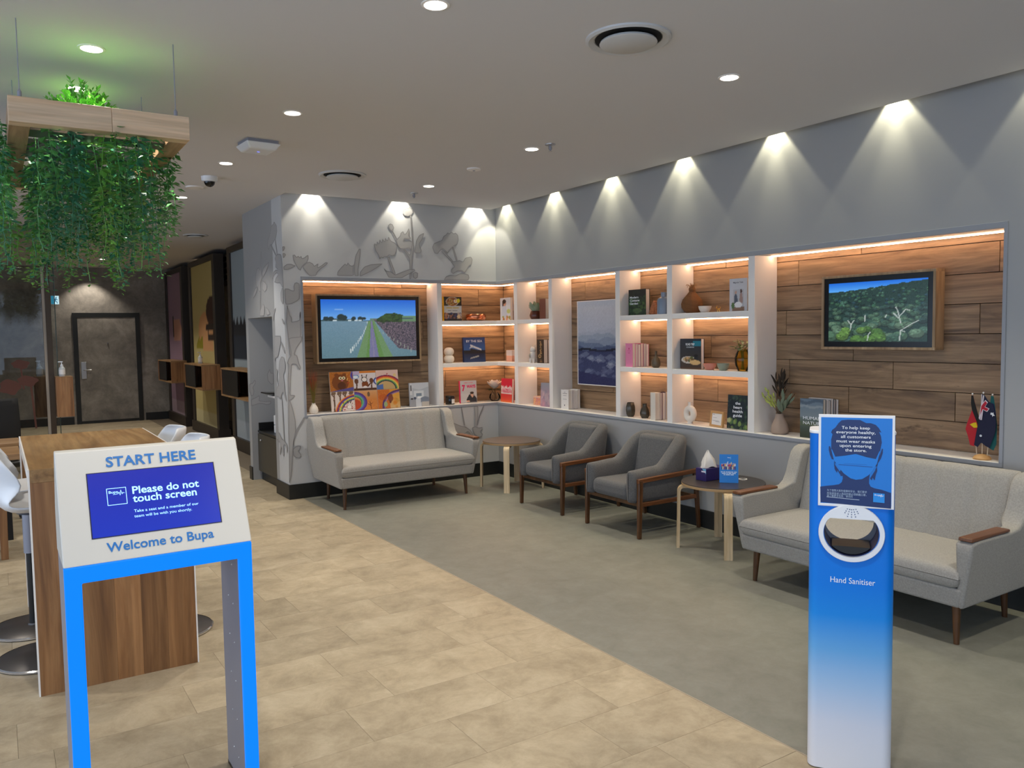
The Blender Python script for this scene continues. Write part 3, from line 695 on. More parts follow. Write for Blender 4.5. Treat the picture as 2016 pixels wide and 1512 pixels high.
# ================================================================ furniture
def make_sofa(label, loc, rz):
    t = thing('sofa', label, 'sofa', loc, rz, 'light grey sofas with walnut arm caps')
    MB().hexa([(-0.635, -0.345, 0.19), (0.635, -0.345, 0.19), (0.635, 0.32, 0.19), (-0.635, 0.32, 0.19)],
              [(-0.655, -0.362, 0.285), (0.655, -0.362, 0.285), (0.655, 0.335, 0.285), (-0.655, 0.335, 0.285)]).build('base', M_sofa, t, bevel=0.014, seg=3, smooth=50)
    # seat cushion, softly crowned
    rows = []
    nx, ny = 45, 33
    X0, X1, Y0, Y1 = -0.648, 0.648, -0.378, 0.19
    def sup(u, p=0.28): return math.copysign(abs(u) ** p, u)
    prof = []
    top = []; bot = []
    for j in range(ny):
        v = -1 + 2 * j / (ny - 1); r1 = []; r2 = []
        for i in range(nx):
            u = -1 + 2 * i / (nx - 1)
            su = math.sin(u * PI / 2); sv = math.sin(v * PI / 2)
            e = (1 - abs(su) ** 40) ** 0.5 * (1 - abs(sv) ** 26) ** 0.5
            x = (X0 + X1) / 2 + (X1 - X0) / 2 * su; y = (Y0 + Y1) / 2 + (Y1 - Y0) / 2 * sv
            zz = 0.050 * e + 0.014 * (1 - su * su) * (1 - sv * sv)
            r1.append((x, y, 0.334 + zz)); r2.append((x, y, 0.332 - 0.050 * e))
        top.append(r1); bot.append(r2)
    MB().grid(top).grid(bot).build('seat_cushion', M_sofa, t, smooth=60)
    # backrest with six upright channels
    pr = [(0.125, 0.36), (0.150, 0.45), (0.178, 0.56), (0.205, 0.66), (0.222, 0.725), (0.236, 0.752), (0.262, 0.765), (0.292, 0.757), (0.308, 0.73), (0.318, 0.6), (0.325, 0.19)]
    ncol = 6; per = 10; rows = []
    for i in range(ncol * per + 1):
        x = -0.612 + 1.224 * i / (ncol * per); s = abs(math.sin(PI * i / per)) ** 0.24
        r = []
        for k, (y, z) in enumerate(pr):
            q = 0.018 if k < 7 else 0.0
            r.append((x, y - q * s, z + (0.007 * s if 4 <= k <= 8 else 0)))
        rows.append(r)
    MB().grid(rows).build('backrest', M_sofa, t, smooth=75)
    prof = [(-0.345, 0.19), (-0.372, 0.46), (-0.374, 0.50), (-0.362, 0.516), (-0.30, 0.520), (-0.02, 0.520), (0.035, 0.528), (0.075, 0.555), (0.105, 0.61), (0.128, 0.675),
            (0.152, 0.73), (0.185, 0.757), (0.225, 0.767), (0.275, 0.765), (0.315, 0.735), (0.335, 0.66), (0.345, 0.45), (0.335, 0.19)]
    for sx in (-1, 1):
        vs = []; n = len(prof)
        for y, z in prof: vs.append((sx * (0.628 if z < 0.53 else 0.612), y, z))
        for y, z in prof: vs.append((sx * (0.655 + 0.055 * min(1, max(0, (z - 0.19) / 0.30))), y + (0.012 if y > 0 else 0), z))
        fs = [tuple(range(n)), tuple(range(n, 2 * n))[::-1]] + [(i, (i + 1) % n, n + (i + 1) % n, n + i) for i in range(n)]
        MB()._add(vs, fs).build('arm', M_sofa, t, bevel=0.014, seg=4, smooth=50)
        MB().hexa([(sx * 0.640, -0.372, 0.519), (sx * 0.706, -0.372, 0.519), (sx * 0.708, -0.035, 0.523), (sx * 0.640, -0.035, 0.523)],
                  [(sx * 0.642, -0.370, 0.536), (sx * 0.704, -0.370, 0.536), (sx * 0.706, -0.037, 0.536), (sx * 0.642, -0.037, 0.536)]).build('arm_cap', M_walnuty, t, bevel=0.004, smooth=40)
        for y in (-0.29, 0.27):
            x = sx * (0.60 if y < 0 else 0.545)
            MB().tube([(x, y, 0.0), (x * 0.985, y * 0.97, 0.20)], [0.0125, 0.021], 14).build('leg', M_walnut, t, smooth=50)
    return t
make_sofa('light grey three-seater sofa under the left television niche', (-1.411, -0.43, 0), 0)
make_sofa('light grey three-seater sofa behind the blue hand sanitiser stand', (-0.43, -4.665, 0), -PI / 2)

def make_chair(label, loc, rz):
    t = thing('armchair', label, 'armchair', loc, rz, 'charcoal armchairs with walnut frames')
    path = []
    hw, yf, yb, R = 0.238, -0.300, 0.205, 0.135
    for i in range(13): path.append((-hw, yf + (yb - R - yf) * i / 12))
    for i in range(1, 9):
        a = PI - PI / 2 * i / 8; path.append((-hw + R + R * math.cos(a), yb - R + R * math.sin(a)))
    for i in range(1, 9): path.append((-hw + R + 2 * (hw - R) * i / 8, yb))
    for i in range(1, 9):
        a = PI / 2 - PI / 2 * i / 8; path.append((hw - R + R * math.cos(a), yb - R + R * math.sin(a)))
    for i in range(1, 13): path.append((hw, yb - R - (yb - R - yf) * i / 12))
    n = len(path); rows = []
    def ss(a, b, x):
        x = min(1, max(0, (x - a) / (b - a))); return x * x * (3 - 2 * x)
    def ring(i, shrink=1.0, push=0.0):
        p = Vector(path[i]); d = (Vector(path[min(i + 1, n - 1)]) - Vector(path[max(i - 1, 0)])).normalized()
        nn = Vector((-d.y, d.x)) * -1          # outward is left of travel for this direction
        h = 0.508 + 0.200 * ss(-0.08, 0.165, p.y) - 0.012 * ss(-0.1, -0.3, p.y)
        lo = 0.256
        th = 0.050
        pts = []
        K = 7
        for k in range(K):                     # rounded top
            a = PI * k / (K - 1); pts.append((-th * math.cos(a), h - th + th * math.sin(a) * 0.95))
        pts += [(th * 1.04, h - 0.09), (th * 1.0, lo + 0.08), (th * 0.8, lo + 0.015), (th * 0.3, lo), (-th * 0.5, lo), (-th, lo + 0.03), (-th * 1.05, h - 0.12)]
        out = []; cz = (h + lo) / 2
        for o, z in pts:
            lean = 0.16 * (z - 0.40) * ss(-0.05, 0.2, p.y)
            q = p + nn * (o * shrink) + d * push
            zz = cz + (z - cz) * (1 - (1 - shrink) * 0.12)
            out.append((q.x, q.y + lean, zz))
        return out
    for s, pu in ((0.05, -0.046), (0.45, -0.042), (0.75, -0.030), (0.93, -0.014)): rows.append(ring(0, s, pu))
    for i in range(n): rows.append(ring(i))
    for s, pu in ((0.93, 0.014), (0.75, 0.030), (0.45, 0.042), (0.05, 0.046)): rows.append(ring(n - 1, s, pu))
    MB().grid(rows, close_v=True).build('shell', M_chair, t, smooth=75)
    MB().box(-0.205, 0.205, -0.335, 0.17, 0.262, 0.385).build('seat', M_chair, t, bevel=0.042, seg=5, smooth=60)
    MB().hexa([(-0.172, 0.055, 0.36), (0.172, 0.055, 0.36), (0.172, 0.165, 0.36), (-0.172, 0.165, 0.36)],
              [(-0.182, 0.128, 0.688), (0.182, 0.128, 0.688), (0.182, 0.215, 0.690), (-0.182, 0.215, 0.690)]).build('back_cushion', M_chair, t, bevel=0.028, seg=4, smooth=60)
    for sx in (-1, 1):
        x = sx * 0.303
        MB().hexa([(x - 0.013, -0.315, 0), (x + 0.013, -0.315, 0), (x + 0.013, -0.286, 0), (x - 0.013, -0.286, 0)],
                  [(x - 0.015, -0.312, 0.425), (x + 0.015, -0.312, 0.425), (x + 0.015, -0.270, 0.425), (x - 0.015, -0.270, 0.425)]).build('leg', M_walnut, t, bevel=0.006, smooth=40)
        MB().hexa([(x - 0.013, 0.286, 0), (x + 0.013, 0.286, 0), (x + 0.013, 0.312, 0), (x - 0.013, 0.312, 0)],
                  [(x - 0.014, 0.240, 0.44), (x + 0.014, 0.240, 0.44), (x + 0.014, 0.280, 0.44), (x - 0.014, 0.280, 0.44)]).build('leg', M_walnut, t, bevel=0.006, smooth=40)
        MB().hexa([(x - 0.014, -0.314, 0.405), (x + 0.014, -0.314, 0.405), (x + 0.014, 0.30, 0.425), (x - 0.014, 0.30, 0.425)],
                  [(x - 0.014, -0.314, 0.436), (x + 0.014, -0.314, 0.436), (x + 0.014, 0.30, 0.458), (x - 0.014, 0.30, 0.458)]).build('side_rail', M_walnuty, t, bevel=0.004, smooth=40)
        MB().box(x - 0.012, x + 0.012, -0.285, 0.27, 0.232, 0.262).build('lower_rail', M_walnuty, t, bevel=0.004, smooth=40)
    for y in (-0.285, 0.245): MB().box(-0.295, 0.295, y - 0.012, y + 0.012, 0.232, 0.262).build('cross_rail', M_walnut, t, bevel=0.004, smooth=40)
    return t
make_chair('charcoal armchair beside the corner side table, farther of the two', (-0.332, -1.70, 0), -PI / 2)
make_chair('charcoal armchair beside the table with the tissue box, nearer of the two', (-0.332, -2.636, 0), -PI / 2)

M_ply = mat('ply_edge', (188, 152, 108), 0.5)
def make_side_table(label, loc, rz, top):
    t = thing('side_table', label, 'side table', loc, rz, 'round side tables with bent birch legs')
    MB().lathe([(0.262, 0.440), (0.278, 0.441), (0.281, 0.452), (0.281, 0.459)], n=64, capt=False).build('table_edge', M_ply, t, smooth=40)
    MB().lathe([(0.281, 0.459), (0.279, 0.464), (0.001, 0.4645)], n=64, capb=False, capt=False).build('tabletop', top, t, smooth=40)
    for q in range(4):
        a = PI / 4 + q * PI / 2; ca, sa = math.cos(a), math.sin(a); w = 0.027
        cl = [(0.16, 0.429)] + [(0.262, 0.429)] + [(0.262 + 0.036 * math.sin(b), 0.393 + 0.036 * math.cos(b)) for b in [PI / 2 * i / 8 for i in range(1, 9)]] + [(0.300, 0.2), (0.305, 0.0)]
        th = 0.010; rows = []
        for i, (r, z) in enumerate(cl):
            p0 = cl[max(i - 1, 0)]; p1 = cl[min(i + 1, len(cl) - 1)]; dr, dz = p1[0] - p0[0], p1[1] - p0[1]; m = math.hypot(dr, dz); nr, nz = -dz / m, dr / m
            if i == len(cl) - 1: nr, nz = 1, 0
            ring = []
            for o, s in ((th, -w), (th, w), (-th, w), (-th, -w)):
                rr_ = r + nr * o; ring.append((rr_ * ca - s * sa, rr_ * sa + s * ca, z + nz * o))
            rows.append(ring)
        mb = MB().grid(rows, close_v=True); m = len(rows) * 4
        mb.f += [(0, 1, 2, 3), (m - 4, m - 3, m - 2, m - 1)]; mb.c += [None, None]
        mb.build('leg', M_birch, t, smooth=35)
    return t
topA = mat('table_top_brown', (92, 80, 72), 0.35)
topB = mat('table_top_charcoal', (58, 52, 48), 0.3)
make_side_table('round brown-topped side table with bent birch legs in the lit corner', (-0.300, -0.724, 0), math.radians(3), topA)
tb = make_side_table('round dark-topped side table carrying the tissue box and blue card', (-0.325, -3.45, 0), math.radians(4), topB)
g = MB().lathe([(0.030, 0.4640), (0.030, 0.4685), (0.024, 0.4690), (0.024, 0.4650)], c=(0.155, -0.045, 0), n=28, capb=False, capt=False).build('grommet_ring', M_white, tb, smooth=40); g['label'] = 'white ring of a cable hole'
MB().lathe([(0.001, 0.4655), (0.024, 0.4655)], c=(0.155, -0.045, 0), n=24, capb=False, capt=False).build('cable_hole', M_void, tb)
pts = [(0.155, -0.045, 0.44), (0.16, -0.05, 0.36), (0.15, -0.04, 0.28), (0.17, -0.05, 0.2), (0.15, -0.03, 0.14), (0.2, 0.0, 0.06), (0.28, 0.03, 0.02)]
MB().tube(pts, 0.004, 6).tube([(0.158, -0.048, 0.30), (0.175, -0.03, 0.24), (0.14, -0.06, 0.20), (0.165, -0.03, 0.16), (0.15, -0.05, 0.13)], 0.005, 6).build('power_cable', M_black, tb, smooth=60)

# ---- high communal table with waterfall ends
t = thing('communal_table', 'high timber communal table with white edges behind the touch-screen kiosk', 'table', (-4.073, -2.705, 0))
x0, x1, y0, y1, zt = -4.392, -3.752, -3.412, -2.0, 0.962
e = 0.006
MB().box(x0 + e, x1 - e, y0 + 0.001, y1 - 0.001, zt - 0.055, zt).build('tabletop', M_tabley, t, world=True)
# end panels of staves
for yy, nm in ((y0, 'end_panel'), (y1 - 0.05, 'end_panel')):
    p = MB().box(x0 + e, x1 - e, yy + 0.006, yy + 0.05, 0.0, zt - 0.055).build(nm, M_tablez, t, world=True)
    xs = [x0 + e, -4.265, -4.09, -3.985, -3.88, x1 - e]
    for a, b in zip(xs, xs[1:]):
        s = MB().box((a - b) / 2 + 0.0003, (b - a) / 2 - 0.0003, 0, 0.007, 0, zt - 0.0555).build('stave', M_tablez, p)
        s.location = WM[t.name].inverted() @ Vector(((a + b) / 2, yy, 0)); 
for xx in (x0, x1 - e):
    MB().prism([(y0, 0), (y0 + 0.05, 0), (y0 + 0.05, zt - 0.055), (y1 - 0.05, zt - 0.055), (y1 - 0.05, 0), (y1, 0), (y1, zt), (y0, zt)], 'x', xx, xx + e + 0.0002).build('edge_band', M_white, t, world=True)

# ---- white shell bar stools
def shell_mesh():
    rows = []
    # profile along the middle of the shell: front lip -> seat -> back top (local: sitter faces -y)
    prof = [(-0.205, 0.672, 0.155), (-0.20, 0.690, 0.175), (-0.15, 0.700, 0.195), (-0.06, 0.690, 0.205), (0.04, 0.684, 0.208), (0.11, 0.694, 0.208), (0.155, 0.725, 0.208), (0.180, 0.775, 0.207),
            (0.195, 0.83, 0.205), (0.207, 0.89, 0.200), (0.216, 0.935, 0.190), (0.221, 0.962, 0.168), (0.222, 0.972, 0.12)]
    for i, (y, z, hw) in enumerate(prof):
        r = []; z = z + 0.025
        back = min(1, max(0, (z - 0.725) / 0.12)) if i > 4 else 0
        for k in range(15):
            u = -1 + 2 * k / 14
            x = hw * math.sin(u * PI / 2) if False else hw * u
            wrap = abs(u) ** 2.4
            r.append((x, y - (0.15 - 0.08 * min(1, max(0, (z - 0.84) / 0.16))) * back * wrap + (0.0 if i > 4 else 0.02 * wrap), z + (1 - back) * 0.045 * wrap * (0.3 if i < 2 else 1)))
        rows.append(r)
    return MB().grid(rows)
def make_stool(label, loc, rz):
    t = thing('bar_stool', label, 'bar stool', loc, rz, 'white shell bar stools round the communal table')
    s = shell_mesh().build('seat_shell', M_plastic, t, smooth=80)
    m = s.modifiers.new('thick', 'SOLIDIFY'); m.thickness = 0.012; m.offset = 0
    m = s.modifiers.new('subsurf', 'SUBSURF'); m.levels = 1; m.render_levels = 1
    MB().lathe([(0.03, 0.40), (0.03, 0.69), (0.09, 0.701)], n=20).build('gas_sleeve', M_grey, t, smooth=40)
    MB().lathe([(0.021, 0.012), (0.021, 0.45)], n=16).build('column', M_black, t, smooth=40)
    MB().lathe([(0.205, 0.0), (0.207, 0.008), (0.200, 0.014), (0.03, 0.022), (0.028, 0.03), (0.001, 0.03)], n=48, capt=False).build('base', mat('stool_base', (84, 80, 78), 0.35, metal=0.5), t, smooth=40)
    MB().lathe([(0.204, 0.001), (0.2095, 0.004), (0.2095, 0.010), (0.203, 0.0145)], n=48, capb=False, capt=False).build('base_rim', M_chrome, t, smooth=50)
    MB().tube([(0.0, 0.0, 0.30), (-0.10, -0.06, 0.30), (-0.12, -0.15, 0.30), (0.0, -0.19, 0.30), (0.12, -0.15, 0.30), (0.10, -0.06, 0.30), (0, 0, 0.30)], 0.009, 8).build('footrest', M_black, t, smooth=60)
    return t
st = make_stool('white shell bar stool left of the communal table, at the left photo edge, nearer one', (-4.345, -2.93, 0), PI / 2)
st.rotation_euler.z = -PI / 2 + PI  # faces the table (+x)
copy_thing(st, 'white shell bar stool left of the communal table, farther one', (-4.375, -2.44, 0), PI / 2)
copy_thing(st, 'white shell bar stool right of the communal table, nearer one', (-3.79, -2.90, 0), -PI / 2)
copy_thing(st, 'white shell bar stool right of the communal table, farther one', (-3.81, -2.40, 0), -PI / 2)

# ---- low timber desk at the far left, with a black office chair behind the glass
t = thing('timber_desk', 'low timber desk at the left photo edge behind the bar stools', 'desk', (-5.0, -0.7, 0))
MB().box(-5.6, -4.372, -0.96, -0.50, 0.700, 0.742).build('desktop', M_tablex, t, world=True, bevel=0.004)
for x in (-5.55, -4.49):
    for y in (-0.80, -0.53): MB().hexa([(x - 0.022, y - 0.022, 0), (x + 0.022, y - 0.022, 0), (x + 0.022, y + 0.022, 0), (x - 0.022, y + 0.022, 0)], [(x - 0.03, y - 0.03, 0.70), (x + 0.03, y - 0.03, 0.70), (x + 0.03, y + 0.03, 0.70), (x - 0.03, y + 0.03, 0.70)]).build('leg', M_tablez, t, world=True, bevel=0.003)
MB().box(-5.52, -4.44, -0.82, -0.79, 0.60, 0.70).build('apron', M_black, t, world=True)
t = thing('timber_bench', 'narrow timber bench top behind the low desk at the left photo edge', 'bench', (-5.0, -0.1, 0))
MB().box(-5.6, -4.36, -0.28, 0.08, 0.715, 0.742).build('bench_top', M_tablex, t, world=True, bevel=0.004)
for x in (-5.5, -4.45): MB().box(x - 0.02, x + 0.02, -0.2, 0.0, 0, 0.715).build('leg', M_black, t, world=True)
t = thing('office_chair', 'black mesh-back office chair at the left photo edge behind the table', 'chair', (-4.62, 0.75, 0), math.radians(190))
MB().box(-0.25, 0.25, -0.24, 0.24, 0.44, 0.50).build('seat', M_black, t, bevel=0.025, seg=3, smooth=50)
rows = []
for i in range(9):
    z = 0.52 + 0.50 * i / 8; rows.append([(x, 0.24 + 0.05 * math.sin(PI * i / 8) - 0.10 * (x / 0.25) ** 2 * 0.5, z) for x in [-0.25 + 0.5 * k / 10 for k in range(11)]])
s = MB().grid(rows).build('backrest', mat('mesh_black', (24, 24, 26), 0.8), t, smooth=80); m = s.modifiers.new('thick', 'SOLIDIFY'); m.thickness = 0.03
MB().tube([(0, 0, 0.09), (0, 0, 0.45)], 0.025, 12).build('gas_column', M_black, t, smooth=50)
for k in range(5):
    a = 2 * PI * k / 5
    MB().tube([(0.03 * math.cos(a), 0.03 * math.sin(a), 0.09), (0.30 * math.cos(a), 0.30 * math.sin(a), 0.06)], [0.024, 0.016], 8).build('leg', M_black, t, smooth=50)
    MB().ball((0.30 * math.cos(a), 0.30 * math.sin(a), 0.028), 0.028, 10, 6).build('castor', M_black, t, smooth=0)

# ---- touch-screen kiosk
k = thing('touch_kiosk', 'white touch-screen kiosk on a glowing blue arched frame', 'kiosk', (-4.08, -4.55, 0))
kx0, kx1 = -4.345, -3.814
M_glow = mat('blue_light_panel', (0, 30, 90), 0.5, spec=0.2, emit=(0, 132, 255), estr=1.05)
MB().prism([(kx0, 0), (kx0 + 0.045, 0), (kx0 + 0.045, 0.792), (kx1 - 0.042, 0.792), (kx1 - 0.042, 0), (kx1, 0), (kx1, 0.8425), (kx0, 0.8425)], 'y', -4.662, -4.640).build('light_frame', M_glow, k, world=True, bevel=0.004, seg=3)['label'] = 'glowing blue arched front frame'
for a, b in ((kx0 + 0.001, kx0 + 0.044), (kx1 - 0.041, kx1 - 0.001)):
    lg = MB().box(a, b, -4.640, -4.400, 0.004, 0.842).build('leg', M_grey, k, world=True, bevel=0.002)
    MB().box(a - 0.0005, b + 0.0005, -4.642, -4.398, 0, 0.012).build('foot', M_black, lg, world=True)
    q = MB()
    for i in range(6):
        zz = 0.09 + 0.132 * i
        for yy, dz in ((-4.50, 0.012), (-4.56, 0.0)):
            q.ball((a if a > -4 else b, yy, zz + dz), 0.0032, 8, 6)
    q.build('bolt_heads', M_metal, lg, world=True, smooth=0)['kind'] = 'stuff'
MB().box(kx0 + 0.044, kx1 - 0.041, -4.640, -4.400, 0.793, 0.842).build('top_rail', M_grey, k, world=True)
SL0 = Vector((kx0, -4.662, 0.8435)); SD = Vector((0, 0.16, 0.314)).normalized()
MB().prism([(-4.662, 0.8435), (-4.500, 1.1595), (-4.478, 1.164), (-4.398, 0.98), (-4.398, 0.8435)], 'x', kx0 - 0.001, kx1 + 0.001).build('head', M_kiosk, k, world=True, bevel=0.004, seg=3)
UX = Vector((1, 0, 0))
def sl(a, s, d=0.0): return SL0 + UX * a + SD * s + UX.cross(SD) * d
P = Print(sl(0, 0, 0.0006), UX, SD)
P.rect(0.078, 0.0745, 0.4495, 0.2795, (20, 20, 60))
P.build('screen_bezel', k)
def kiosk_screen(u, v):
    c = Cv(u, v, (14, 44, 190)); c.grad(u > -1, 0, (6, 48, 198), 1, (22, 38, 182)); return c.a
picture('screen', k, sl(0.081, 0.0770, 0.0012), UX, SD, 0.3655, 0.2, 12, 8, kiosk_screen, 'screen')
M_slet = mat('screen_letter', (160, 215, 255), 0.5, emit=(160, 215, 255), estr=0.95)
lettering('heading_lettering', k, [('START HERE', 0.135, 0.2955, 0.262, 0.033, 0.022)], sl(0, 0), UX, SD, M_blue, lift=0.0012, label='blue words START HERE')
lettering('welcome_lettering', k, [('Welcome to Bupa', 0.115, 0.030, 0.304, 0.029, 0.018)], sl(0, 0), UX, SD, M_blue, lift=0.0012, label='blue welcome words')
lettering('screen_lettering', k, [('Please do not', 0.200, 0.2005, 0.195, 0.0245, 0.018), ('touch screen', 0.199, 0.1735, 0.186, 0.0245, 0.018)], sl(0, 0), UX, SD, M_slet, lift=0.0024)
lettering('screen_small_lettering', k, [('Take a seat and a member of our', 0.199, 0.1412, 0.187, 0.0092, 0.004), ('team will be with you shortly.', 0.198, 0.1250, 0.166, 0.0092, 0.004)], sl(0, 0), UX, SD, M_slet, lift=0.0024)
lettering('logo_lettering', k, [('Bupa', 0.1345, 0.2085, 0.026, 0.0085, 0.01)], sl(0, 0), UX, SD, M_slet, lift=0.0024)
q = MB()
def bar(mb, x0, y0, x1, y1, w):
    d = Vector((x1 - x0, y1 - y0)); n = Vector((-d.y, d.x)).normalized() * w / 2
    mb.flat([sl(x0 + n.x, y0 + n.y, 0.0022), sl(x0 - n.x, y0 - n.y, 0.0022), sl(x1 - n.x, y1 - n.y, 0.0022), sl(x1 + n.x, y1 + n.y, 0.0022)])
for a in ((0.1295, 0.172, 0.1295, 0.2245), (0.1825, 0.172, 0.1825, 0.2245), (0.1288, 0.172, 0.1832, 0.172), (0.1288, 0.2242, 0.1832, 0.2242)): bar(q, *a, 0.0017)
zz = [(0.146, 0.2045), (0.160, 0.2055), (0.163, 0.211), (0.1655, 0.2005), (0.168, 0.217), (0.171, 0.2035), (0.173, 0.209), (0.1755, 0.2065), (0.1785, 0.2075)]
for a, b in zip(zz, zz[1:]): bar(q, *a, *b, 0.0012)
q.build('logo', M_slet, k, world=True)['label'] = 'square logo outline with a pulse line'

# ---- blue hand sanitiser stand
TH = -0.9440
s = thing('sanitiser_stand', 'tall blue-to-white hand sanitiser dispenser stand at the right front', 'sanitiser stand', (-2.125, -5.662, 0), TH)
m = mat('blue_fade_print', (0, 120, 205), 0.45, spec=0.3)
b = m.node_tree.nodes['Principled BSDF']
tc = N(m, 'ShaderNodeTexCoord'); sx_ = N(m, 'ShaderNodeSeparateXYZ'); L(m, tc.outputs['Object'], sx_.inputs[0])
r = ramp(m, [(0.0, (226, 224, 226)), (0.17, (206, 212, 226)), (0.30, (160, 192, 226)), (0.42, (100, 166, 222)), (0.54, (20, 134, 222)), (0.64, (0, 120, 220)), (1.0, (0, 108, 212))])
L(m, sx_.outputs['Z'], r.inputs[0]); L(m, r.outputs[0], b.inputs['Base Color'])
def rounded(w, d, rad, n=7):
    out = []
    for cx, cy, a0 in ((w / 2 - rad, rad, -PI / 2), (w / 2 - rad, d - rad, 0), (-w / 2 + rad, d - rad, PI / 2), (-w / 2 + rad, rad, PI)):
        for i in range(n): a = a0 + PI / 2 * i / (n - 1); out.append((cx + rad * math.cos(a), cy + rad * math.sin(a)))
    return out
HZ = 0.822
body = MB().prism(rounded(0.262, 0.14, 0.030), 'z', 0.004, 1.150).build('column_body', m, s)
arc = [(0.084 * math.cos(a), HZ + 0.079 * math.sin(a)) for a in [math.asin(0.62) - (PI + 2 * math.asin(0.62)) * i / 40 for i in range(41)]]
cut = MB().prism(arc, 'y', -0.05, 0.2).build('cutter', m, s)
md = body.modifiers.new('hole', 'BOOLEAN'); md.object = cut; md.operation = 'DIFFERENCE'; md.solver = 'EXACT'
bpy.context.view_layer.update()
dg = bpy.context.evaluated_depsgraph_get()
nm = bpy.data.meshes.new_from_object(body.evaluated_get(dg)); body.modifiers.clear(); body.data = nm
bpy.data.objects.remove(cut)
nm.polygons.foreach_set('use_smooth', [True] * len(nm.polygons)); nm.set_sharp_from_angle(angle=math.radians(30))
M_inner = mat('navy_lining', (50, 54, 92), 0.5)
rows = [[(0.995 * x, y, HZ + (z - HZ) * 0.995) for x, z in arc] for y in (0.001, 0.139)]
MB().grid(rows, close_v=True).build('hole_lining', M_inner, s, smooth=40)
MB().prism([(0.079 * math.cos(a), HZ + 0.074 * math.sin(a)) for a in [PI + 0.72 + (PI - 1.44) * i / 20 for i in range(21)]], 'y', 0.012, 0.12).build('drip_tray', M_black, s)
back = [(0.078 * math.cos(a) - 0.004, HZ + 0.012 + 0.066 * math.sin(a)) for a in [PI + PI * i / 30 for i in range(31)]]
out = [(0.0835 * math.cos(a), HZ + 0.0785 * math.sin(a)) for a in [PI - 0.15 + (PI + 0.3) * i / 30 for i in range(31)]]
MB().grid([[(x, 0.125, z) for x, z in back], [(x, 0.125, z) for x, z in out]]).build('rear_lip', mat('rear_lip', (120, 122, 132), 0.5), s)
MB().prism(rounded(0.266, 0.144, 0.032), 'z', 1.150, 1.160).build('top_cap', M_plastic, s, bevel=0.002).location.y = -0.002
# oval white face ring with a shower of dots
no = 56; om = []; im = []
for i in range(no):
    a = 2 * PI * i / no; ca, sa = math.cos(a), math.sin(a)
    om.append((0.1015 * ca, HZ + 0.0955 * sa))
    x, z = 0.086 * ca, 0.079 * sa
    if sa > 0.60:
        zc = 0.049; xm = 0.086 * math.sqrt(1 - (zc / 0.079) ** 2); tq = (a - math.asin(0.605)) / (PI - 2 * math.asin(0.605)); x, z = xm * (1 - 2 * tq), zc
    im.append((x, HZ + z))
y1, y2 = -0.012, -0.0005
R_ = [[(x, y2, z) for x, z in om], [(x, y1 + 0.003, z) for x, z in om], [(x * 0.985, y1, HZ + (z - HZ) * 0.985) for x, z in om], [(x, y1, z) for x, z in im], [(x, 0.02, z) for x, z in im]]
MB().grid(R_, close_v=True).build('face_ring', M_plastic, s, smooth=35)
q = MB()
for x, z in ((-.013, .087), (-.006, .0855), (0, .085), (.006, .0855), (.013, .087), (-.017, .080), (-.008, .078), (0, .077), (.008, .078), (.017, .080), (-.020, .074), (-.010, .070), (0, .069), (.010, .070), (.020, .074), (-.012, .062), (0, .061), (.012, .062)):
    q.lathe([(0.0016, 0), (0.0016, 0.0012)], (0, 0, 0), 8)
    for i in range(len(q.v) - 16, len(q.v)):
        a, b_, c = q.v[i]; q.v[i] = (x + a, y1 - c, HZ + z - 0.004 + b_)
q.build('shower_dots', mat('navy_dot', (30, 60, 110), 0.5), s)
lettering('lettering', s, [('Hand Sanitiser', 0.006, 0.652, 0.137, 0.0205, 0.0, 'c')], (0, 0, 0), (1, 0, 0), (0, 0, 1), M_wlet, world=False, lift=0.0012, label='white words Hand Sanitiser')
# poster in a clear holder on the front
pw, pz0, pz1 = 0.226, 0.912, 1.214
px0 = -0.1015
ac = MB().box(px0 - 0.002, px0 + pw + 0.002, -0.0075, -0.0015, pz0 - 0.002, pz1 + 0.002).build('poster_holder', M_white, s, bevel=0.001)
def f(a, b_): return ((a - 228 - (b_ - 230) * 0.005) / 970 * pw, (1 - (b_ - 233) / 1222) * (pz1 - pz0))
P = Print((px0, -0.0078, pz0), (1, 0, 0), (0, 0, 1), 0.00025)
P.rect(0, 0, pw, pz1 - pz0, (232, 232, 234))
P.rect(0.0055, 0.0075, pw - 0.006, pz1 - pz0 - 0.0075, (0, 118, 208))
NV = (0, 38, 96)
P.poly([f(*p) for p in [(252, 1205), (330, 1190), (430, 1175), (500, 1160), (535, 1130), (548, 1080), (545, 1045), (520, 1050), (505, 1000), (520, 960), (900, 960), (890, 1080), (890, 1130), (910, 1170), (960, 1190), (1050, 1205), (1170, 1240), (1176, 1450), (258, 1415)]], NV)
P.poly([f(*p) for p in [(385, 465), (400, 430), (440, 400), (480, 340), (520, 300), (600, 290), (760, 290), (800, 310), (840, 330), (900, 330), (960, 350), (1000, 390), (1035, 450), (1005, 440), (1030, 500), (1042, 580), (1025, 680), (1015, 760), (990, 900), (440, 880), (420, 800), (390, 680), (388, 560), (405, 490)]], NV)
for pts in ([(358, 655), (372, 650), (392, 700), (425, 830), (400, 825), (375, 770), (358, 700)], [(1058, 665), (1045, 660), (1025, 730), (978, 870), (1000, 850), (1035, 790), (1056, 720)],
            [(428, 860), (445, 900), (500, 980), (545, 1040), (530, 1048), (500, 1010), (480, 970), (470, 1005), (440, 960)], [(985, 890), (960, 960), (900, 1060), (920, 1085), (935, 1050), (960, 1085), (975, 1000), (990, 960)]):
    P.poly([f(*p) for p in pts], NV)
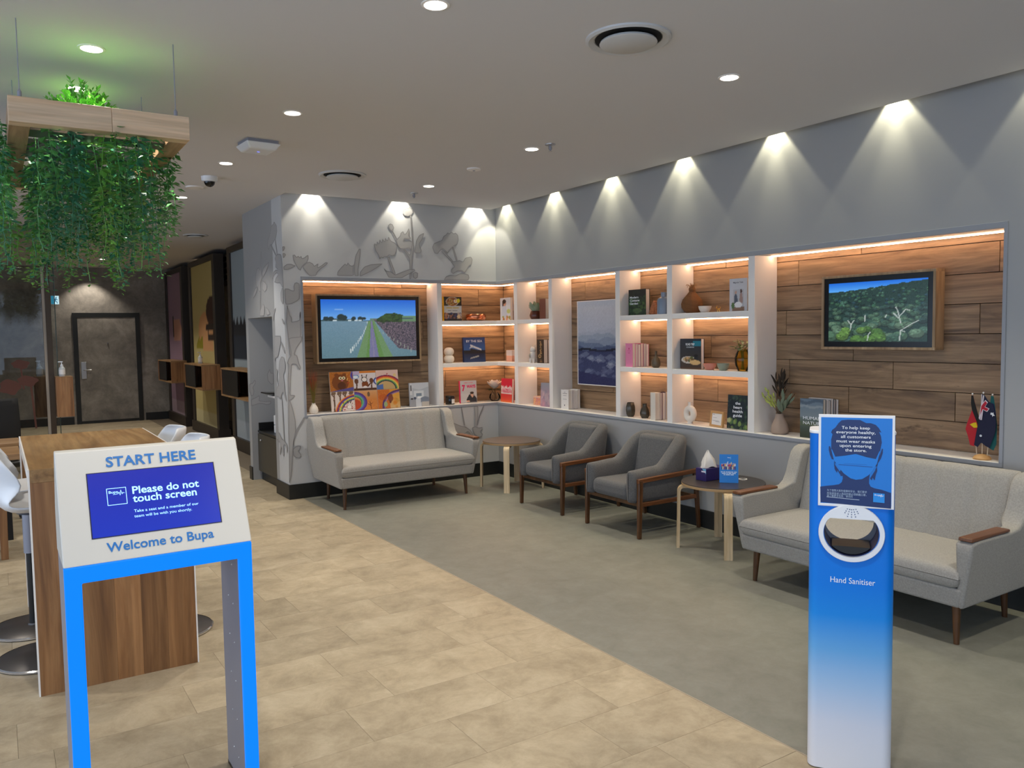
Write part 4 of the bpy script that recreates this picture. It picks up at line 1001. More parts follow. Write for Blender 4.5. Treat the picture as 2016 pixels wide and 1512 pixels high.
P.poly([f(*p) for p in [(400, 690), (445, 790), (580, 770), (700, 745), (720, 745), (850, 780), (970, 800), (1015, 690), (1022, 700), (985, 860), (930, 960), (880, 1020), (800, 1075), (720, 1088), (650, 1072), (560, 1010), (490, 930), (430, 840), (392, 700)]], (0, 122, 212))
P.poly([f(*p) for p in [(490, 890), (930, 905), (930, 913), (490, 898)]], (0, 66, 140))
P.poly([f(*p) for p in [(560, 875), (860, 880), (860, 884), (560, 879)]], (0, 90, 170))
P.poly([f(*p) for p in [(945, 1250), (1090, 1255), (1090, 1378), (945, 1372)]], (22, 140, 224))
P.build('poster', s, 'print', world=False)['label'] = 'blue poster with a masked head silhouette'
x0_ = lambda a: px0 + (a - 228) / 970 * pw
z0_ = lambda b_: pz0 + (1 - (b_ - 233) / 1222) * (pz1 - pz0)
ln = [('To help keep', 705, 413, 365), ('everyone healthy,', 705, 473, 505), ('all customers', 705, 533, 385), ('must wear masks', 705, 594, 497), ('upon entering', 705, 653, 410), ('the store.', 708, 712, 275)]
lettering('poster_lettering', s, [(a, x0_(x), z0_(y), w / 970 * pw, 0.0100, 0.006, 'c') for a, x, y, w in ln], (0, 0, 0), (1, 0, 0), (0, 0, 1), M_wlet, world=False, lift=0.0112, label='white mask notice wording')
lettering('poster_logo_lettering', s, [('Bupa', x0_(958), z0_(1284), 0.017, 0.0050, 0.0)], (0, 0, 0), (1, 0, 0), (0, 0, 1), M_wlet, world=False, lift=0.0112)
lettering('poster_small_print', s, [('为了保障大家的健康和安全，我们要求', x0_(338), z0_(1258), 520 / 970 * pw, 0.0062, 0.0), ('所有顾客进入商店时都必须佩戴口罩，', x0_(338), z0_(1298), 515 / 970 * pw, 0.0062, 0.0), ('欲了解更多信息，请访问', x0_(338), z0_(1330), 335 / 970 * pw, 0.0062, 0.0)],
          (0, 0, 0), (1, 0, 0), (0, 0, 1), mat('pale_letter', (170, 190, 214), 0.5), world=False, lift=0.0112, label='small pale Chinese wording')
P = Print((px0, -0.0112, pz0), (1, 0, 0), (0, 0, 1), 0.0001)
P.poly([f(*p) for p in [(338, 1333), (768, 1352), (768, 1358), (338, 1339)]], (190, 205, 225))
pl = [(1010, 1288), (1030, 1286), (1036, 1275), (1042, 1302), (1050, 1262), (1058, 1296), (1064, 1282), (1080, 1284)]
for a, b_ in zip(pl, pl[1:]):
    d = Vector((b_[0] - a[0], b_[1] - a[1])).normalized(); n_ = Vector((-d.y, d.x)) * 2.5
    P.poly([f(a[0] + n_.x, a[1] + n_.y), f(a[0] - n_.x, a[1] - n_.y), f(b_[0] - n_.x, b_[1] - n_.y), f(b_[0] + n_.x, b_[1] + n_.y)], (235, 240, 248))
P.build('poster_marks', s, 'print', world=False)

# ---- hanging planter with trailing vines
pt_ = thing('hanging_planter', 'hanging timber frame planter with long trailing green vines', 'planter', (-4.06, -2.72, 2.352))
bx0, bx1, by0, by1, bz0, bz1 = -4.395, -3.727, -3.535, -1.86, 2.354, 2.453
xm = -4.06
def beam(nm, m_, *q): return MB().box(*q).build(nm, m_, pt_, world=True, bevel=0.002)
beam('beam', M_beam, bx0, -4.03, by0, by0 + 0.075, bz0, bz1); beam('beam', M_beam, -4.029, bx1, by0, by0 + 0.075, bz0, bz1)
beam('beam', M_beam, bx0, bx1, by1 - 0.075, by1, bz0, bz1)
beam('beam', M_beamy, bx0, bx0 + 0.075, by0 + 0.0755, by1 - 0.0755, bz0, bz1); beam('beam', M_beamy, bx1 - 0.075, bx1, by0 + 0.0755, by1 - 0.0755, bz0, bz1)
for y in (-3.30, -2.85, -2.40, -2.02): MB().box(bx0 + 0.075, bx1 - 0.075, y - 0.07, y + 0.07, 2.365, 2.425).build('trough', mat('zinc_trough', (96, 98, 100), 0.45, metal=0.5), pt_, world=True)
for x in (-4.352, -3.772):
    for y in (-3.487, -2.592, -1.92):
        rd = MB().tube([(x, y, bz1 + 0.02), (x, y, H)], 0.0022, 6).build('hanging_rod', M_grey, pt_, world=True)
        MB().lathe([(0.008, 0), (0.008, 0.03), (0.003, 0.04)], (x, y, bz1), 10).box(x - 0.02, x + 0.02, y - 0.004, y + 0.004, bz1, bz1 + 0.004).build('rod_clamp', M_grey, rd, world=True)
def leaf(mb, p, d, up, s, w):
    d = d.normalized(); sd = d.cross(up)
    if sd.length < 1e-3: sd = d.orthogonal()
    sd.normalize(); nn = sd.cross(d)
    a = p; b1 = p + d * s * 0.45 + sd * w * s + nn * 0.10 * s; b2 = p + d * s * 0.45 - sd * w * s + nn * 0.10 * s; c = p + d * s
    mb._add([a, b1, c, b2], [(0, 1, 2), (0, 2, 3)])
def vine_mesh(seed, length, m_):
    R = random.Random(seed); mb = MB(); pts = []; x = y = 0; n = int(length / 0.03)
    dx, dy = R.uniform(-.25, .25), R.uniform(-.25, .25)
    for i in range(n + 1):
        pts.append(Vector((x, y, -length * i / n))); x += R.uniform(-.006, .006) + dx * 0.02 * math.exp(-i / 4); y += R.uniform(-.006, .006) + dy * 0.02 * math.exp(-i / 4)
    mb.tube(pts, 0.0016, 3, False)
    for i in range(1, n + 1):
        tp = 1.0 if i < n * 0.8 else 0.7
        for j in range(5):
            a = R.uniform(0, 2 * PI); h = R.uniform(-.03, .0)
            d = Vector((math.cos(a), math.sin(a), R.uniform(-1.1, 0.15))); off = Vector((math.cos(a), math.sin(a), 0)) * R.uniform(0.003, 0.026)
            leaf(mb, pts[i] + off + Vector((0, 0, h)), d, Vector((R.uniform(-.4, .4), R.uniform(-.4, .4), 1)), R.uniform(0.026, 0.042) * tp, R.uniform(0.26, 0.38))
    o = mb.build('trailing_vine', m_, pt_)
    return o
protos = []
for k_ in range(12): protos.append(vine_mesh(k_, [0.42, 0.55, 0.62, 0.50, 0.66, 0.58][k_ % 6], M_leaf[[0, 2, 1, 0, 2, 0][k_ % 6]]))
R = random.Random(11)
spots = []
for y in (-3.46, -3.36, -3.22, -3.05, -2.9, -2.75, -2.58, -2.42, -2.25, -2.1, -1.97):
    for i in range(7): spots.append((bx0 + 0.085 + (bx1 - bx0 - 0.17) * (i + R.choice((.25, .3, .35, .8))) / 7, y + R.uniform(-.05, .05), 2.43))
for i in range(14): spots.append((bx0 - R.uniform(0.015, 0.05), -3.25 + 1.35 * i / 13, 2.46))
for i in range(10): spots.append((bx1 + R.uniform(0.0, 0.03), -3.1 + 1.2 * i / 9, 2.45))
spots = [s_ for s_ in spots if not (s_[1] < -3.3 and R.random() < 0.55)]
for i, (x, y, z) in enumerate(spots):
    src = protos[R.randrange(12)] if i >= 12 else protos[i]
    o = src if i < 12 else src.copy()
    if i >= 12: COL.objects.link(o); o.parent = pt_
    o.location = WM[pt_.name].inverted() @ Vector((x, y, z)); o.rotation_euler = (0, 0, R.uniform(0, 2 * PI)); sc = R.uniform(0.78, 1.03); o.scale = (1.15, 1.15, sc)
# crown and under-frame foliage
def tuft(seed, c, n, rad, h, m_, ls=0.03):
    R2 = random.Random(seed); mb = MB()
    for i in range(n):
        a = R2.uniform(0, 2 * PI); q = R2.random() ** 0.5; p0 = Vector((c[0], c[1], c[2])); tip = p0 + Vector((rad[0] * q * math.cos(a), rad[1] * q * math.sin(a), h * (1 - 0.55 * q * q) * R2.uniform(.5, 1)))
        pts = [p0.lerp(tip, t_) + Vector((0, 0, 0.03 * math.sin(t_ * PI))) for t_ in (0, .25, .5, .75, 1)]
        mb.tube(pts, 0.0012, 3, False)
        for t_ in range(1, 9):
            p = p0.lerp(tip, 0.2 + 0.1 * t_) + Vector((0, 0, 0.03 * math.sin((0.2 + 0.1 * t_) * PI)))
            for sd in (-1, 1):
                d = (tip - p0).normalized() + Vector((R2.uniform(-1, 1), R2.uniform(-1, 1), R2.uniform(-.4, .4))) * 0.9
                leaf(mb, p, d, Vector((0, 0, 1)), ls * R2.uniform(.7, 1.2), 0.28)
    return mb.build('leafy_crown', m_, pt_, world=True)
tuft(1, (-4.10, -3.0, 2.44), 150, (0.17, 0.25), 0.25, M_leaf[1], 0.024); tuft(2, (-4.06, -2.6, 2.44), 110, (0.16, 0.25), 0.22, M_leaf[3], 0.024)
tuft(3, (-4.15, -3.35, 2.40), 40, (0.2, 0.08), 0.07, M_leaf[1]); tuft(4, (-3.93, -3.3, 2.40), 40, (0.15, 0.08), 0.06, M_leaf[1])

# ---- far left: glass partition, wall boxes, tall screens, door, alcove cabinet
gp = thing('glass_partition', 'dark glazed partition with a bronze post at the far left', 'glass partition', (-4.0, 3.3, 0))
MB().box(-9.3, -4.012, 3.295, 3.305, 0.02, H).build('glass_pane', 'tinted_glass', gp, world=True)
MB().box(-3.928, -3.885, 3.297, 3.303, 0.02, H).build('glass_pane', 'clear_glass', gp, world=True)
MB().box(-3.985, -3.928, 3.25, 3.35, 0.0, H).build('bronze_post', mat('bronze_post', (74, 60, 46), 0.4, metal=0.3), gp, world=True, bevel=0.002)
MB().box(-4.012, -3.985, 3.26, 3.34, 0.0, H).build('pale_stile', mat('pale_stile', (168, 154, 138), 0.5), gp, world=True)
MB().box(-3.89, -3.882, 3.29, 3.31, 0.0, H).build('glass_edge', mat('green_glass_edge', (60, 78, 70), 0.2), gp, world=True)
dec = mat('orange_decal', (92, 50, 36), 0.6)
P = Print((-4.5, 3.292, 0), (1, 0, 0), (0, 0, 1))
q = MB()
def deco(pts, k_): q.flat([(x, 3.2935 - 0.0004 * k_, z) for x, z in pts])
def blob(cx, cz, rx, rz, k_, n=22, w=0.14): deco([(cx + rx * (1 + w * math.sin(5 * a + k_)) * math.cos(a), cz + rz * (1 + w * math.sin(4 * a)) * math.sin(a)) for a in [2 * PI * i / n for i in range(n)]], k_)
blob(-4.25, 1.23, 0.085, 0.05, 0); blob(-4.19, 1.04, 0.10, 0.06, 1); blob(-4.36, 0.98, 0.10, 0.085, 2); deco([(-4.255, 1.19), (-4.24, 1.19), (-4.22, 0.95), (-4.24, 0.95)], 3); deco([(-4.17, 1.0), (-4.15, 1.0), (-4.12, 0.5), (-4.14, 0.5)], 4)
q.build('flower_decal', dec, gp, world=True)['label'] = 'orange flower decal on the glass'

def wall_box(label, x0, x1, y0, y1, z0, z1):
    t = thing('shelf_box', label, 'shelf', (x0, y0, z0))
    th_ = 0.02
    MB().box(x0, x1, y0, y1, z1 - th_, z1).build('top_panel', M_tablex, t, world=True); MB().box(x0, x1, y0, y1, z0, z0 + th_).build('bottom_panel', M_tablex, t, world=True)
    MB().box(x0, x1, y0, y0 + th_, z0 + th_, z1 - th_).build('side_panel', M_deskw, t, world=True); MB().box(x0, x1, y1 - th_, y1, z0 + th_, z1 - th_).build('side_panel', M_deskw, t, world=True)
    MB().box(x1 - 0.012, x1, y0 + th_, y1 - th_, z0 + th_, z1 - th_).build('back_panel', M_deskw, t, world=True)
    ym = y0 + (y1 - y0) * 0.42
    MB().box(x0 + 0.01, x0 + 0.02, ym, y1 - th_, z0 + th_, z1 - th_).build('black_cover', M_black, t, world=True)
    return t
wall_box('timber wall box beside the dark door, farthest of the three on the screens', -2.05, -1.80, 6.95, 8.2, 0.75, 1.12)
wall_box('timber wall box in the middle of the three, carrying the pump bottle', -2.05, -1.80, 4.60, 5.84, 0.75, 1.115)
wall_box('timber wall box partly hidden by the corner pier, nearest of the three', -2.05, -1.80, 2.10, 3.48, 0.75, 1.11)
t = thing('shelf_box', 'timber wall box right of the bronze post, with a pump bottle on top', 'shelf', (-3.84, 3.3, 0.63))
MB().box(-3.926, -3.755, 3.06, 3.294, 0.63, 1.08).build('carcass', M_deskw, t, world=True, bevel=0.002)
MB().box(-3.925, -3.757, 3.058, 3.294, 1.08, 1.084).build('top_skin', M_tablex, t, world=True)
t = thing('shelf_box', 'timber box copy placed behind the glass as a reflection, left of the bronze post', 'shelf', (-4.06, 3.45, 0.62))  # modelled copy of the neighbouring box, standing in for its reflection
MB().box(-4.12, -3.99, 3.306, 3.62, 0.62, 1.08).build('carcass', M_deskw, t, world=True, bevel=0.002)
MB().box(-4.118, -3.992, 3.306, 3.622, 1.08, 1.084).build('top_skin', M_tablex, t, world=True)
def pump_bottle(label, loc, sc=1.0):
    t = thing('pump_bottle', label, 'pump bottle', loc, 0, 'clear pump bottles')
    r_ = 0.033 * sc; h_ = 0.115 * sc
    MB().lathe([(r_ * .9, 0), (r_, 0.006), (r_, h_ * .8), (r_ * .6, h_ * .95), (r_ * .4, h_)], n=20).build('bottle', mat('clear_plastic', (196, 200, 200), 0.15, coat=0.3), t, smooth=40)
    MB().lathe([(r_ * 1.01, h_ * .22), (r_ * 1.01, h_ * .68)], n=20, capb=False, capt=False).build('paper_label', M_white, t, smooth=40)
    MB().lathe([(r_ * .45, h_), (r_ * .45, h_ + 0.018 * sc), (r_ * .15, h_ + 0.022 * sc), (r_ * .15, h_ + 0.045 * sc)], n=12).box(-0.035 * sc, 0.012 * sc, -0.007 * sc, 0.007 * sc, h_ + 0.045 * sc, h_ + 0.056 * sc).build('pump', M_plastic, t, smooth=40)
pump_bottle('clear pump bottle on the timber box right of the bronze post', (-3.855, 3.16, 1.084))
pump_bottle('clear pump bottle copy placed behind the glass as a reflection, left of the post', (-4.065, 3.40, 1.084), 1.05)  # bottle copy added behind the pane for the mirror image
pump_bottle('clear pump bottle on the middle timber wall box of the tall screens', (-1.92, 5.3, 1.115), 1.0)
t = thing('exit_sign', 'small lit blue and white running-figure exit sign by the bronze post', 'exit sign', (-3.72, 5.6, 1.99))
MB().box(-3.80, -3.70, 5.6, 5.63, 1.99, 2.11).build('sign_box', M_white, t, world=True, bevel=0.003)
MB().tube([(-3.75, 5.615, 2.11), (-3.75, 5.615, H)], 0.006, 8).build('drop_rod', M_grey, t, world=True)
def exit_pic(u, v):
    c = Cv(u, v, (200, 240, 250)); c.rect(0, 0, .35, 1, (20, 120, 150)); k_ = (16, 96, 130)
    c.ell(.66, .80, .08, .09, k_); c.line(.62, .68, .55, .42, .07, k_); c.line(.55, .42, .42, .18, .05, k_); c.line(.56, .40, .76, .26, .05, k_); c.line(.76, .26, .78, .10, .045, k_); c.line(.62, .64, .82, .52, .04, k_); c.line(.60, .64, .42, .52, .04, k_); return c.a
picture('sign_face', t, (-3.798, 5.598, 1.992), (1, 0, 0), (0, 0, 1), 0.096, 0.116, 24, 28, exit_pic, 'screen')
# tall printed screens in dark frames
def screen(label, y0, y1, face, paint, nx=60):
    t = thing('printed_screen', label, 'screen', (-1.75, y0, 0), 0, 'tall printed screens')
    for a, b in ((y0, y0 + 0.14), (y1 - 0.14, y1)):
        MB().box(-1.80, -1.66, a, b, 0.0, 2.70).build('frame_post', M_dark, t, world=True, bevel=0.003)
    MB().box(-1.80, -1.66, y0 + 0.14, y1 - 0.14, 2.62, 2.70).build('frame_head', M_dark, t, world=True)
    MB().box(-1.82, -1.64, y0 - 0.01, y1 + 0.01, 0.0, 0.16).build('frame_foot', M_dark, t, world=True, bevel=0.003)
    MB().box(-1.775, -1.70, y0 + 0.14, y1 - 0.14, 0.16, 2.62).build('panel', mat('panel_core', (150, 145, 138), 0.6), t, world=True)
    picture('printed_face', t, (-1.7765, y1 - 0.14, 0.16), (0, -1, 0), (0, 0, 1), y1 - y0 - 0.28, 2.46, nx, 80, paint, 'matte_print')
    return t
def p_lilac(u, v):
    c = Cv(u, v, (150, 122, 140)); c.rect(0, 0, 1, .10, (172, 150, 162)); c.rect(.35, .52, .80, .68, (190, 140, 120)); c.ell(.6, .6, .3, .08, (190, 140, 120)); c.rect(.30, .55, .36, .70, (40, 34, 34)); c.rect(.25, .36, .6, .372, (110, 86, 120)); c.rect(.25, .335, .5, .347, (110, 86, 120)); return c.a
def p_yellow(u, v):
    c = Cv(u, v, (196, 180, 120)); c.rect(0, 0, 1, .08, (206, 196, 150)); c.ell(.55, .58, .28, .12, (214, 160, 110)); c.rect(.62, .46, .90, .60, (214, 160, 110)); c.ell(.86, .70, .22, .09, (70, 44, 34))
    c.line(.70, .60, .70, .54, .018, (50, 36, 30)); c.line(.70, .54, .92, .54, .018, (50, 36, 30)); c.line(.92, .54, .92, .60, .018, (50, 36, 30)); c.line(.62, .605, .95, .605, .018, (50, 36, 30))
    c.put((u > .15) & (u < .45) & (v > .47) & (v < .47 + (u - .05) * .22 * (1 + .6 * (u < .3))), (150, 140, 30)); c.rect(.4, .30, .8, .31, (176, 158, 104)); c.rect(.5, .27, .8, .28, (176, 158, 104)); return c.a
def p_blue(u, v):
    c = Cv(u, v, (150, 160, 164)); c.rect(0, .42, 1, .60, (34, 40, 50)); c.put((v < .63 + .02 * np.sin(u * 50)) & (v > .55), (30, 30, 34)); c.rect(0, 0, .6, .10, (170, 178, 182)); c.rect(.2, .28, .6, .30, (90, 130, 160)); return c.a
screen('lilac printed screen beside the dark rear wall, farthest of three', 7.15, 8.72, None, p_lilac)
screen('yellow printed screen with a face motif, middle of three', 4.78, 6.60, None, p_yellow)
screen('grey-blue printed screen half hidden by the corner pier, nearest of three', 2.30, 4.00, None, p_blue)
MB_ = MB()
t = thing('slatted_bulkhead', 'dark slatted bulkhead above the gaps between the tall screens', 'bulkhead', (-1.6, 5.0, 2.2))
for i in range(5): MB().box(-1.62, -1.40, 1.5, 8.7, 2.30 + 0.09 * i, 2.33 + 0.09 * i).build('slat', M_dark, t, world=True)
for y in (1.6, 5.0, 8.6): MB().box(-1.53, -1.49, y - 0.02, y + 0.02, 2.30, H).build('hanger', M_dark, t, world=True)
# dark door in the rear wall
d = thing('rear_door', 'dark stone-look door with black frame and lever lock in the rear wall', 'door', (-2.78, 8.8, 0))
dx0, dx1, dzt = -3.32, -2.24, 1.965
fr = MB().box(dx0, dx0 + 0.075, 8.775, 8.82, 0, dzt).box(dx1 - 0.075, dx1, 8.775, 8.82, 0, dzt).box(dx0 + 0.075, dx1 - 0.075, 8.775, 8.82, dzt - 0.075, dzt).build('door_frame', M_base, d, world=True)
MB().box(dx0 + 0.075, dx1 - 0.075, 8.784, 8.81, 0.004, dzt - 0.078).build('door_leaf', M_slate, d, world=True)
MB().box(dx0 + 0.075, dx1 - 0.075, 8.780, 8.784, 0.004, 0.05).build('kick_plate', M_base, d, world=True)
lk = MB().box(-3.215, -3.135, 8.770, 8.785, 0.80, 1.10).build('lock_plate', M_metal, d, world=True, bevel=0.004)
MB().tube([(-3.175, 8.77, 0.955), (-3.175, 8.735, 0.955), (-3.06, 8.732, 0.955)], 0.011, 10).build('lever_handle', M_metal, lk, world=True, smooth=50)
MB().lathe([(0.012, 0), (0.012, 0.008)], (0, 0, 0), 12).build('peephole', M_metal, d).location = WM[d.name].inverted() @ Vector((-2.78, 8.776, 1.42))
# cabinet, printer and tablet in the alcove
M_olive = mat('olive_laminate', (66, 62, 52), 0.45)
t = thing('alcove_cabinet', 'low dark olive cabinet standing in the wall alcove', 'cabinet', (-2.06, 0.9, 0))
MB().box(-2.19, -1.90, 0.56, 1.245, 0.09, 0.50).build('carcass', M_olive, t, world=True)
MB().box(-2.17, -1.90, 0.56, 1.245, 0.0, 0.09).build('kick_board', M_base, t, world=True)
MB().box(-2.20, -1.90, 0.56, 1.245, 0.50, 0.522).build('worktop', M_black, t, world=True)
MB().box(-2.19, -1.90, 1.225, 1.247, 0.522, 0.60).build('upstand', M_black, t, world=True)
dr = MB().box(-2.205, -2.19, 0.57, 1.235, 0.10, 0.49).build('door', M_olive, t, world=True, bevel=0.002)
MB().ball((-2.212, 1.10, 0.43), 0.011, 12, 8).build('knob', M_metal, dr, world=True, smooth=0)
t = thing('tall_cabinet', 'tall narrow dark olive cabinet at the near side of the alcove', 'cabinet', (-2.06, 0.47, 0))
MB().box(-2.20, -1.90, 0.395, 0.555, 0.0, 0.905).build('carcass', M_olive, t, world=True, bevel=0.002)
MB().box(-2.24, -1.90, 0.392, 0.70, 0.905, 0.925).build('top_panel', M_white, t, world=True)
t = thing('printer', 'small white box printer on the low alcove cabinet', 'printer', (-2.1, 0.8, 0.522))
MB().box(-2.13, -1.95, 0.66, 0.90, 0.522, 0.60).build('lower_case', M_plastic, t, world=True, bevel=0.005); MB().box(-2.13, -1.95, 0.66, 0.90, 0.604, 0.70).build('upper_case', M_plastic, t, world=True, bevel=0.005); MB().box(-2.11, -1.96, 0.67, 0.88, 0.70, 0.715).build('lid', M_black, t, world=True)
t = thing('tablet', 'black tablet tilted on the tall alcove cabinet', 'tablet', (-2.2, 0.6, 0.925), 0)
MB().hexa([(-2.30, 0.50, 0.945), (-2.06, 0.50, 0.930), (-2.06, 0.72, 0.930), (-2.30, 0.72, 0.945)], [(-2.30, 0.50, 0.957), (-2.06, 0.50, 0.942), (-2.06, 0.72, 0.942), (-2.30, 0.72, 0.957)]).build('slab', M_black, t, world=True, bevel=0.003)
MB().box(-2.10, -2.04, 0.52, 0.60, 0.925, 1.02).build('stand', M_black, t, world=True, bevel=0.003)

# ================================================================ televisions, print, books and ornaments in the niche
def tv(label, where, a0, a1, z0, z1, front, paint, nx, ny, sw):
    """a screen in a timber box surround; a0..a1 along the wall, left to right in view"""
    w = abs(a1 - a0); dp = D - front; ac = (a0 + a1) / 2
    loc = (ac, front, z0) if where == 'B' else (front, ac, z0)
    t = thing('television', label, 'television', loc, 0 if where == 'B' else -PI / 2)
    h = z1 - z0; e = 0.016
    MB().box(-w / 2, w / 2, 0, dp, 0, e).build('surround_bottom', M_tvwood, t, bevel=0.001); MB().box(-w / 2, w / 2, 0, dp, h - e, h).build('surround_top', M_tvwood, t, bevel=0.001)
    for s_ in (-1, 1): MB().box(s_ * w / 2, s_ * (w / 2 - e), 0, dp, e, h - e).build('surround_side', M_tvwood, t, bevel=0.001)
    MB().box(-w / 2 + e, w / 2 - e, 0.010, dp, e, h - e).build('bezel', mat('tv_bezel', (8, 8, 9), 0.25), t)
    b = sw
    picture('screen', t, (-w / 2 + b, 0.0085, b), (1, 0, 0), (0, 0, 1), w - 2 * b, h - 2 * b, nx, ny, paint, 'screen', world=False)
    return t
def p_road(u, v):
    R = np.random.RandomState(4)
    c = Cv(u, v, (110, 140, 150)); hz = 0.645
    c.grad(v > hz, hz, (120, 176, 236), 1, (20, 100, 214))
    c.ell(.18, .83, .05, .012, (150, 190, 236), .6)
    c.grad(v <= hz, 0.0, (96, 128, 140), hz, (108, 140, 160))
    c.put((v > hz - .01) & (v < hz + .012 + .015 * np.sin(u * 9)) & (u < .5), (60, 84, 90))
    c.put((v > hz - .02) & (v < hz + .03 + .02 * (u - .5)) & (u > .5), (98, 128, 112))
    for x, y, r in ((.20, .70, .04), (.23, .69, .035), (.05, .675, .03), (.10, .67, .03), (.33, .675, .025), (.40, .67, .03), (.44, .675, .02)): c.ell(x, y, r, r * 1.3, (38, 56, 60))
    for x in (.12, .27, .34, .38): c.rect(x, .630, x + .035, .655, (190, 205, 210))
    k = (hz - v) / hz
    c.put((v < hz - .01) & (np.abs(u - .515 - .03 * k) < .03 + .16 * k), (104, 138, 96))
    c.put((v < hz - .01) & (np.abs(u - .515 - .03 * k) < .010 + .085 * k), (92, 132, 74))
    c.put((v < hz - .01) & (np.abs(u - .515 - .02 * k) < .006 + .045 * k), (112, 112, 150))
    c.put((v < hz - .01) & (np.abs(u - .515 - .02 * k) < .001 + .006 * k), (128, 124, 150))
    m = (u > .545 + .33 * k) & (v < hz + .02 - .12 * (u - .6) ** 2) & (v > .22 - .25 * (u - .5))
    c.put(m, (74, 70, 84)); nn = R.rand(*u.shape); c.put(m & (nn > .6), (112, 100, 112)); c.put(m & (nn < .25), (52, 56, 66))
    for x, y, r in ((.70, .70, .06), (.76, .69, .07), (.82, .68, .06), (.64, .66, .05), (.60, .65, .03)): c.ell(x, y, r, r * 1.15, (44, 70, 44))
    c.blobs(40, (.60, .62, .84, .74), (.010, .022), [(60, 92, 52), (34, 56, 40), (52, 80, 46)], 3)
    c.put((u > .85) & (v > .62) & (v < .72), (100, 136, 104)); c.rect(.85, .66, .97, .69, (70, 90, 100))
    for i in range(14):
        q = i / 14; x = .47 - .20 * q ** 1.5; y = hz - .05 - .55 * q; c.line(x, y, x, y + .02 + .05 * q, .0025 + .003 * q, (196, 206, 206))
    for i in range(10):
        q = i / 10; x = .60 + .38 * q; y = .45 - .42 * q; c.line(x, y, x, y + .02 + .05 * q, .003, (150, 160, 150))
    c.noise(3, 2, v < hz); return np.clip(c.a, 0, 255)
def p_forest(u, v):
    c = Cv(u, v, (34, 60, 54)); R = np.random.RandomState(8)
    sky = v > .875 + .07 * u ** 1.3 - .03 * np.cos(u * 3) + .006 * np.sin(u * 60)
    cols = [(46, 84, 66), (34, 62, 58), (60, 98, 74), (28, 52, 48), (70, 108, 92), (40, 70, 80)]
    def crowns(n, y0, y1, r0, r1, cols, seed, x0=0., x1=1.):
        Q = np.random.RandomState(seed)
        for y in np.sort(Q.uniform(y0, y1, n))[::-1]:
            x = Q.uniform(x0, x1); r = r0 + (r1 - r0) * (y1 - y) / (y1 - y0 + 1e-6) * Q.uniform(.7, 1.3); k = np.array(cols[Q.randint(len(cols))], float)
            c.ell(x, y - r * .35, r * 1.05, r * 1.0, k * .42, .75); c.ell(x, y, r, r * .95, k * .85, .9); c.ell(x - r * .15, y + r * .35, r * .72, r * .55, k * 1.15, .7)
            for q in range(5): c.ell(x + r * Q.uniform(-.7, .7), y + r * Q.uniform(-.5, .7), r * .18, r * .16, k * Q.choice((.6, 1.35)), .7)
    crowns(150, .55, .88, .012, .026, cols, 20)
    crowns(90, .28, .62, .024, .048, [(62, 92, 76), (52, 80, 74), (74, 104, 84), (46, 70, 66)], 21)
    crowns(36, .02, .36, .045, .080, [(78, 112, 88), (66, 98, 84), (90, 118, 96), (54, 84, 70)], 22)
    crowns(14, .0, .22, .050, .075, [(84, 124, 58), (72, 110, 54), (96, 134, 66)], 23, .12, .62)
    w = (196, 204, 200)
    for a in ((.74, .02, .75, .18), (.75, .18, .85, .28), (.85, .28, .92, .34), (.75, .18, .79, .16), (.75, .30, .72, .50), (.72, .50, .70, .56), (.74, .42, .80, .52), (.80, .52, .83, .50), (.73, .38, .68, .46), (.24, .20, .25, .30), (.25, .30, .28, .36), (.25, .28, .21, .36), (.39, .34, .395, .44), (.42, .02, .43, .12), (.43, .12, .45, .16), (.60, .40, .61, .44)):
        c.line(*a, .006, w, .85)
    c.grad(sky, .86, (90, 170, 250), 1, (24, 110, 226)); c.noise(5, 5, ~sky); return np.clip(c.a, 0, 255)
tv('left television in a pale timber surround showing a country road', 'B', -1.926, -0.836, 1.233, 1.894, 0.115, p_road, 150, 92, 0.050)
tv('right television in a timber box surround showing forest treetops', 'R', -3.876, -4.645, 1.362, 1.839, 0.140, p_forest, 150, 96, 0.050)

def p_mount(u, v):
    c = Cv(u, v, (196, 202, 214)); c.grad(v > .6, .6, (186, 192, 206), 1, (204, 208, 216)); R = np.random.RandomState(3)
    def ridge(y0, amp, seed, col, al=.8):
        q = np.random.RandomState(seed); y = y0 + sum(amp / (k + 1) * np.abs(np.sin(u * (3 + 2.7 * k) + q.uniform(0, 6))) for k in range(4)); c.put(v < y, col, al)
    for i, (y0, col) in enumerate(((.62, (176, 184, 198)), (.57, (150, 162, 182)), (.52, (132, 146, 170)), (.47, (96, 112, 142)), (.43, (62, 76, 112)))): ridge(y0 - .04, .05, i + 2, col, .75)
    c.put(np.abs(v - .415 - .012 * np.sin(u * 9)) < .014, (26, 30, 48)); c.put(v < .40, (50, 56, 96), .8)
    for i in range(46):
        x, y = R.uniform(-.1, 1.1), R.uniform(.08, .38); s_ = R.uniform(.05, .16); col = [(150, 160, 180), (110, 120, 150), (70, 80, 120), (180, 186, 200)][R.randint(4)]
        c.put((np.abs(u - x) / s_ + np.abs(v - y) / (s_ * .35) < 1) & (v < y + .02 + .3 * (u - x)), col, .45)
    c.put(v < .16 - .10 * u, (40, 44, 88)); c.noise(3, 1); return np.clip(c.a, 0, 255)
t = thing('framed_print', 'tall blue-grey mountain print in a thin white frame in the middle niche', 'picture', (0.200, -1.47, 1.0), -PI / 2)
for q in ((-0.335, -0.327, 0, 0.79), (0.327, 0.335, 0, 0.79), (-0.327, 0.327, 0, 0.008), (-0.327, 0.327, 0.782, 0.79)): MB().box(q[0], q[1], 0, 0.030, q[2], q[3]).build('frame_side', M_white, t)
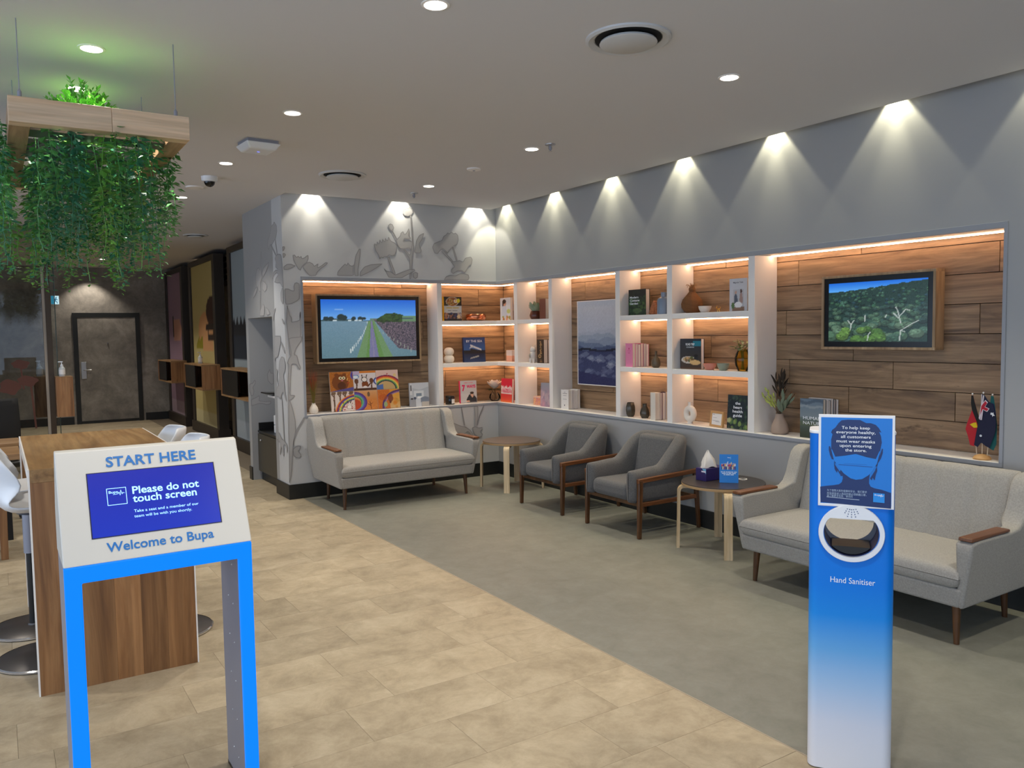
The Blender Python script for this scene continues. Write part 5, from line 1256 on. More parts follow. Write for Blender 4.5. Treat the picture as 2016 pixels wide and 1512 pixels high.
MB().box(-0.327, 0.327, 0.006, 0.028, 0.008, 0.782).build('backing', M_wall, t)
picture('artwork', t, (-0.327, 0.0055, 0.008), (1, 0, 0), (0, 0, 1), 0.654, 0.774, 70, 84, p_mount, 'matte_print', world=False)
t = thing('charger_cable', 'thin white cable and plug at the wood in the middle niche', 'cable', (0.2, -1.87, 0.77))
MB().tube([(0.228, -1.90, 0.95), (0.20, -1.88, 0.93), (0.18, -1.86, 0.86), (0.19, -1.88, 0.80), (0.15, -1.86, 0.775), (0.10, -1.90, 0.773), (0.12, -1.84, 0.773)], 0.0022, 6).build('wire', M_white, t, world=True, smooth=60)
MB().box(0.20, 0.234, -1.925, -1.885, 0.93, 1.0).build('plug', M_white, t, world=True, bevel=0.003)

M_pages = mat('book_pages', (222, 212, 200), 0.8)
def book(label, where, along, depth, z, w, h, th, paint=None, cover=(200, 200, 200), spine=None, letters=(), lmat=None, lean=0.0, rz=0.0, group=None, nx=36, ny=48, pages=None):
    loc = (depth, along, z + 0.0005) if where == 'R' else (along, depth, z + 0.0005)
    t = thing('book', label, 'book', loc, (-PI / 2 if where == 'R' else 0) + rz, group, rx=-lean)
    key = 'cover_%d_%d_%d' % cover
    cm = mat(key, cover, 0.4)
    sp = spine or cover
    MB().box(-w / 2, w / 2, 0, 0.0025, 0, h).build('front_cover', cm, t)
    MB().box(-w / 2, w / 2, th - 0.0025, th, 0, h).build('back_cover', cm, t)
    MB().box(-w / 2 - 0.0005, -w / 2 + 0.002, 0, th, 0, h).build('spine', mat('cover_%d_%d_%d' % sp, sp, 0.4), t)
    MB().box(-w / 2 + 0.003, w / 2 - 0.004, 0.0026, th - 0.0026, 0.003, h - 0.003).build('pages', pages or M_pages, t)
    if paint is not None: picture('printed_cover', t, (-w / 2, -0.0006, 0), (1, 0, 0), (0, 0, 1), w, h, nx, ny, paint, world=False)
    if letters: lettering('cover_lettering', t, [(s_, x * w - w / 2, y * h, ww * w, ch * h, bo) for s_, x, y, ww, ch, bo in letters], (0, 0, 0), (1, 0, 0), (0, 0, 1), lmat or M_wlet, world=False, lift=0.0012)
    return t
T, Mz, Bz = 1.632, 1.198, 0.77
M_klet = mat('dark_letter', (40, 40, 44), 0.5); M_plet = mat('pink_letter', (226, 40, 100), 0.5); M_glet = mat('gold_letter', (196, 150, 90), 0.4)
# --- back wall, corner bay
def p_bowl(u, v):
    c = Cv(u, v, (206, 206, 204)); c.rect(0, .62, 1, 1, (30, 26, 22)); c.ell(.47, .80, .36, .20, (196, 180, 160)); c.ell(.47, .80, .31, .17, (150, 84, 34)); c.blobs(60, (.22, .68, .72, .92), (.015, .04), [(200, 140, 60), (120, 70, 30), (220, 190, 120), (90, 110, 40)], 2)
    c.ell(.66, .82, .10, .07, (246, 240, 230)); c.ell(.66, .83, .045, .035, (240, 170, 40)); c.ell(.82, .84, .10, .085, (226, 210, 40))
    c.rect(.12, .53, .46, .565, (206, 180, 90)); c.rect(.50, .53, .84, .565, (206, 180, 90)); c.rect(.22, .42, .42, .445, (110, 110, 112)); c.rect(.46, .42, .76, .445, (110, 110, 112)); c.rect(0, 0, 1, .32, (60, 50, 60)); c.blobs(40, (0, .08, 1, .32), (.02, .07), [(140, 90, 80), (200, 180, 170), (60, 70, 110), (180, 120, 90)], 5); c.rect(0, 0, 1, .075, (20, 18, 18)); c.ell(.84, .18, .10, .08, (220, 190, 150)); return c.a
book('yellow-spined cookbook with a noodle bowl cover on the corner top shelf', 'B', -0.487, 0.07, T, 0.205, 0.248, 0.032, p_bowl, (210, 208, 204), (228, 184, 30))
def p_sea(u, v):
    c = Cv(u, v, (24, 62, 124)); c.grad(v > .47, .47, (40, 92, 160), 1, (22, 60, 120)); c.grad(v <= .47, 0, (26, 60, 110), .47, (10, 20, 44)); c.put((v > .36) & (v < .48 + .06 * np.sin(u * 5) * (u > .3)), (16, 22, 34))
    c.put((u > .30) & (u < .82) & (np.abs(v - (.78 - .35 * u)) < .055 - .03 * u), (214, 220, 226)); c.put((u > .26) & (u < .48) & (np.abs(v - (.58 + .3 * (u - .3))) < .02), (190, 200, 210)); c.put((u > .28) & (u < .7) & (np.abs(v - (.09 + .22 * u)) < .03), (150, 152, 150)); return c.a
book('dark blue coffee-table book about seaside houses on the corner middle shelf', 'B', -0.215, 0.10, Mz, 0.262, 0.262, 0.03, p_sea, (24, 56, 112), (14, 36, 80), [('BY THE SEA', .13, .80, .74, .095, .01)], lean=.06, nx=48, ny=48)
def p_seven(u, v):
    c = Cv(u, v, (196, 194, 194)); k = (40, 44, 52)
    c.ell(.68, .12, .32, .22, k); c.ell(.66, .28, .20, .12, k); c.ell(.70, .38, .10, .085, (220, 176, 150)); c.ell(.70, .45, .115, .06, (60, 42, 32)); c.ell(.74, .30, .07, .05, (220, 176, 150)); c.ell(.84, .20, .09, .12, k); c.ell(.45, .08, .12, .035, (220, 176, 150)); c.rect(0, 0, 1, .04, (180, 176, 174)); return c.a
book('white cookbook with a big pink number seven on the corner bottom shelf', 'B', -0.312, 0.075, Bz, 0.196, 0.236, 0.03, p_seven, (206, 204, 204), (226, 40, 100), [('7', .10, .56, .20, .26, .05), ('WAYS', .38, .68, .55, .13, .05), ('JAMIE OLIVER', .22, .885, .56, .045, .01)], M_plet, lean=.05)
def p_ult(u, v):
    c = Cv(u, v, (206, 30, 56)); c.grad(v > -1, 0, (230, 96, 60), .6, (206, 24, 60)); c.put((v > .36) & (v < .66 + .03 * np.sin(u * 40) + .03 * np.sin(u * 17)), (236, 220, 216)); c.rect(0, .0, 1, .05, (236, 120, 60)); c.put((v > .40) & (v < .52) & (np.sin(u * 60) > -.2), (210, 60, 70), .6); return c.a
book('red and white travel book tucked in the corner of the bottom shelf', 'R', -0.098, 0.040, Bz, 0.212, 0.249, 0.028, p_ult, (206, 30, 56), None, [('ULTIMATE', .14, .50, .76, .085, .02), ('TRAVELIST', .16, .40, .74, .085, .02)], M_plet, lean=.05)
def p_woman(u, v):
    c = Cv(u, v, (226, 226, 228)); c.ell(.40, .30, .30, .28, (208, 214, 226)); c.ell(.38, .58, .20, .24, (206, 212, 224)); c.ell(.44, .76, .14, .13, (216, 164, 136)); c.ell(.40, .84, .18, .09, (50, 36, 30)); c.ell(.27, .74, .06, .13, (50, 36, 30)); c.blobs(26, (.2, .02, 1, .16), (.03, .09), [(216, 110, 70), (230, 160, 120), (140, 160, 60), (236, 210, 190)], 4); c.ell(.82, .40, .18, .10, (206, 210, 130)); return c.a
book('white cookbook with a woman in white in the corner of the top shelf', 'R', -0.095, 0.050, T, 0.20, 0.236, 0.028, p_woman, (224, 224, 226), nx=36, ny=42)
# --- books stacked front to back on the right wall
def row_of_books(names, along, d0, z, w, h, specs, group):
    d_ = d0
    for i, (lab, cov, th_, sp, pn, let, lm) in enumerate(specs):
        hh = h - (0.004 * ((i * 7) % 3)); ww = w - 0.002 * ((i * 5) % 4)
        book(lab, 'R', along, d_, z, ww, hh, th_ - 0.001, pn, cov, sp, let, lm, group=group, pages=mat('pages_%d' % (i % 3), [(222, 212, 200), (206, 198, 194), (232, 226, 220)][i % 3], .8)); d_ += th_
row_of_books(0, -0.805, 0.03, T, 0.10, 0.196, [('brown-red book at the right end of the narrow top shelf', (122, 66, 52), .06, None, None, (), None), ('dark red book behind the brown-red one on the narrow top shelf', (74, 40, 38), .05, None, None, (), None)], 'books on the narrow shelves')
def p_gold(u, v):
    c = Cv(u, v, (48, 34, 26)); c.ell(.4, .30, .22, .08, (190, 150, 96)); c.ell(.4, .30, .12, .04, (60, 40, 30))
    for i, (p, q) in enumerate(((.40, .95), (.05, .22))):
        n_ = int((q - p) / .06)
        for k in range(n_): y = p + .06 * k; c.rect(.42 + .05 * (k % 2), y, .72 - .06 * (k % 3), y + .035, (188, 146, 92))
    return c.a
row_of_books(0, -0.760, 0.03, Mz, 0.115, 0.232, [('dark brown book with gold lettering on the narrow middle shelf', (48, 34, 26), .05, None, p_gold, (), None), ('dark maroon book behind the gold-lettered one on the narrow middle shelf', (60, 24, 26), .04, None, None, (), None)], 'books on the narrow shelves')
def p_pg(u, v):
    c = Cv(u, v, (150, 140, 150)); c.grad(v > -1, 0, (190, 140, 156), 1, (138, 146, 158)); c.blobs(30, (0, 0, 1, .7), (.06, .2), [(206, 150, 160), (160, 130, 150), (210, 180, 180), (130, 130, 150)], 6, 1, .4); return c.a
book('pink-grey marbled book on the narrow bottom shelf', 'R', -0.790, 0.055, Bz, 0.155, 0.233, 0.03, p_pg, (150, 140, 150), lean=.05)
def p_motif(u, v):
    c = Cv(u, v, (228, 224, 220)); k = (96, 94, 96); c.rect(.42, .87, .58, .89, k); c.rect(.20, .79, .80, .82, k); c.rect(.28, .70, .72, .715, (150, 148, 148)); c.rect(.24, .58, .76, .595, (150, 148, 148)); c.rect(.24, .50, .76, .515, (150, 148, 148)); c.ell(.48, .20, .06, .035, (40, 40, 42)); return c.a
specs = [('white book with a small black motif standing in front of the middle niche stack', (226, 222, 218), .04, None, p_motif, (), None),
         ('plain white book second in the middle niche stack', (214, 208, 202), .035, None, None, (), None), ('plain cream book third in the middle niche stack', (206, 198, 188), .035, None, None, (), None), ('plain white book at the back of the middle niche stack', (224, 220, 216), .03, None, None, (), None)]
row_of_books(0, -1.128, 0.05, Bz, 0.118, 0.184, specs, 'white books in the middle niche')
def p_garden(u, v):
    c = Cv(u, v, (34, 54, 34)); c.blobs(200, (0, 0, 1, .8), (.02, .08), [(52, 84, 40), (24, 40, 26), (74, 108, 50), (40, 62, 40)], 7, .8, .7); c.rect(0, .84, 1, 1, (24, 30, 30)); c.blobs(30, (0, .75, 1, 1), (.05, .12), [(30, 44, 34), (20, 28, 26)], 8); c.ell(.5, .18, .25, .10, (96, 120, 70), .6); return c.a
book('dark green cottage garden book on the top shelf of the third bay', 'R', -2.130, 0.075, T, 0.215, 0.216, 0.045, p_garden, (30, 44, 32), None, [('Modern', .08, .66, .50, .085, .02), ('Cottage', .08, .54, .56, .085, .02), ('Garden', .08, .42, .48, .085, .02)], nx=44, ny=44)
def p_pink(u, v):
    c = Cv(u, v, (226, 132, 170)); k = (196, 64, 110); c.ell(.5, .78, .10, .04, k); c.rect(.30, .66, .48, .70, k); c.rect(.52, .66, .72, .70, k); c.rect(.34, .58, .66, .61, k); return c.a
specs = [('bright pink slim book at the front of the row on the third bay middle shelf', (226, 130, 168), .035, None, p_pink, (), None)]
for i, (c_, n_) in enumerate((((206, 150, 176), 'dusty pink slim book second'), ((130, 132, 140), 'dark grey slim book third'), ((210, 100, 130), 'rose slim book fourth'), ((158, 158, 164), 'light grey slim book fifth'), ((200, 130, 150), 'pale rose slim book last'))):
    specs.append((n_ + ' in the row on the third bay middle shelf', c_, .030, None, None, (), None))
row_of_books(0, -2.085, 0.022, Mz, 0.088, 0.198, specs, 'slim pink and grey books')
specs = [('cream slim book at the front of the row on the third bay bottom shelf', (216, 208, 196), .05, None, None, (), None)]
for c_, n_ in (((96, 40, 60), 'maroon slim book second'), ((200, 190, 196), 'lilac-white slim book third'), ((60, 44, 56), 'dark plum slim book fourth'), ((190, 150, 160), 'pale pink slim book last')): specs.append((n_ + ' in the row on the third bay bottom shelf', c_, .032, None, None, (), None))
row_of_books(0, -2.375, 0.022, Bz, 0.060, 0.226, specs, 'slim books on the bottom shelf')
def p_magn(u, v):
    c = Cv(u, v, (206, 206, 210)); c.rect(.2, .08, .8, .66, (190, 190, 194)); c.rect(.15, .02, .85, .14, (150, 118, 96)); c.ell(.36, .34, .10, .20, (90, 96, 110)); c.ell(.66, .36, .09, .22, (170, 140, 130)); c.ell(.36, .58, .06, .05, (200, 160, 140)); c.ell(.66, .61, .06, .06, (90, 60, 50)); c.ell(.5, .2, .22, .09, (240, 240, 240)); c.ell(.2, .18, .09, .10, (90, 120, 70)); return c.a
book('white family cookbook at the right end of the fourth bay top shelf', 'R', -3.215, 0.085, T, 0.165, 0.238, 0.05, p_magn, (214, 212, 212), None, [('Magnolia Table', .22, .86, .56, .045, .01)], M_klet)
def p_roadtrip(u, v):
    c = Cv(u, v, (44, 48, 56)); c.grad(v > -1, 0, (70, 54, 42), .9, (40, 48, 60)); c.rect(.62, .76, 1, .92, (30, 120, 140)); c.ell(.42, .30, .36, .12, (200, 192, 180)); c.ell(.42, .32, .27, .08, (150, 120, 90)); c.blobs(18, (.2, .25, .62, .38), (.02, .06), [(210, 170, 110), (120, 80, 50), (80, 90, 50)], 4); c.ell(.76, .40, .11, .10, (40, 40, 44)); c.ell(.76, .44, .09, .04, (20, 16, 16)); c.ell(.72, .22, .26, .08, (212, 176, 120)); c.rect(0, 0, 1, .06, (90, 64, 44)); return c.a
book('road trip cookbook with a plate on its dark cover, fourth bay middle shelf', 'R', -2.742, 0.080, Mz, 0.222, 0.236, 0.035, p_roadtrip, (40, 44, 50), None, [('ROAD TRIP', .27, .78, .42, .075, .02), ('COOKBOOK', .30, .70, .38, .045, 0)], nx=44, ny=48, pages=mat('pages_white', (232, 226, 222), .8))
def p_heart(u, v):
    c = Cv(u, v, (30, 42, 46)); c.blobs(130, (0, 0, 1, 1), (.02, .07), [(26, 44, 40), (52, 78, 50), (36, 48, 60), (70, 96, 70), (18, 28, 34)], 12, .9, .7); c.blobs(14, (0, 0, 1, .28), (.05, .09), [(130, 150, 80), (92, 122, 66), (180, 176, 130)], 15); c.put((np.abs(u - .5) < .33) & (v > .30) & (v < .80), (26, 36, 46), .75); return c.a
book('dark heart health book at the right end of the fourth bay bottom shelf', 'R', -3.213, 0.075, Bz, 0.192, 0.250, 0.02, p_heart, (24, 34, 38), None, [('the', .38, .72, .25, .085, .015), ('heart', .30, .60, .42, .085, .015), ('health', .26, .48, .50, .085, .015), ('guide', .29, .36, .44, .085, .015)], lean=.06, nx=44, ny=56)
def p_human(u, v):
    c = Cv(u, v, (96, 112, 124)); c.grad(v > .5, .5, (124, 136, 142), 1, (96, 114, 132)); c.put((np.abs(v - .93 + .04 * np.sin(u * 6)) < .04), (70, 86, 104), .8); c.put((np.abs(v - .80 - .02 * np.sin(u * 9)) < .03), (150, 158, 162), .6); c.grad(v <= .52, 0, (40, 48, 34), .52, (96, 110, 108)); c.rect(0, .30, 1, .42, (86, 96, 66), .6); return c.a
specs = [('landscape-cover book with white capitals at the front of the row in the right television niche', (70, 80, 84), .032, None, p_human, [('HUMAN', .14, .47, .80, .085, .0), ('NATURE', .14, .345, .84, .085, .0)], M_wlet)]
for c_, n_ in (((196, 194, 198), 'white-edged book second'), ((90, 92, 96), 'grey book third'), ((190, 188, 190), 'pale book fourth'), ((34, 36, 44), 'black book fifth'), ((204, 202, 206), 'white book last')): specs.append((n_ + ' in the row in the right television niche', c_, .026, None, None, (), None))
row_of_books(0, -3.862, 0.065, Bz, 0.178, 0.262, specs, 'books in the right television niche')
def p_room(u, v):
    c = Cv(u, v, (176, 182, 190)); c.put(v > .70 + .25 * np.abs(u - .5), (196, 200, 206)); c.rect(.22, .40, .72, .68, (208, 212, 216)); c.rect(.34, .42, .62, .56, (120, 136, 152)); c.rect(.38, .34, .60, .44, (230, 232, 234)); c.put((v < .36), (150, 152, 158)); c.put((v < .36) & (u > .3) & (u < .6), (200, 204, 210)); c.put((u > .56) & (v < .36 - .05 * np.sin(u * 6)) & (v > .18), (120, 130, 146)); c.put((u > .60) & (v <= .20), (188, 180, 172)); c.put((u < .14) & (v > .5), (206, 208, 212)); c.rect(.04, .66, .10, .90, (60, 60, 66)); c.ell(.10, .34, .06, .04, (40, 40, 46)); c.ell(.26, .36, .08, .05, (70, 80, 100)); return c.a
book('grey-white interior design book at the right end of the left television niche', 'B', -0.893, 0.055, Bz, 0.212, 0.242, 0.022, p_room, (186, 188, 194), None, lean=.07)

# --- six small paintings mounted together
M_canvas = mat('canvas_edge', (206, 186, 170), 0.8)
def rb(c, cx, cy, r, w, asp=1.0, cols=((70, 50, 130), (60, 90, 180), (80, 150, 110), (220, 200, 80), (230, 130, 50), (200, 50, 60))):
    for i, k_ in enumerate(cols): c.arc(cx, cy, r + w * i, r + w * (i + 1), k_, asp)
def q1(u, v):
    c = Cv(u, v, (176, 104, 36)); c.noise(10, 1); c.ell(.45, .45, .36, .42, (122, 66, 24)); c.ell(.30, .84, .09, .10, (122, 66, 24)); c.ell(.64, .84, .09, .10, (122, 66, 24)); c.ell(.46, .68, .07, .08, (236, 224, 180)); c.ell(.60, .68, .07, .08, (236, 224, 180)); c.ell(.47, .67, .03, .04, (20, 16, 14)); c.ell(.60, .67, .03, .04, (20, 16, 14)); c.ell(.53, .56, .05, .04, (190, 110, 120)); c.ell(.50, .28, .18, .20, (88, 46, 20)); rb(c, 1.25, .8, .26, .03, cols=((96, 40, 120), (70, 60, 150), (84, 100, 170))); c.put((v < .2 * u), (90, 80, 140)); c.blobs(20, (.72, .3, .85, 1), (.01, .025), [(236, 190, 90), (200, 60, 40)], 3); return c.a
def q2(u, v):
    c = Cv(u, v, (216, 206, 206)); c.rect(.25, .90, 1, 1, (206, 120, 40)); c.put(v < .10, (80, 46, 26)); c.ell(.50, .30, .15, .20, (126, 66, 28)); c.ell(.48, .56, .10, .14, (230, 220, 214)); c.arc(.48, .56, .11, .135, (40, 26, 20)); c.line(.40, .64, .38, .80, .02, (60, 36, 24)); c.line(.56, .64, .60, .80, .02, (60, 36, 24)); c.ell(.5, .16, .10, .06, (230, 220, 214))
    for x in (.12, .78): c.line(x, .08, x + .02, .40, .03, (90, 54, 32)); c.ell(x + .01, .48, .09, .14, (104, 64, 40))
    c.line(.62, .2, .74, .34, .03, (90, 50, 26)); rb(c, 1.1, .45, .12, .035, cols=((210, 220, 236), (70, 90, 170), (60, 60, 120))); c.ell(.10, .72, .16, .12, (110, 140, 190)); c.ell(.10, .70, .12, .08, (220, 226, 230)); c.put((u < .28) & (v > .82), (186, 170, 200)); return c.a
def q3(u, v):
    c = Cv(u, v, (216, 184, 172)); rb(c, .42, .0, .42, .055, cols=((40, 60, 70), (110, 160, 90), (226, 200, 90), (226, 140, 60), (200, 70, 50), (120, 40, 80))); c.arc(.42, 0, 0, .42, (196, 164, 110)); c.put((v < .32 - .1 * np.cos(u * 4)) & (u < .3), (80, 110, 170)); c.ell(.84, .72, .07, .09, (220, 190, 130)); c.ell(.50, .80, .04, .03, (180, 80, 80)); return c.a
def q4(u, v):
    c = Cv(u, v, (222, 206, 196)); R = np.random.RandomState(5)
    for x in (.12, .38, .60, .88): c.line(x, .55, x + .03, .95, .03, (110, 80, 60)); c.ell(x, .95, .10, .10, (120, 92, 70)); c.line(x, .75, x - .10, .9, .02, (110, 80, 60))
    c.line(.12, 0, .14, .6, .03, (96, 70, 50)); rb(c, 1.1, -.1, .66, .05, cols=((60, 40, 120), (120, 170, 90), (230, 200, 80), (70, 90, 170), (150, 40, 70), (226, 140, 70)))
    c.blobs(40, (.3, 0, 1, .45), (.02, .05), [(190, 60, 60), (140, 60, 40), (220, 130, 110)], 9, .6); c.ell(.76, .22, .09, .18, (236, 226, 216)); c.arc(.76, .20, .10, .115, (70, 40, 30)); c.line(.72, .4, .68, .52, .02, (90, 60, 50)); c.line(.80, .4, .85, .52, .02, (90, 60, 50)); return c.a
def q5(u, v):
    c = Cv(u, v, (206, 128, 60)); c.noise(8, 4); c.grad(v > .5, .5, (206, 128, 60), 1, (214, 160, 110)); rb(c, .0, .42, .26, .055, cols=((60, 130, 90), (120, 180, 110), (90, 120, 180), (96, 70, 150), (84, 50, 130))); c.arc(0, .3, 0, .27, (186, 70, 36)); c.ell(.62, .80, .06, .13, (110, 84, 60)); c.line(.70, .05, .66, .40, .018, (120, 66, 30)); c.line(.67, .25, .76, .34, .014, (120, 66, 30)); c.line(.67, .2, .58, .30, .014, (120, 66, 30)); return c.a
def q6(u, v):
    c = Cv(u, v, (200, 110, 40)); c.noise(9, 6); c.grad(u > .55, 0, (206, 170, 120), .9, (220, 150, 40)); rb(c, 1.05, .10, .72, .05, cols=((150, 120, 150), (96, 60, 110), (70, 50, 110))); c.ell(.58, .52, .12, .18, (130, 70, 46)); c.ell(.60, .66, .08, .09, (130, 70, 46)); c.ell(.56, .34, .05, .08, (110, 56, 36)); c.ell(.34, .22, .08, .14, (150, 170, 120)); c.ell(.24, .6, .2, .16, (186, 84, 30), .6); c.blobs(12, (.7, .05, 1, .6), (.04, .1), [(214, 130, 40), (190, 140, 60)], 3, 1, .5); return c.a
pl_ = thing('painting_panel', 'panel of six small colourful animal and rainbow paintings leaning in the left niche', 'painting', (-1.451, 0.085, Bz + 0.001), 0, rx=-0.14)
cw, chh = 0.2385, 0.192
for i, fn in enumerate((q4, q5, q6, q1, q2, q3)):
    x = (i % 3 - 1.5) * cw; z = (i // 3) * chh
    cv = MB().box(x + 0.001, x + cw - 0.001, 0, 0.016, z + 0.001, z + chh - 0.001).build('canvas', M_canvas, pl_)
    picture('painted_face', cv, (x + 0.002, -0.0006, z + 0.002), (1, 0, 0), (0, 0, 1), cw - 0.004, chh - 0.004, 64, 52, fn, 'matte_print', world=False)

# --- ornaments
def at(where, along, depth, z): return (depth, along, z) if where == 'R' else (along, depth, z)
def lathe_thing(name, label, cat, loc, part_name, prof, m, n=32, group=None, smooth=40):
    t = thing(name, label, cat, loc, 0, group)
    o = MB().lathe(prof, n=n, capt=False).build(part_name, m, t, smooth=smooth)
    return t
M_copper = mat('polished_copper', (226, 140, 104), 0.18, metal=1.0)
t = lathe_thing('copper_bowl', 'low polished copper bowl on the corner top shelf', 'bowl', at('B', -0.195, 0.105, T), 'bowl', [(0.075, 0), (0.096, 0.010), (0.108, 0.036), (0.106, 0.058), (0.096, 0.070), (0.092, 0.069), (0.10, 0.055), (0.10, 0.035), (0.09, 0.015), (0.001, 0.008)], M_copper)
M_cer = mat('white_ceramic', (228, 218, 206), 0.4); M_cerm = mat('matt_white_ceramic', (226, 216, 204), 0.8)
t = thing('sphere_vase', 'white ornament of two stacked balls on the corner middle shelf', 'ornament', at('B', -0.532, 0.09, Mz))
MB().lathe([(0.028, 0.0), (0.044, 0.010), (0.053, 0.030), (0.055, 0.045), (0.051, 0.062), (0.040, 0.076), (0.032, 0.081)], n=28, capt=False).build('lower_ball', M_cer, t, smooth=60)
MB().lathe([(0.032, 0.081), (0.041, 0.087), (0.050, 0.102), (0.053, 0.117), (0.050, 0.134), (0.040, 0.150), (0.022, 0.160), (0.001, 0.162)], n=28, capb=False, capt=False).build('upper_ball', M_cer, t, smooth=60)
t = thing('candle_box', 'small white and peach boxed candle in the corner of the middle shelf', 'candle', at('R', -0.075, 0.10, Mz), -PI / 2)
MB().box(-0.055, 0.055, 0, 0.09, 0, 0.062).build('lower_half', mat('peach', (232, 170, 142), 0.5), t); MB().box(-0.055, 0.055, 0, 0.09, 0.0622, 0.120).build('upper_half', mat('cream_box', (226, 210, 202), 0.5), t)
t = thing('candle', 'black jar candle with a white label on the corner bottom shelf', 'candle', at('B', -0.538, 0.075, Bz))
MB().lathe([(0.046, 0), (0.048, 0.004), (0.048, 0.072), (0.046, 0.076)], n=32).build('jar', mat('black_glass_jar', (18, 17, 18), 0.15), t, smooth=40)
MB().lathe([(0.049, 0.074), (0.049, 0.090), (0.046, 0.092)], n=32).build('lid', M_black, t, smooth=40)
MB().grid([[(0.0486 * math.sin(a), -0.0486 * math.cos(a), z) for a in [-0.15 + 1.0 * i / 8 for i in range(9)]] for z in (0.012, 0.058)]).build('paper_label', M_white, t, smooth=40)
def petal_strip(mb, base, d, up, L_, W_, curl, n=6):
    d = d.normalized(); sd = d.cross(up).normalized(); nn = sd.cross(d); rows = []
    for i in range(n + 1):
        q = i / n; p = base + d * L_ * q + nn * curl * L_ * q * q; w = W_ * L_ * math.sin(PI * min(0.98, 0.08 + 0.86 * q)) ** 0.8
        rows.append([tuple(p - sd * w + nn * 0.25 * w), tuple(p), tuple(p + sd * w + nn * 0.25 * w)])
    mb.grid(rows)
t = thing('flower_vase', 'round glass vase with a large white magnolia on the corner bottom shelf', 'vase', at('B', 0.030, 0.115, Bz))
MB().lathe([(0.034, 0), (0.052, 0.014), (0.060, 0.040), (0.054, 0.068), (0.040, 0.084), (0.042, 0.090)], n=28, capt=False).build('glass_bowl', 'clear_glass', t, smooth=60)
MB().tube([(0, 0, 0.01), (0.01, 0, 0.06), (0.0, 0, 0.13)], 0.006, 8).tube([(0.03, 0, 0.02), (0.0, 0, 0.07), (-0.03, 0, 0.11)], 0.004, 6).build('stem', mat('brown_stem', (84, 62, 36), 0.6), t, smooth=50)
mb = MB(); R = random.Random(5)
for a in (0.3, 1.4, 2.6, 3.6, 4.7, 5.6): petal_strip(mb, Vector((0, 0, 0.12)), Vector((math.cos(a), math.sin(a), 0.25)), Vector((0, 0, 1)), 0.105, 0.30, -0.25)
mb.build('dark_leaf', mat('magnolia_leaf', (44, 54, 26), 0.3), t, smooth=80)
mb = MB()
for k_, (rad, el, ln_) in enumerate(((6, 0.55, 0.105), (6, 1.1, 0.10), (4, 2.4, 0.085))):
    for i in range(rad): a = 2 * PI * i / rad + k_ * 0.5; petal_strip(mb, Vector((0.01 * math.cos(a), 0.01 * math.sin(a), 0.135)), Vector((math.cos(a), math.sin(a), el)), Vector((0, 0, 1)), ln_, 0.36, 0.25)
mb.build('white_bloom', mat('white_petal', (240, 228, 214), 0.6), t, smooth=80)
# narrow bay
t = thing('succulent', 'pale green succulent in a brown pot on the narrow top shelf', 'potted plant', at('R', -0.615, 0.075, T))
MB().lathe([(0.040, 0), (0.052, 0.012), (0.058, 0.04), (0.050, 0.066), (0.046, 0.082), (0.042, 0.082), (0.044, 0.066)], n=28, capt=False).build('pot', mat('brown_glaze', (92, 48, 34), 0.25), t, smooth=40)
MB().lathe([(0.001, 0.070), (0.045, 0.070)], n=20, capb=False, capt=False).build('soil', mat('soil', (50, 36, 26), 0.95), t)
mb = MB(); R = random.Random(9)
for r_, el, n_, ln_ in ((0.02, 0.7, 8, 0.075), (0.012, 1.5, 7, 0.085), (0.005, 3.0, 5, 0.09), (0.02, 1.0, 6, 0.095)):
    for i in range(n_): a = 2 * PI * (i + R.random() * .5) / n_; petal_strip(mb, Vector((r_ * math.cos(a), r_ * math.sin(a), 0.075)), Vector((math.cos(a), math.sin(a), el)), Vector((0, 0, 1)), ln_ * R.uniform(.85, 1.2), 0.24, 0.2)
mb.build('fleshy_leaves', mat('succulent_green', (150, 166, 138), 0.5), t, smooth=80)
t = thing('animal_figurine', 'white ceramic animal figurine with pricked ears on the narrow middle shelf', 'figurine', at('R', -0.600, 0.055, Mz), -PI / 2 + 0.3)
mc = mat('glazed_white', (214, 206, 198), 0.3)
MB().ball((0, 0, 0.075), 0.045, 20, 14, 0.86, 0.9, 1.15).ball((0.0, -0.004, 0.128), 0.034, 20, 12, 0.95, 0.95, 1.0).build('body', mc, t, smooth=0)
for sx in (-1, 1):
    MB().tube([(sx * 0.018, 0, 0.150), (sx * 0.024, 0, 0.180)], [0.011, 0.002], 8).build('ear', mc, t, smooth=60)
    for yy in (-0.02, 0.022): MB().tube([(sx * 0.020, yy, 0.0), (sx * 0.020, yy, 0.045)], [0.012, 0.016], 10).build('leg', mc, t, smooth=60)
MB().ball((-0.012, -0.030, 0.075), 0.024, 14, 10, 0.8, 0.5, 1.0).build('grey_patch', mat('clay_patch', (150, 140, 126), 0.6), t, smooth=0)
t = thing('gift_box', 'small pink and orange patterned box on the narrow bottom shelf', 'box', at('R', -0.585, 0.10, Bz), -PI / 2)
MB().box(-0.060, 0.060, 0, 0.08, 0, 0.086).build('carton', mat('peach_box', (222, 160, 130), 0.5), t, bevel=0.001)
def p_pat(u, v):
    c = Cv(u, v, (220, 150, 120)); c.blobs(60, (0, 0, 1, 1), (.03, .08), [(206, 110, 110), (236, 190, 130), (190, 120, 150), (230, 160, 90)], 8); c.rect(0, .86, 1, 1, (226, 190, 170)); return c.a
picture('printed_front', t, (-0.060, -0.0006, 0), (1, 0, 0), (0, 0, 1), 0.12, 0.086, 24, 18, p_pat, world=False)
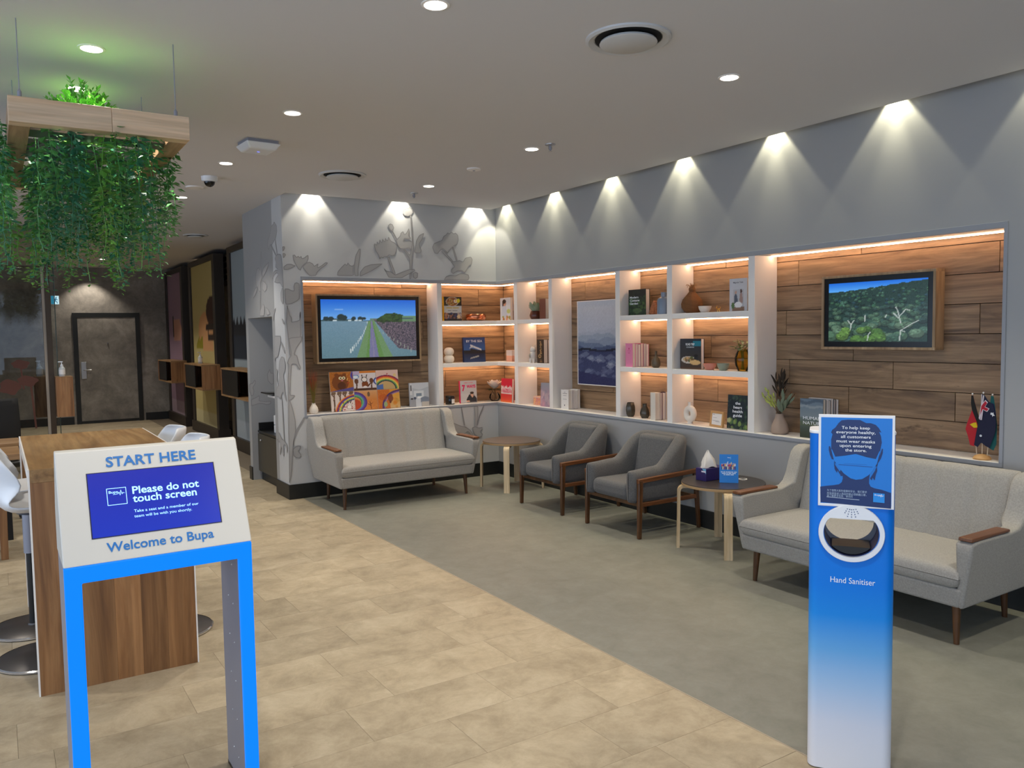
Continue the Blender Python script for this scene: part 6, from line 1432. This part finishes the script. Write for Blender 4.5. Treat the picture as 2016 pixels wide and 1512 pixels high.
# third bay
t = thing('terracotta_ornament', 'small terracotta cone-shaped ornament behind the garden book', 'ornament', at('R', -2.300, 0.120, T))
mb = MB(); tc_ = mat('terracotta', (176, 112, 74), 0.7)
for k_ in range(6):
    for i in range(9 - k_):
        a = 2 * PI * i / (9 - k_) + k_ * .35; r_ = 0.040 * (1 - k_ / 7.0); mb.ball((r_ * math.cos(a), r_ * math.sin(a), 0.014 + 0.018 * k_), 0.0135, 8, 6)
mb.build('scales', tc_, t, smooth=0); MB().lathe([(0.038, 0), (0.036, 0.03), (0.012, 0.105), (0.001, 0.116)], n=16, capt=False).build('core', tc_, t, smooth=60)
t = thing('striped_vase', 'blue-grey ribbed bottle vase on the third bay top shelf', 'vase', at('R', -2.440, 0.085, T))
n = 48; rows = []
for r_, z in ((0.050, 0), (0.053, 0.006), (0.053, 0.112), (0.046, 0.128), (0.024, 0.140), (0.022, 0.172), (0.026, 0.178)):
    rows.append([((r_ + (0.0016 if (i % 4 < 2 and 0.004 < z < 0.115) else 0)) * math.cos(2 * PI * i / n), (r_ + (0.0016 if (i % 4 < 2 and 0.004 < z < 0.115) else 0)) * math.sin(2 * PI * i / n), z) for i in range(n)])
MB().grid(rows, close_v=True).build('body', mat('blue_grey_glaze', (124, 140, 160), 0.35), t, smooth=30)
def small_vase(name, label, loc, prof, m, flutes=0, tw=0.0):
    t = thing(name, label, 'vase', loc); n = 36; rows = []
    for k_, (r_, z) in enumerate(prof): rows.append([((r_ * (1 + (0.06 * math.cos(flutes * 2 * PI * i / n + tw * z) if flutes else 0))) * math.cos(2 * PI * i / n), (r_ * (1 + (0.06 * math.cos(flutes * 2 * PI * i / n + tw * z) if flutes else 0))) * math.sin(2 * PI * i / n), z) for i in range(n)])
    MB().grid(rows, close_v=True).build('body', m, t, smooth=40)
    MB().lathe([(0.001, prof[-1][1] - 0.006), (prof[-1][0] * 0.95, prof[-1][1] - 0.006)], n=20, capb=False, capt=False).build('mouth', M_void, t)
    return t
mv = mat('dark_bronze_glaze', (74, 68, 58), 0.25, metal=0.3)
small_vase('bottle_vase', 'small dark olive bottle vase beside the slim pink books', at('R', -2.360, 0.072, Mz), [(0.022, 0), (0.034, 0.012), (0.038, 0.036), (0.034, 0.062), (0.018, 0.086), (0.010, 0.098), (0.009, 0.126), (0.012, 0.136)], mat('olive_glaze', (84, 72, 54), 0.4))
small_vase('fluted_vase', 'dark twisted vase at the left of the third bay bottom shelf', at('R', -2.045, 0.070, Bz), [(0.024, 0), (0.036, 0.022), (0.040, 0.055), (0.039, 0.085), (0.030, 0.115), (0.027, 0.122)], mv, 6, 18)
small_vase('fluted_vase', 'dark twisted vase with a narrow neck, right one on the third bay bottom shelf', at('R', -2.212, 0.080, Bz), [(0.026, 0), (0.037, 0.020), (0.038, 0.045), (0.030, 0.078), (0.018, 0.102), (0.016, 0.114), (0.020, 0.122)], mv, 6, -18)
# fourth bay
t = thing('wicker_gourd', 'brown wicker gourd vase with a straw tuft on the fourth bay top shelf', 'vase', at('R', -2.715, 0.125, T))
n = 40; rows = []
for r_, z in ((0.040, 0), (0.062, 0.014), (0.080, 0.045), (0.084, 0.075), (0.072, 0.108), (0.044, 0.142), (0.026, 0.165), (0.024, 0.172)):
    rows.append([((r_ * (1 + 0.025 * (1 if i % 4 < 2 else -1))) * math.cos(2 * PI * i / n), (r_ * (1 + 0.025 * (1 if i % 4 < 2 else -1))) * math.sin(2 * PI * i / n), z) for i in range(n)])
mw = mat('wicker', (128, 84, 44), 0.8); b_ = mw.node_tree.nodes['Principled BSDF']; mp_ = mapped(mw, (1, 1, 1)); wv = N(mw, 'ShaderNodeTexWave', bands_direction='Z', Scale=70.0, Distortion=3.0, Detail=2.0); L(mw, mp_.outputs[0], wv.inputs['Vector'])
rw = ramp(mw, [(0.2, (84, 50, 24)), (0.8, (150, 102, 58))]); L(mw, wv.outputs[0], rw.inputs[0]); L(mw, rw.outputs[0], b_.inputs['Base Color']); bump(mw, wv.outputs[0], 0.5, 0.004)
MB().grid(rows, close_v=True).build('woven_body', mw, t, smooth=30)
MB().ball((0, 0, 0.186), 0.027, 16, 10).build('knot', mw, t, smooth=0)
mb = MB(); R = random.Random(4)
for i in range(40): a = R.uniform(0, 2 * PI); q = R.uniform(0.2, 1); mb.tube([(0.012 * math.cos(a), 0.012 * math.sin(a), 0.2), (0.03 * q * math.cos(a), 0.03 * q * math.sin(a), 0.222), (0.05 * q * math.cos(a), 0.05 * q * math.sin(a), R.uniform(0.20, 0.235))], 0.0013, 4)
mb.build('straw_tuft', mat('straw', (150, 110, 66), 0.8), t)
def bowl(label, loc, r_, h, m): lathe_thing('small_bowl', label, 'bowl', loc, 'bowl', [(r_ * 0.45, 0), (r_ * 0.62, 0.004), (r_ * 0.9, h * 0.55), (r_, h), (r_ * 0.94, h), (r_ * 0.82, h * 0.5), (0.001, h * 0.2)], m)
bowl('small white bowl beside the wicker gourd', at('R', -2.888, 0.085, T), 0.050, 0.050, M_cer)
bowl('small pink bowl on the fourth bay middle shelf', at('R', -2.962, 0.060, Mz), 0.050, 0.050, mat('pink_glaze', (206, 134, 118), 0.35))
bowl('small sage green bowl on the fourth bay middle shelf', at('R', -3.100, 0.055, Mz), 0.046, 0.054, mat('sage_glaze', (150, 156, 138), 0.35))
t = thing('brass_ornament', 'tiny brass animal ornament right of the white bowl', 'ornament', at('R', -3.010, 0.10, T), -PI / 2)
br = mat('brass', (206, 160, 84), 0.25, metal=1.0)
MB().ball((0, 0, 0.022), 0.010, 12, 8, 1.6, 0.8, 0.8).ball((-0.018, 0, 0.034), 0.007, 10, 8).build('body', br, t, smooth=0)
for x in (-0.010, 0.010): MB().tube([(x, 0, 0), (x, 0, 0.022)], 0.0025, 6).build('leg', br, t)
MB().tube([(-0.016, 0, 0.036), (-0.012, 0, 0.050)], 0.002, 6).tube([(0.014, 0, 0.026), (0.022, 0, 0.040)], 0.002, 6).build('tail', br, t)
t = thing('glass_vase', 'yellow glass vase with pale green foliage on the fourth bay middle shelf', 'vase', at('R', -3.262, 0.080, Mz))
my = glass('amber_glass', (0.90, 0.72, 0.22)); n = 32
MB().grid([[((r_ + 0.0025 * (i % 2)) * math.cos(2 * PI * i / n), (r_ + 0.0025 * (i % 2)) * math.sin(2 * PI * i / n), z) for i in range(n)] for r_, z in ((0.030, 0.0), (0.034, 0.006), (0.050, 0.045), (0.056, 0.085), (0.048, 0.125), (0.032, 0.150), (0.034, 0.160))], close_v=True).build('vase_body', 'amber_glass', t, smooth=60)
mb = MB(); R = random.Random(2); md_ = MB()
for i in range(7):
    a = R.uniform(0, 2 * PI); tip = Vector((0.06 * math.cos(a), 0.06 * math.sin(a), R.uniform(0.17, 0.24))); md_.tube([(0.01 * math.cos(a + 2), 0.01 * math.sin(a + 2), 0.01), (0.012 * math.cos(a), 0.012 * math.sin(a), 0.14), tuple(tip)], 0.0022, 5)
    for k_ in range(7): d = Vector((math.cos(a + R.uniform(-1.4, 1.4)), math.sin(a + R.uniform(-1.4, 1.4)), R.uniform(-.2, .9))); petal_strip(mb, Vector((0.012 * math.cos(a), 0.012 * math.sin(a), 0.14)).lerp(tip, .3 + .1 * k_), d, Vector((0, 0, 1)), R.uniform(.03, .055), 0.22, -0.2, 4)
md_.build('stem', mat('green_stem', (96, 104, 50), 0.6), t); mb.build('leaves', mat('pale_leaf', (150, 160, 116), 0.5), t, smooth=80)
t = thing('ring_vase', 'white ring-shaped vase with a hole on the fourth bay bottom shelf', 'vase', at('R', -2.742, 0.075, Bz), -PI / 2)
rows = []
for i in range(40):
    a = 2 * PI * i / 40; rows.append([((0.0385 + 0.0255 * math.cos(b1)) * math.cos(a) * 0.98, 0.024 * math.sin(b1), 0.078 + (0.042 + 0.0255 * math.cos(b1)) * math.sin(a)) for b1 in [2 * PI * k_ / 18 for k_ in range(18)]])
MB().grid(rows, close_u=True, close_v=True).build('ring_body', M_cerm, t, smooth=0)
MB().lathe([(0.022, 0), (0.021, 0.012), (0.016, 0.022)], n=20, capt=False).build('foot', M_cerm, t, smooth=50); MB().lathe([(0.018, 0.138), (0.015, 0.148), (0.016, 0.168), (0.019, 0.173), (0.014, 0.173), (0.012, 0.150)], n=20, capb=False, capt=False).build('neck', M_cerm, t, smooth=50)
t = thing('photo_frame', 'small pale timber photo frame with a white note on the fourth bay bottom shelf', 'photo frame', at('R', -3.020, 0.060, Bz), -PI / 2 - 0.18, rx=-0.12)
mfw = mat('frame_timber', (196, 150, 96), 0.5)
for q in ((-0.078, -0.062, 0, 0.118), (0.062, 0.078, 0, 0.118), (-0.062, 0.062, 0, 0.016), (-0.062, 0.062, 0.102, 0.118)): MB().box(q[0], q[1], 0, 0.018, q[2], q[3]).build('frame_side', mfw, t, bevel=0.001)
MB().box(-0.062, 0.062, 0.006, 0.014, 0.016, 0.102).build('note', M_white, t)
P = Print((-0.062, 0.0055, 0.016), (1, 0, 0), (0, 0, 1)); [P.rect(*q, (110, 112, 120)) for q in ((.012, .074, .03, .077), (.012, .052, .06, .054), (.012, .030, .09, .032), (.05, .024, .10, .026))]; P.build('note_lines', t, world=False)
# right television niche
t = thing('flower_vase', 'beige dimpled vase with dried native flowers in the right television niche', 'vase', at('R', -3.580, 0.095, Bz))
n = 36; rows = []
for r_, z in ((0.046, 0), (0.058, 0.010), (0.062, 0.030), (0.056, 0.062), (0.040, 0.100), (0.028, 0.122), (0.027, 0.138), (0.028, 0.142)):
    rows.append([(r_ * (1 - 0.10 * max(0, math.cos(3 * 2 * PI * i / n)) * (1 if 0.02 < z < 0.11 else 0.2)) * math.cos(2 * PI * i / n), r_ * (1 - 0.10 * max(0, math.cos(3 * 2 * PI * i / n)) * (1 if 0.02 < z < 0.11 else 0.2)) * math.sin(2 * PI * i / n), z) for i in range(n)])
MB().grid(rows, close_v=True).build('body', mat('beige_stoneware', (156, 136, 122), 0.75), t, smooth=60)
MB().lathe([(0.001, 0.13), (0.027, 0.13)], n=20, capb=False, capt=False).build('mouth', M_void, t)
def fan(nm, specs, m_, seed):
    R = random.Random(seed); mb = MB(); sb = MB()
    for (lx, lz, ln_, wd, nleaf, dp) in specs:
        tip = Vector((R.uniform(-.02, .02) + dp, -lx, lz)); b0 = Vector((0, 0, 0.13)); sb.tube([tuple(b0), tuple(b0.lerp(tip, .5) + Vector((0, 0, .01))), tuple(tip)], 0.0018, 5)
        for k_ in range(nleaf):
            d = (tip - b0).normalized() + Vector((R.uniform(-.5, .5), R.uniform(-.5, .5), R.uniform(-.2, .5))); petal_strip(mb, b0.lerp(tip, .45 + .55 * k_ / max(1, nleaf - 1)), d, Vector((-1, 0, 0.3)), ln_ * R.uniform(.8, 1.1), wd, 0.0, 4)
    sb.build('stem', mat('dry_stem', (70, 52, 32), 0.7), t); mb.build(nm, m_, t, smooth=80)
fan('pale_buds', [(-0.10, 0.26, .035, .24, 7, -.03), (-0.09, 0.29, .035, .24, 6, -.02), (-0.07, 0.24, .032, .24, 6, -.03), (-0.05, 0.26, .03, .24, 5, -.02)], mat('pale_green_bud', (168, 176, 84), 0.5), 1)
fan('grey_leaves', [(0.03, 0.24, .07, .17, 4, -.02), (0.06, 0.23, .07, .17, 4, 0), (0.085, 0.22, .06, .17, 4, -.01), (0.02, 0.20, .08, .2, 4, -.03), (0.05, 0.18, .08, .24, 3, -.03)], mat('grey_green_leaf', (104, 116, 96), 0.55), 2)
fan('dark_plumes', [(-0.055, 0.37, .07, .10, 8, .04), (-0.035, 0.40, .08, .10, 8, .04), (-0.018, 0.39, .08, .10, 8, .05), (0.0, 0.38, .07, .08, 7, .05)], mat('dark_plume', (44, 34, 24), 0.9), 3)
fan('brown_sprigs', [(0.03, 0.31, .012, .4, 12, .03), (0.06, 0.29, .012, .4, 12, .04), (0.0, 0.32, .012, .4, 12, .02), (0.09, 0.28, .012, .4, 10, .03), (-0.02, 0.31, .012, .4, 10, .0)], mat('brown_sprig', (112, 72, 36), 0.8), 4)
# little flags on a timber stand
t = thing('flag_stand', 'timber desk stand with three small cloth flags at the right end of the niche', 'flags', at('R', -4.975, 0.045, Bz), -PI / 2)
MB().lathe([(0.044, 0), (0.046, 0.008), (0.036, 0.020), (0.016, 0.028), (0.001, 0.030)], n=28, capt=False).build('base', mfw, t, smooth=50)
g_ = lambda a, b1: ((a - 455) * 0.0003, (1300 - b1) * 0.000307)
for (a, b1), (c_, e_) in (((360, 1200), (260, 150)), ((455, 1180), (455, 120)), ((545, 1200), (615, 145))):
    x0_, z0__ = g_(a, b1); x1_, z1__ = g_(c_, e_)
    MB().tube([(x0_, 0, z0__ - 0.01), (x1_, 0.0, z1__)], 0.0022, 8).build('stick', mat('pale_stick', (214, 196, 170), 0.5), t, smooth=50)
    MB().ball((x1_, 0, z1__ + 0.004), 0.0048, 12, 8).build('stick_ball', M_white, t, smooth=0)
def cloth(label, layers, y):
    o = None
    for k_, (pts, col) in enumerate(layers):
        pp = [g_(*p) for p in pts]; yy = y - 0.0012 * k_
        m_ = mat('flag_%d_%d_%d' % col, col, 0.8)
        q = MB().prism(pp, 'y', yy - 0.0009, yy).build('flag_cloth' if k_ == 0 else 'flag_field', m_, t if k_ == 0 else o)
        if k_ == 0: o = q; o['label'] = label
cloth('red, black and yellow flag', [([(250, 165), (282, 165), (310, 280), (400, 570), (380, 690), (350, 900), (320, 1080), (245, 1065), (200, 900), (155, 780), (180, 680), (265, 430), (246, 300)], (176, 28, 40)),
      ([(250, 165), (282, 165), (310, 280), (402, 570), (380, 690), (325, 560), (265, 420), (246, 300)], (14, 14, 14)), ([(235, 690), (300, 655), (350, 645), (378, 735), (310, 745)], (214, 180, 20))], -0.004)
cloth('navy flag with red and white crosses and white stars', [([(440, 130), (490, 140), (560, 250), (640, 300), (690, 480), (706, 640), (690, 800), (600, 1080), (530, 1050), (470, 1005), (445, 1005), (390, 1085), (325, 1050), (372, 760), (408, 590), (435, 450)], (18, 22, 52)),
      ([(440, 130), (452, 130), (450, 320), (438, 330)], (214, 206, 210)), ([(470, 150), (492, 150), (470, 330), (452, 320)], (206, 196, 200)), ([(440, 330), (515, 230), (560, 270), (515, 350), (590, 380), (550, 440), (480, 410), (420, 590), (405, 560)], (214, 200, 206)), ([(450, 340), (515, 250), (548, 285), (505, 355), (575, 385), (545, 425), (470, 395), (430, 500), (440, 420)], (176, 26, 48)), ([(455, 450), (485, 430), (465, 590), (435, 590)], (200, 186, 196)),
      ([(620, 445), (650, 450), (668, 440), (668, 468), (692, 500), (664, 500), (648, 520), (644, 488), (612, 480)], (220, 222, 226)), ([(455 + 22 * math.cos(a), 872 + 20 * math.sin(a)) for a in [2 * PI * i / 12 for i in range(12)]], (206, 210, 216))], -0.010)
cloth('green and blue flag', [([(592, 150), (636, 160), (665, 330), (706, 640), (706, 1000), (655, 1120), (590, 1090), (530, 1040), (600, 800), (640, 500), (575, 320)], (10, 84, 84)), ([(590, 280), (645, 290), (690, 480), (640, 640), (600, 560), (575, 330)], (24, 40, 84)), ([(640, 705), (690, 700), (685, 770), (670, 720), (640, 725)], (110, 160, 160))], -0.002)
# left television niche: little white vase
t = thing('bud_vase', 'small white vase with reddish dried grass at the left end of the left niche', 'vase', at('B', -1.990, 0.070, Bz))
small = [(0.024, 0), (0.038, 0.012), (0.043, 0.034), (0.036, 0.060), (0.020, 0.084), (0.016, 0.096), (0.019, 0.101)]; n = 32
MB().grid([[(r_ * (1 + .04 * (i % 4 < 2)) * math.cos(2 * PI * i / n), r_ * (1 + .04 * (i % 4 < 2)) * math.sin(2 * PI * i / n), z) for i in range(n)] for r_, z in small], close_v=True).build('body', M_cer, t, smooth=60)
for nm, m_, sd_, hh in (('green_grass', mat('olive_grass', (120, 122, 52), 0.8), 1, 0.22), ('red_grass', mat('rust_grass', (162, 76, 48), 0.8), 2, 0.30)):
    R = random.Random(sd_); mb = MB()
    for i in range(75):
        a = R.uniform(0, 2 * PI); q = R.uniform(.1, 1); h_ = hh * R.uniform(.7, 1.1); mb.tube([(0.006 * math.cos(a), 0.006 * math.sin(a), 0.09), (0.02 * q * math.cos(a), 0.02 * q * math.sin(a), 0.09 + h_ * .5), (0.055 * q * math.cos(a), 0.055 * q * math.sin(a), 0.09 + h_)], [0.0012, 0.0012, 0.0005], 3)
    mb.build(nm, m_, t)

# --- on the side table by the near sofa
t = thing('tissue_box', 'dark purple tissue box with a white tissue pulled up on the side table', 'tissue box', (-0.335, -3.345, 0.4652), 0.0)
mp_ = mat('deep_purple', (42, 30, 92), 0.4)
MB().box(-0.095, 0.11, -0.048, 0.048, 0, 0.085).build('carton', mp_, t, bevel=0.002)
MB().prism([(-0.048, 0.085), (-0.048, 0.050), (-0.010, 0.085)], 'x', -0.0958, -0.0950).build('blue_corner', mat('sky_blue_card', (110, 170, 206), 0.5), t)
P = Print((-0.0960, -0.02, 0.060), (0, -1, 0), (0, 0, 1)); P.rect(-0.014, 0, 0.026, 0.010, (222, 216, 230)); P.build('printed_band', t, world=False)
MB().lathe([(0.045, 0.0853), (0.045, 0.0862)], n=24, sx=1.2, sy=0.5).build('slot', M_void, t)
R = random.Random(3); rows = []
for i in range(9):
    z = 0.082 + 0.115 * i / 8; r_ = 0.05 * (1 - (i / 8) ** 1.6) + 0.004; rows.append([(-0.015 - 0.012 * i / 8 + r_ * 1.15 * (1 + .28 * math.sin(5 * a + i * .35) + R.uniform(-.05, .05)) * math.cos(a), r_ * .6 * (1 + .3 * math.sin(4 * a + i * .3)) * math.sin(a), z + .012 * math.sin(3 * a)) for a in [2 * PI * k_ / 26 for k_ in range(26)]])
MB().grid(rows, close_v=True).build('tissue', mat('tissue_paper', (236, 230, 222), 0.9), t, smooth=35)
t = thing('blue_card', 'bright blue printed card leaning on the side table beside the tissue box', 'card', (-0.345, -3.520, 0.4655), math.radians(-46), rx=-0.16)
MB().box(-0.062, 0.062, 0, 0.004, 0, 0.192).build('card', mat('card_blue', (0, 118, 206), 0.35), t)
MB().box(-0.02, 0.02, 0.004, 0.006, 0.03, 0.10).build('rear_strut', M_white, t)
def p_card(u, v):
    c = Cv(u, v, (0, 118, 206)); R = np.random.RandomState(2)
    for i in range(9):
        x = .14 + .085 * i; col = [(190, 60, 60), (60, 50, 130), (210, 160, 80), (200, 200, 210), (150, 50, 110)][i % 5]; c.ell(x, .60 + .03 * R.rand(), .05, .045, col); c.ell(x, .655 + .03 * R.rand(), .025, .018, (216, 170, 140)); c.line(x - .02, .56, x - .03, .48, .018, [(40, 40, 90), (200, 190, 150), (120, 50, 90)][i % 3]); c.line(x + .02, .56, x + .03, .48, .018, [(40, 40, 90), (200, 190, 150), (120, 50, 90)][(i + 1) % 3])
    c.line(.40, .64, .45, .74, .014, (230, 230, 235)); c.line(.62, .64, .63, .72, .014, (220, 200, 120))
    for y, segs in ((.385, ((.08, .18), (.20, .30), (.33, .42), (.45, .60), (.63, .74), (.77, .92))), (.335, ((.14, .34), (.37, .44), (.48, .62), (.66, .86))), (.285, ((.22, .30), (.34, .56), (.59, .76)))):
        for a, b1 in segs: c.rect(a, y - .014, b1, y + .012, (220, 234, 246))
    c.rect(.40, .82, .60, .825, (110, 190, 240)); c.rect(.40, .92, .60, .926, (110, 190, 240)); c.rect(.40, .82, .41, .926, (110, 190, 240)); c.rect(.59, .82, .60, .926, (110, 190, 240)); return c.a
picture('printed_face', t, (-0.062, -0.0006, 0), (1, 0, 0), (0, 0, 1), 0.124, 0.192, 56, 84, p_card, world=False)
lettering('card_lettering', t, [('Bupa', -0.008, 0.168, 0.018, 0.006, 0.01)], (0, 0, 0), (1, 0, 0), (0, 0, 1), M_wlet, world=False, lift=0.0012)
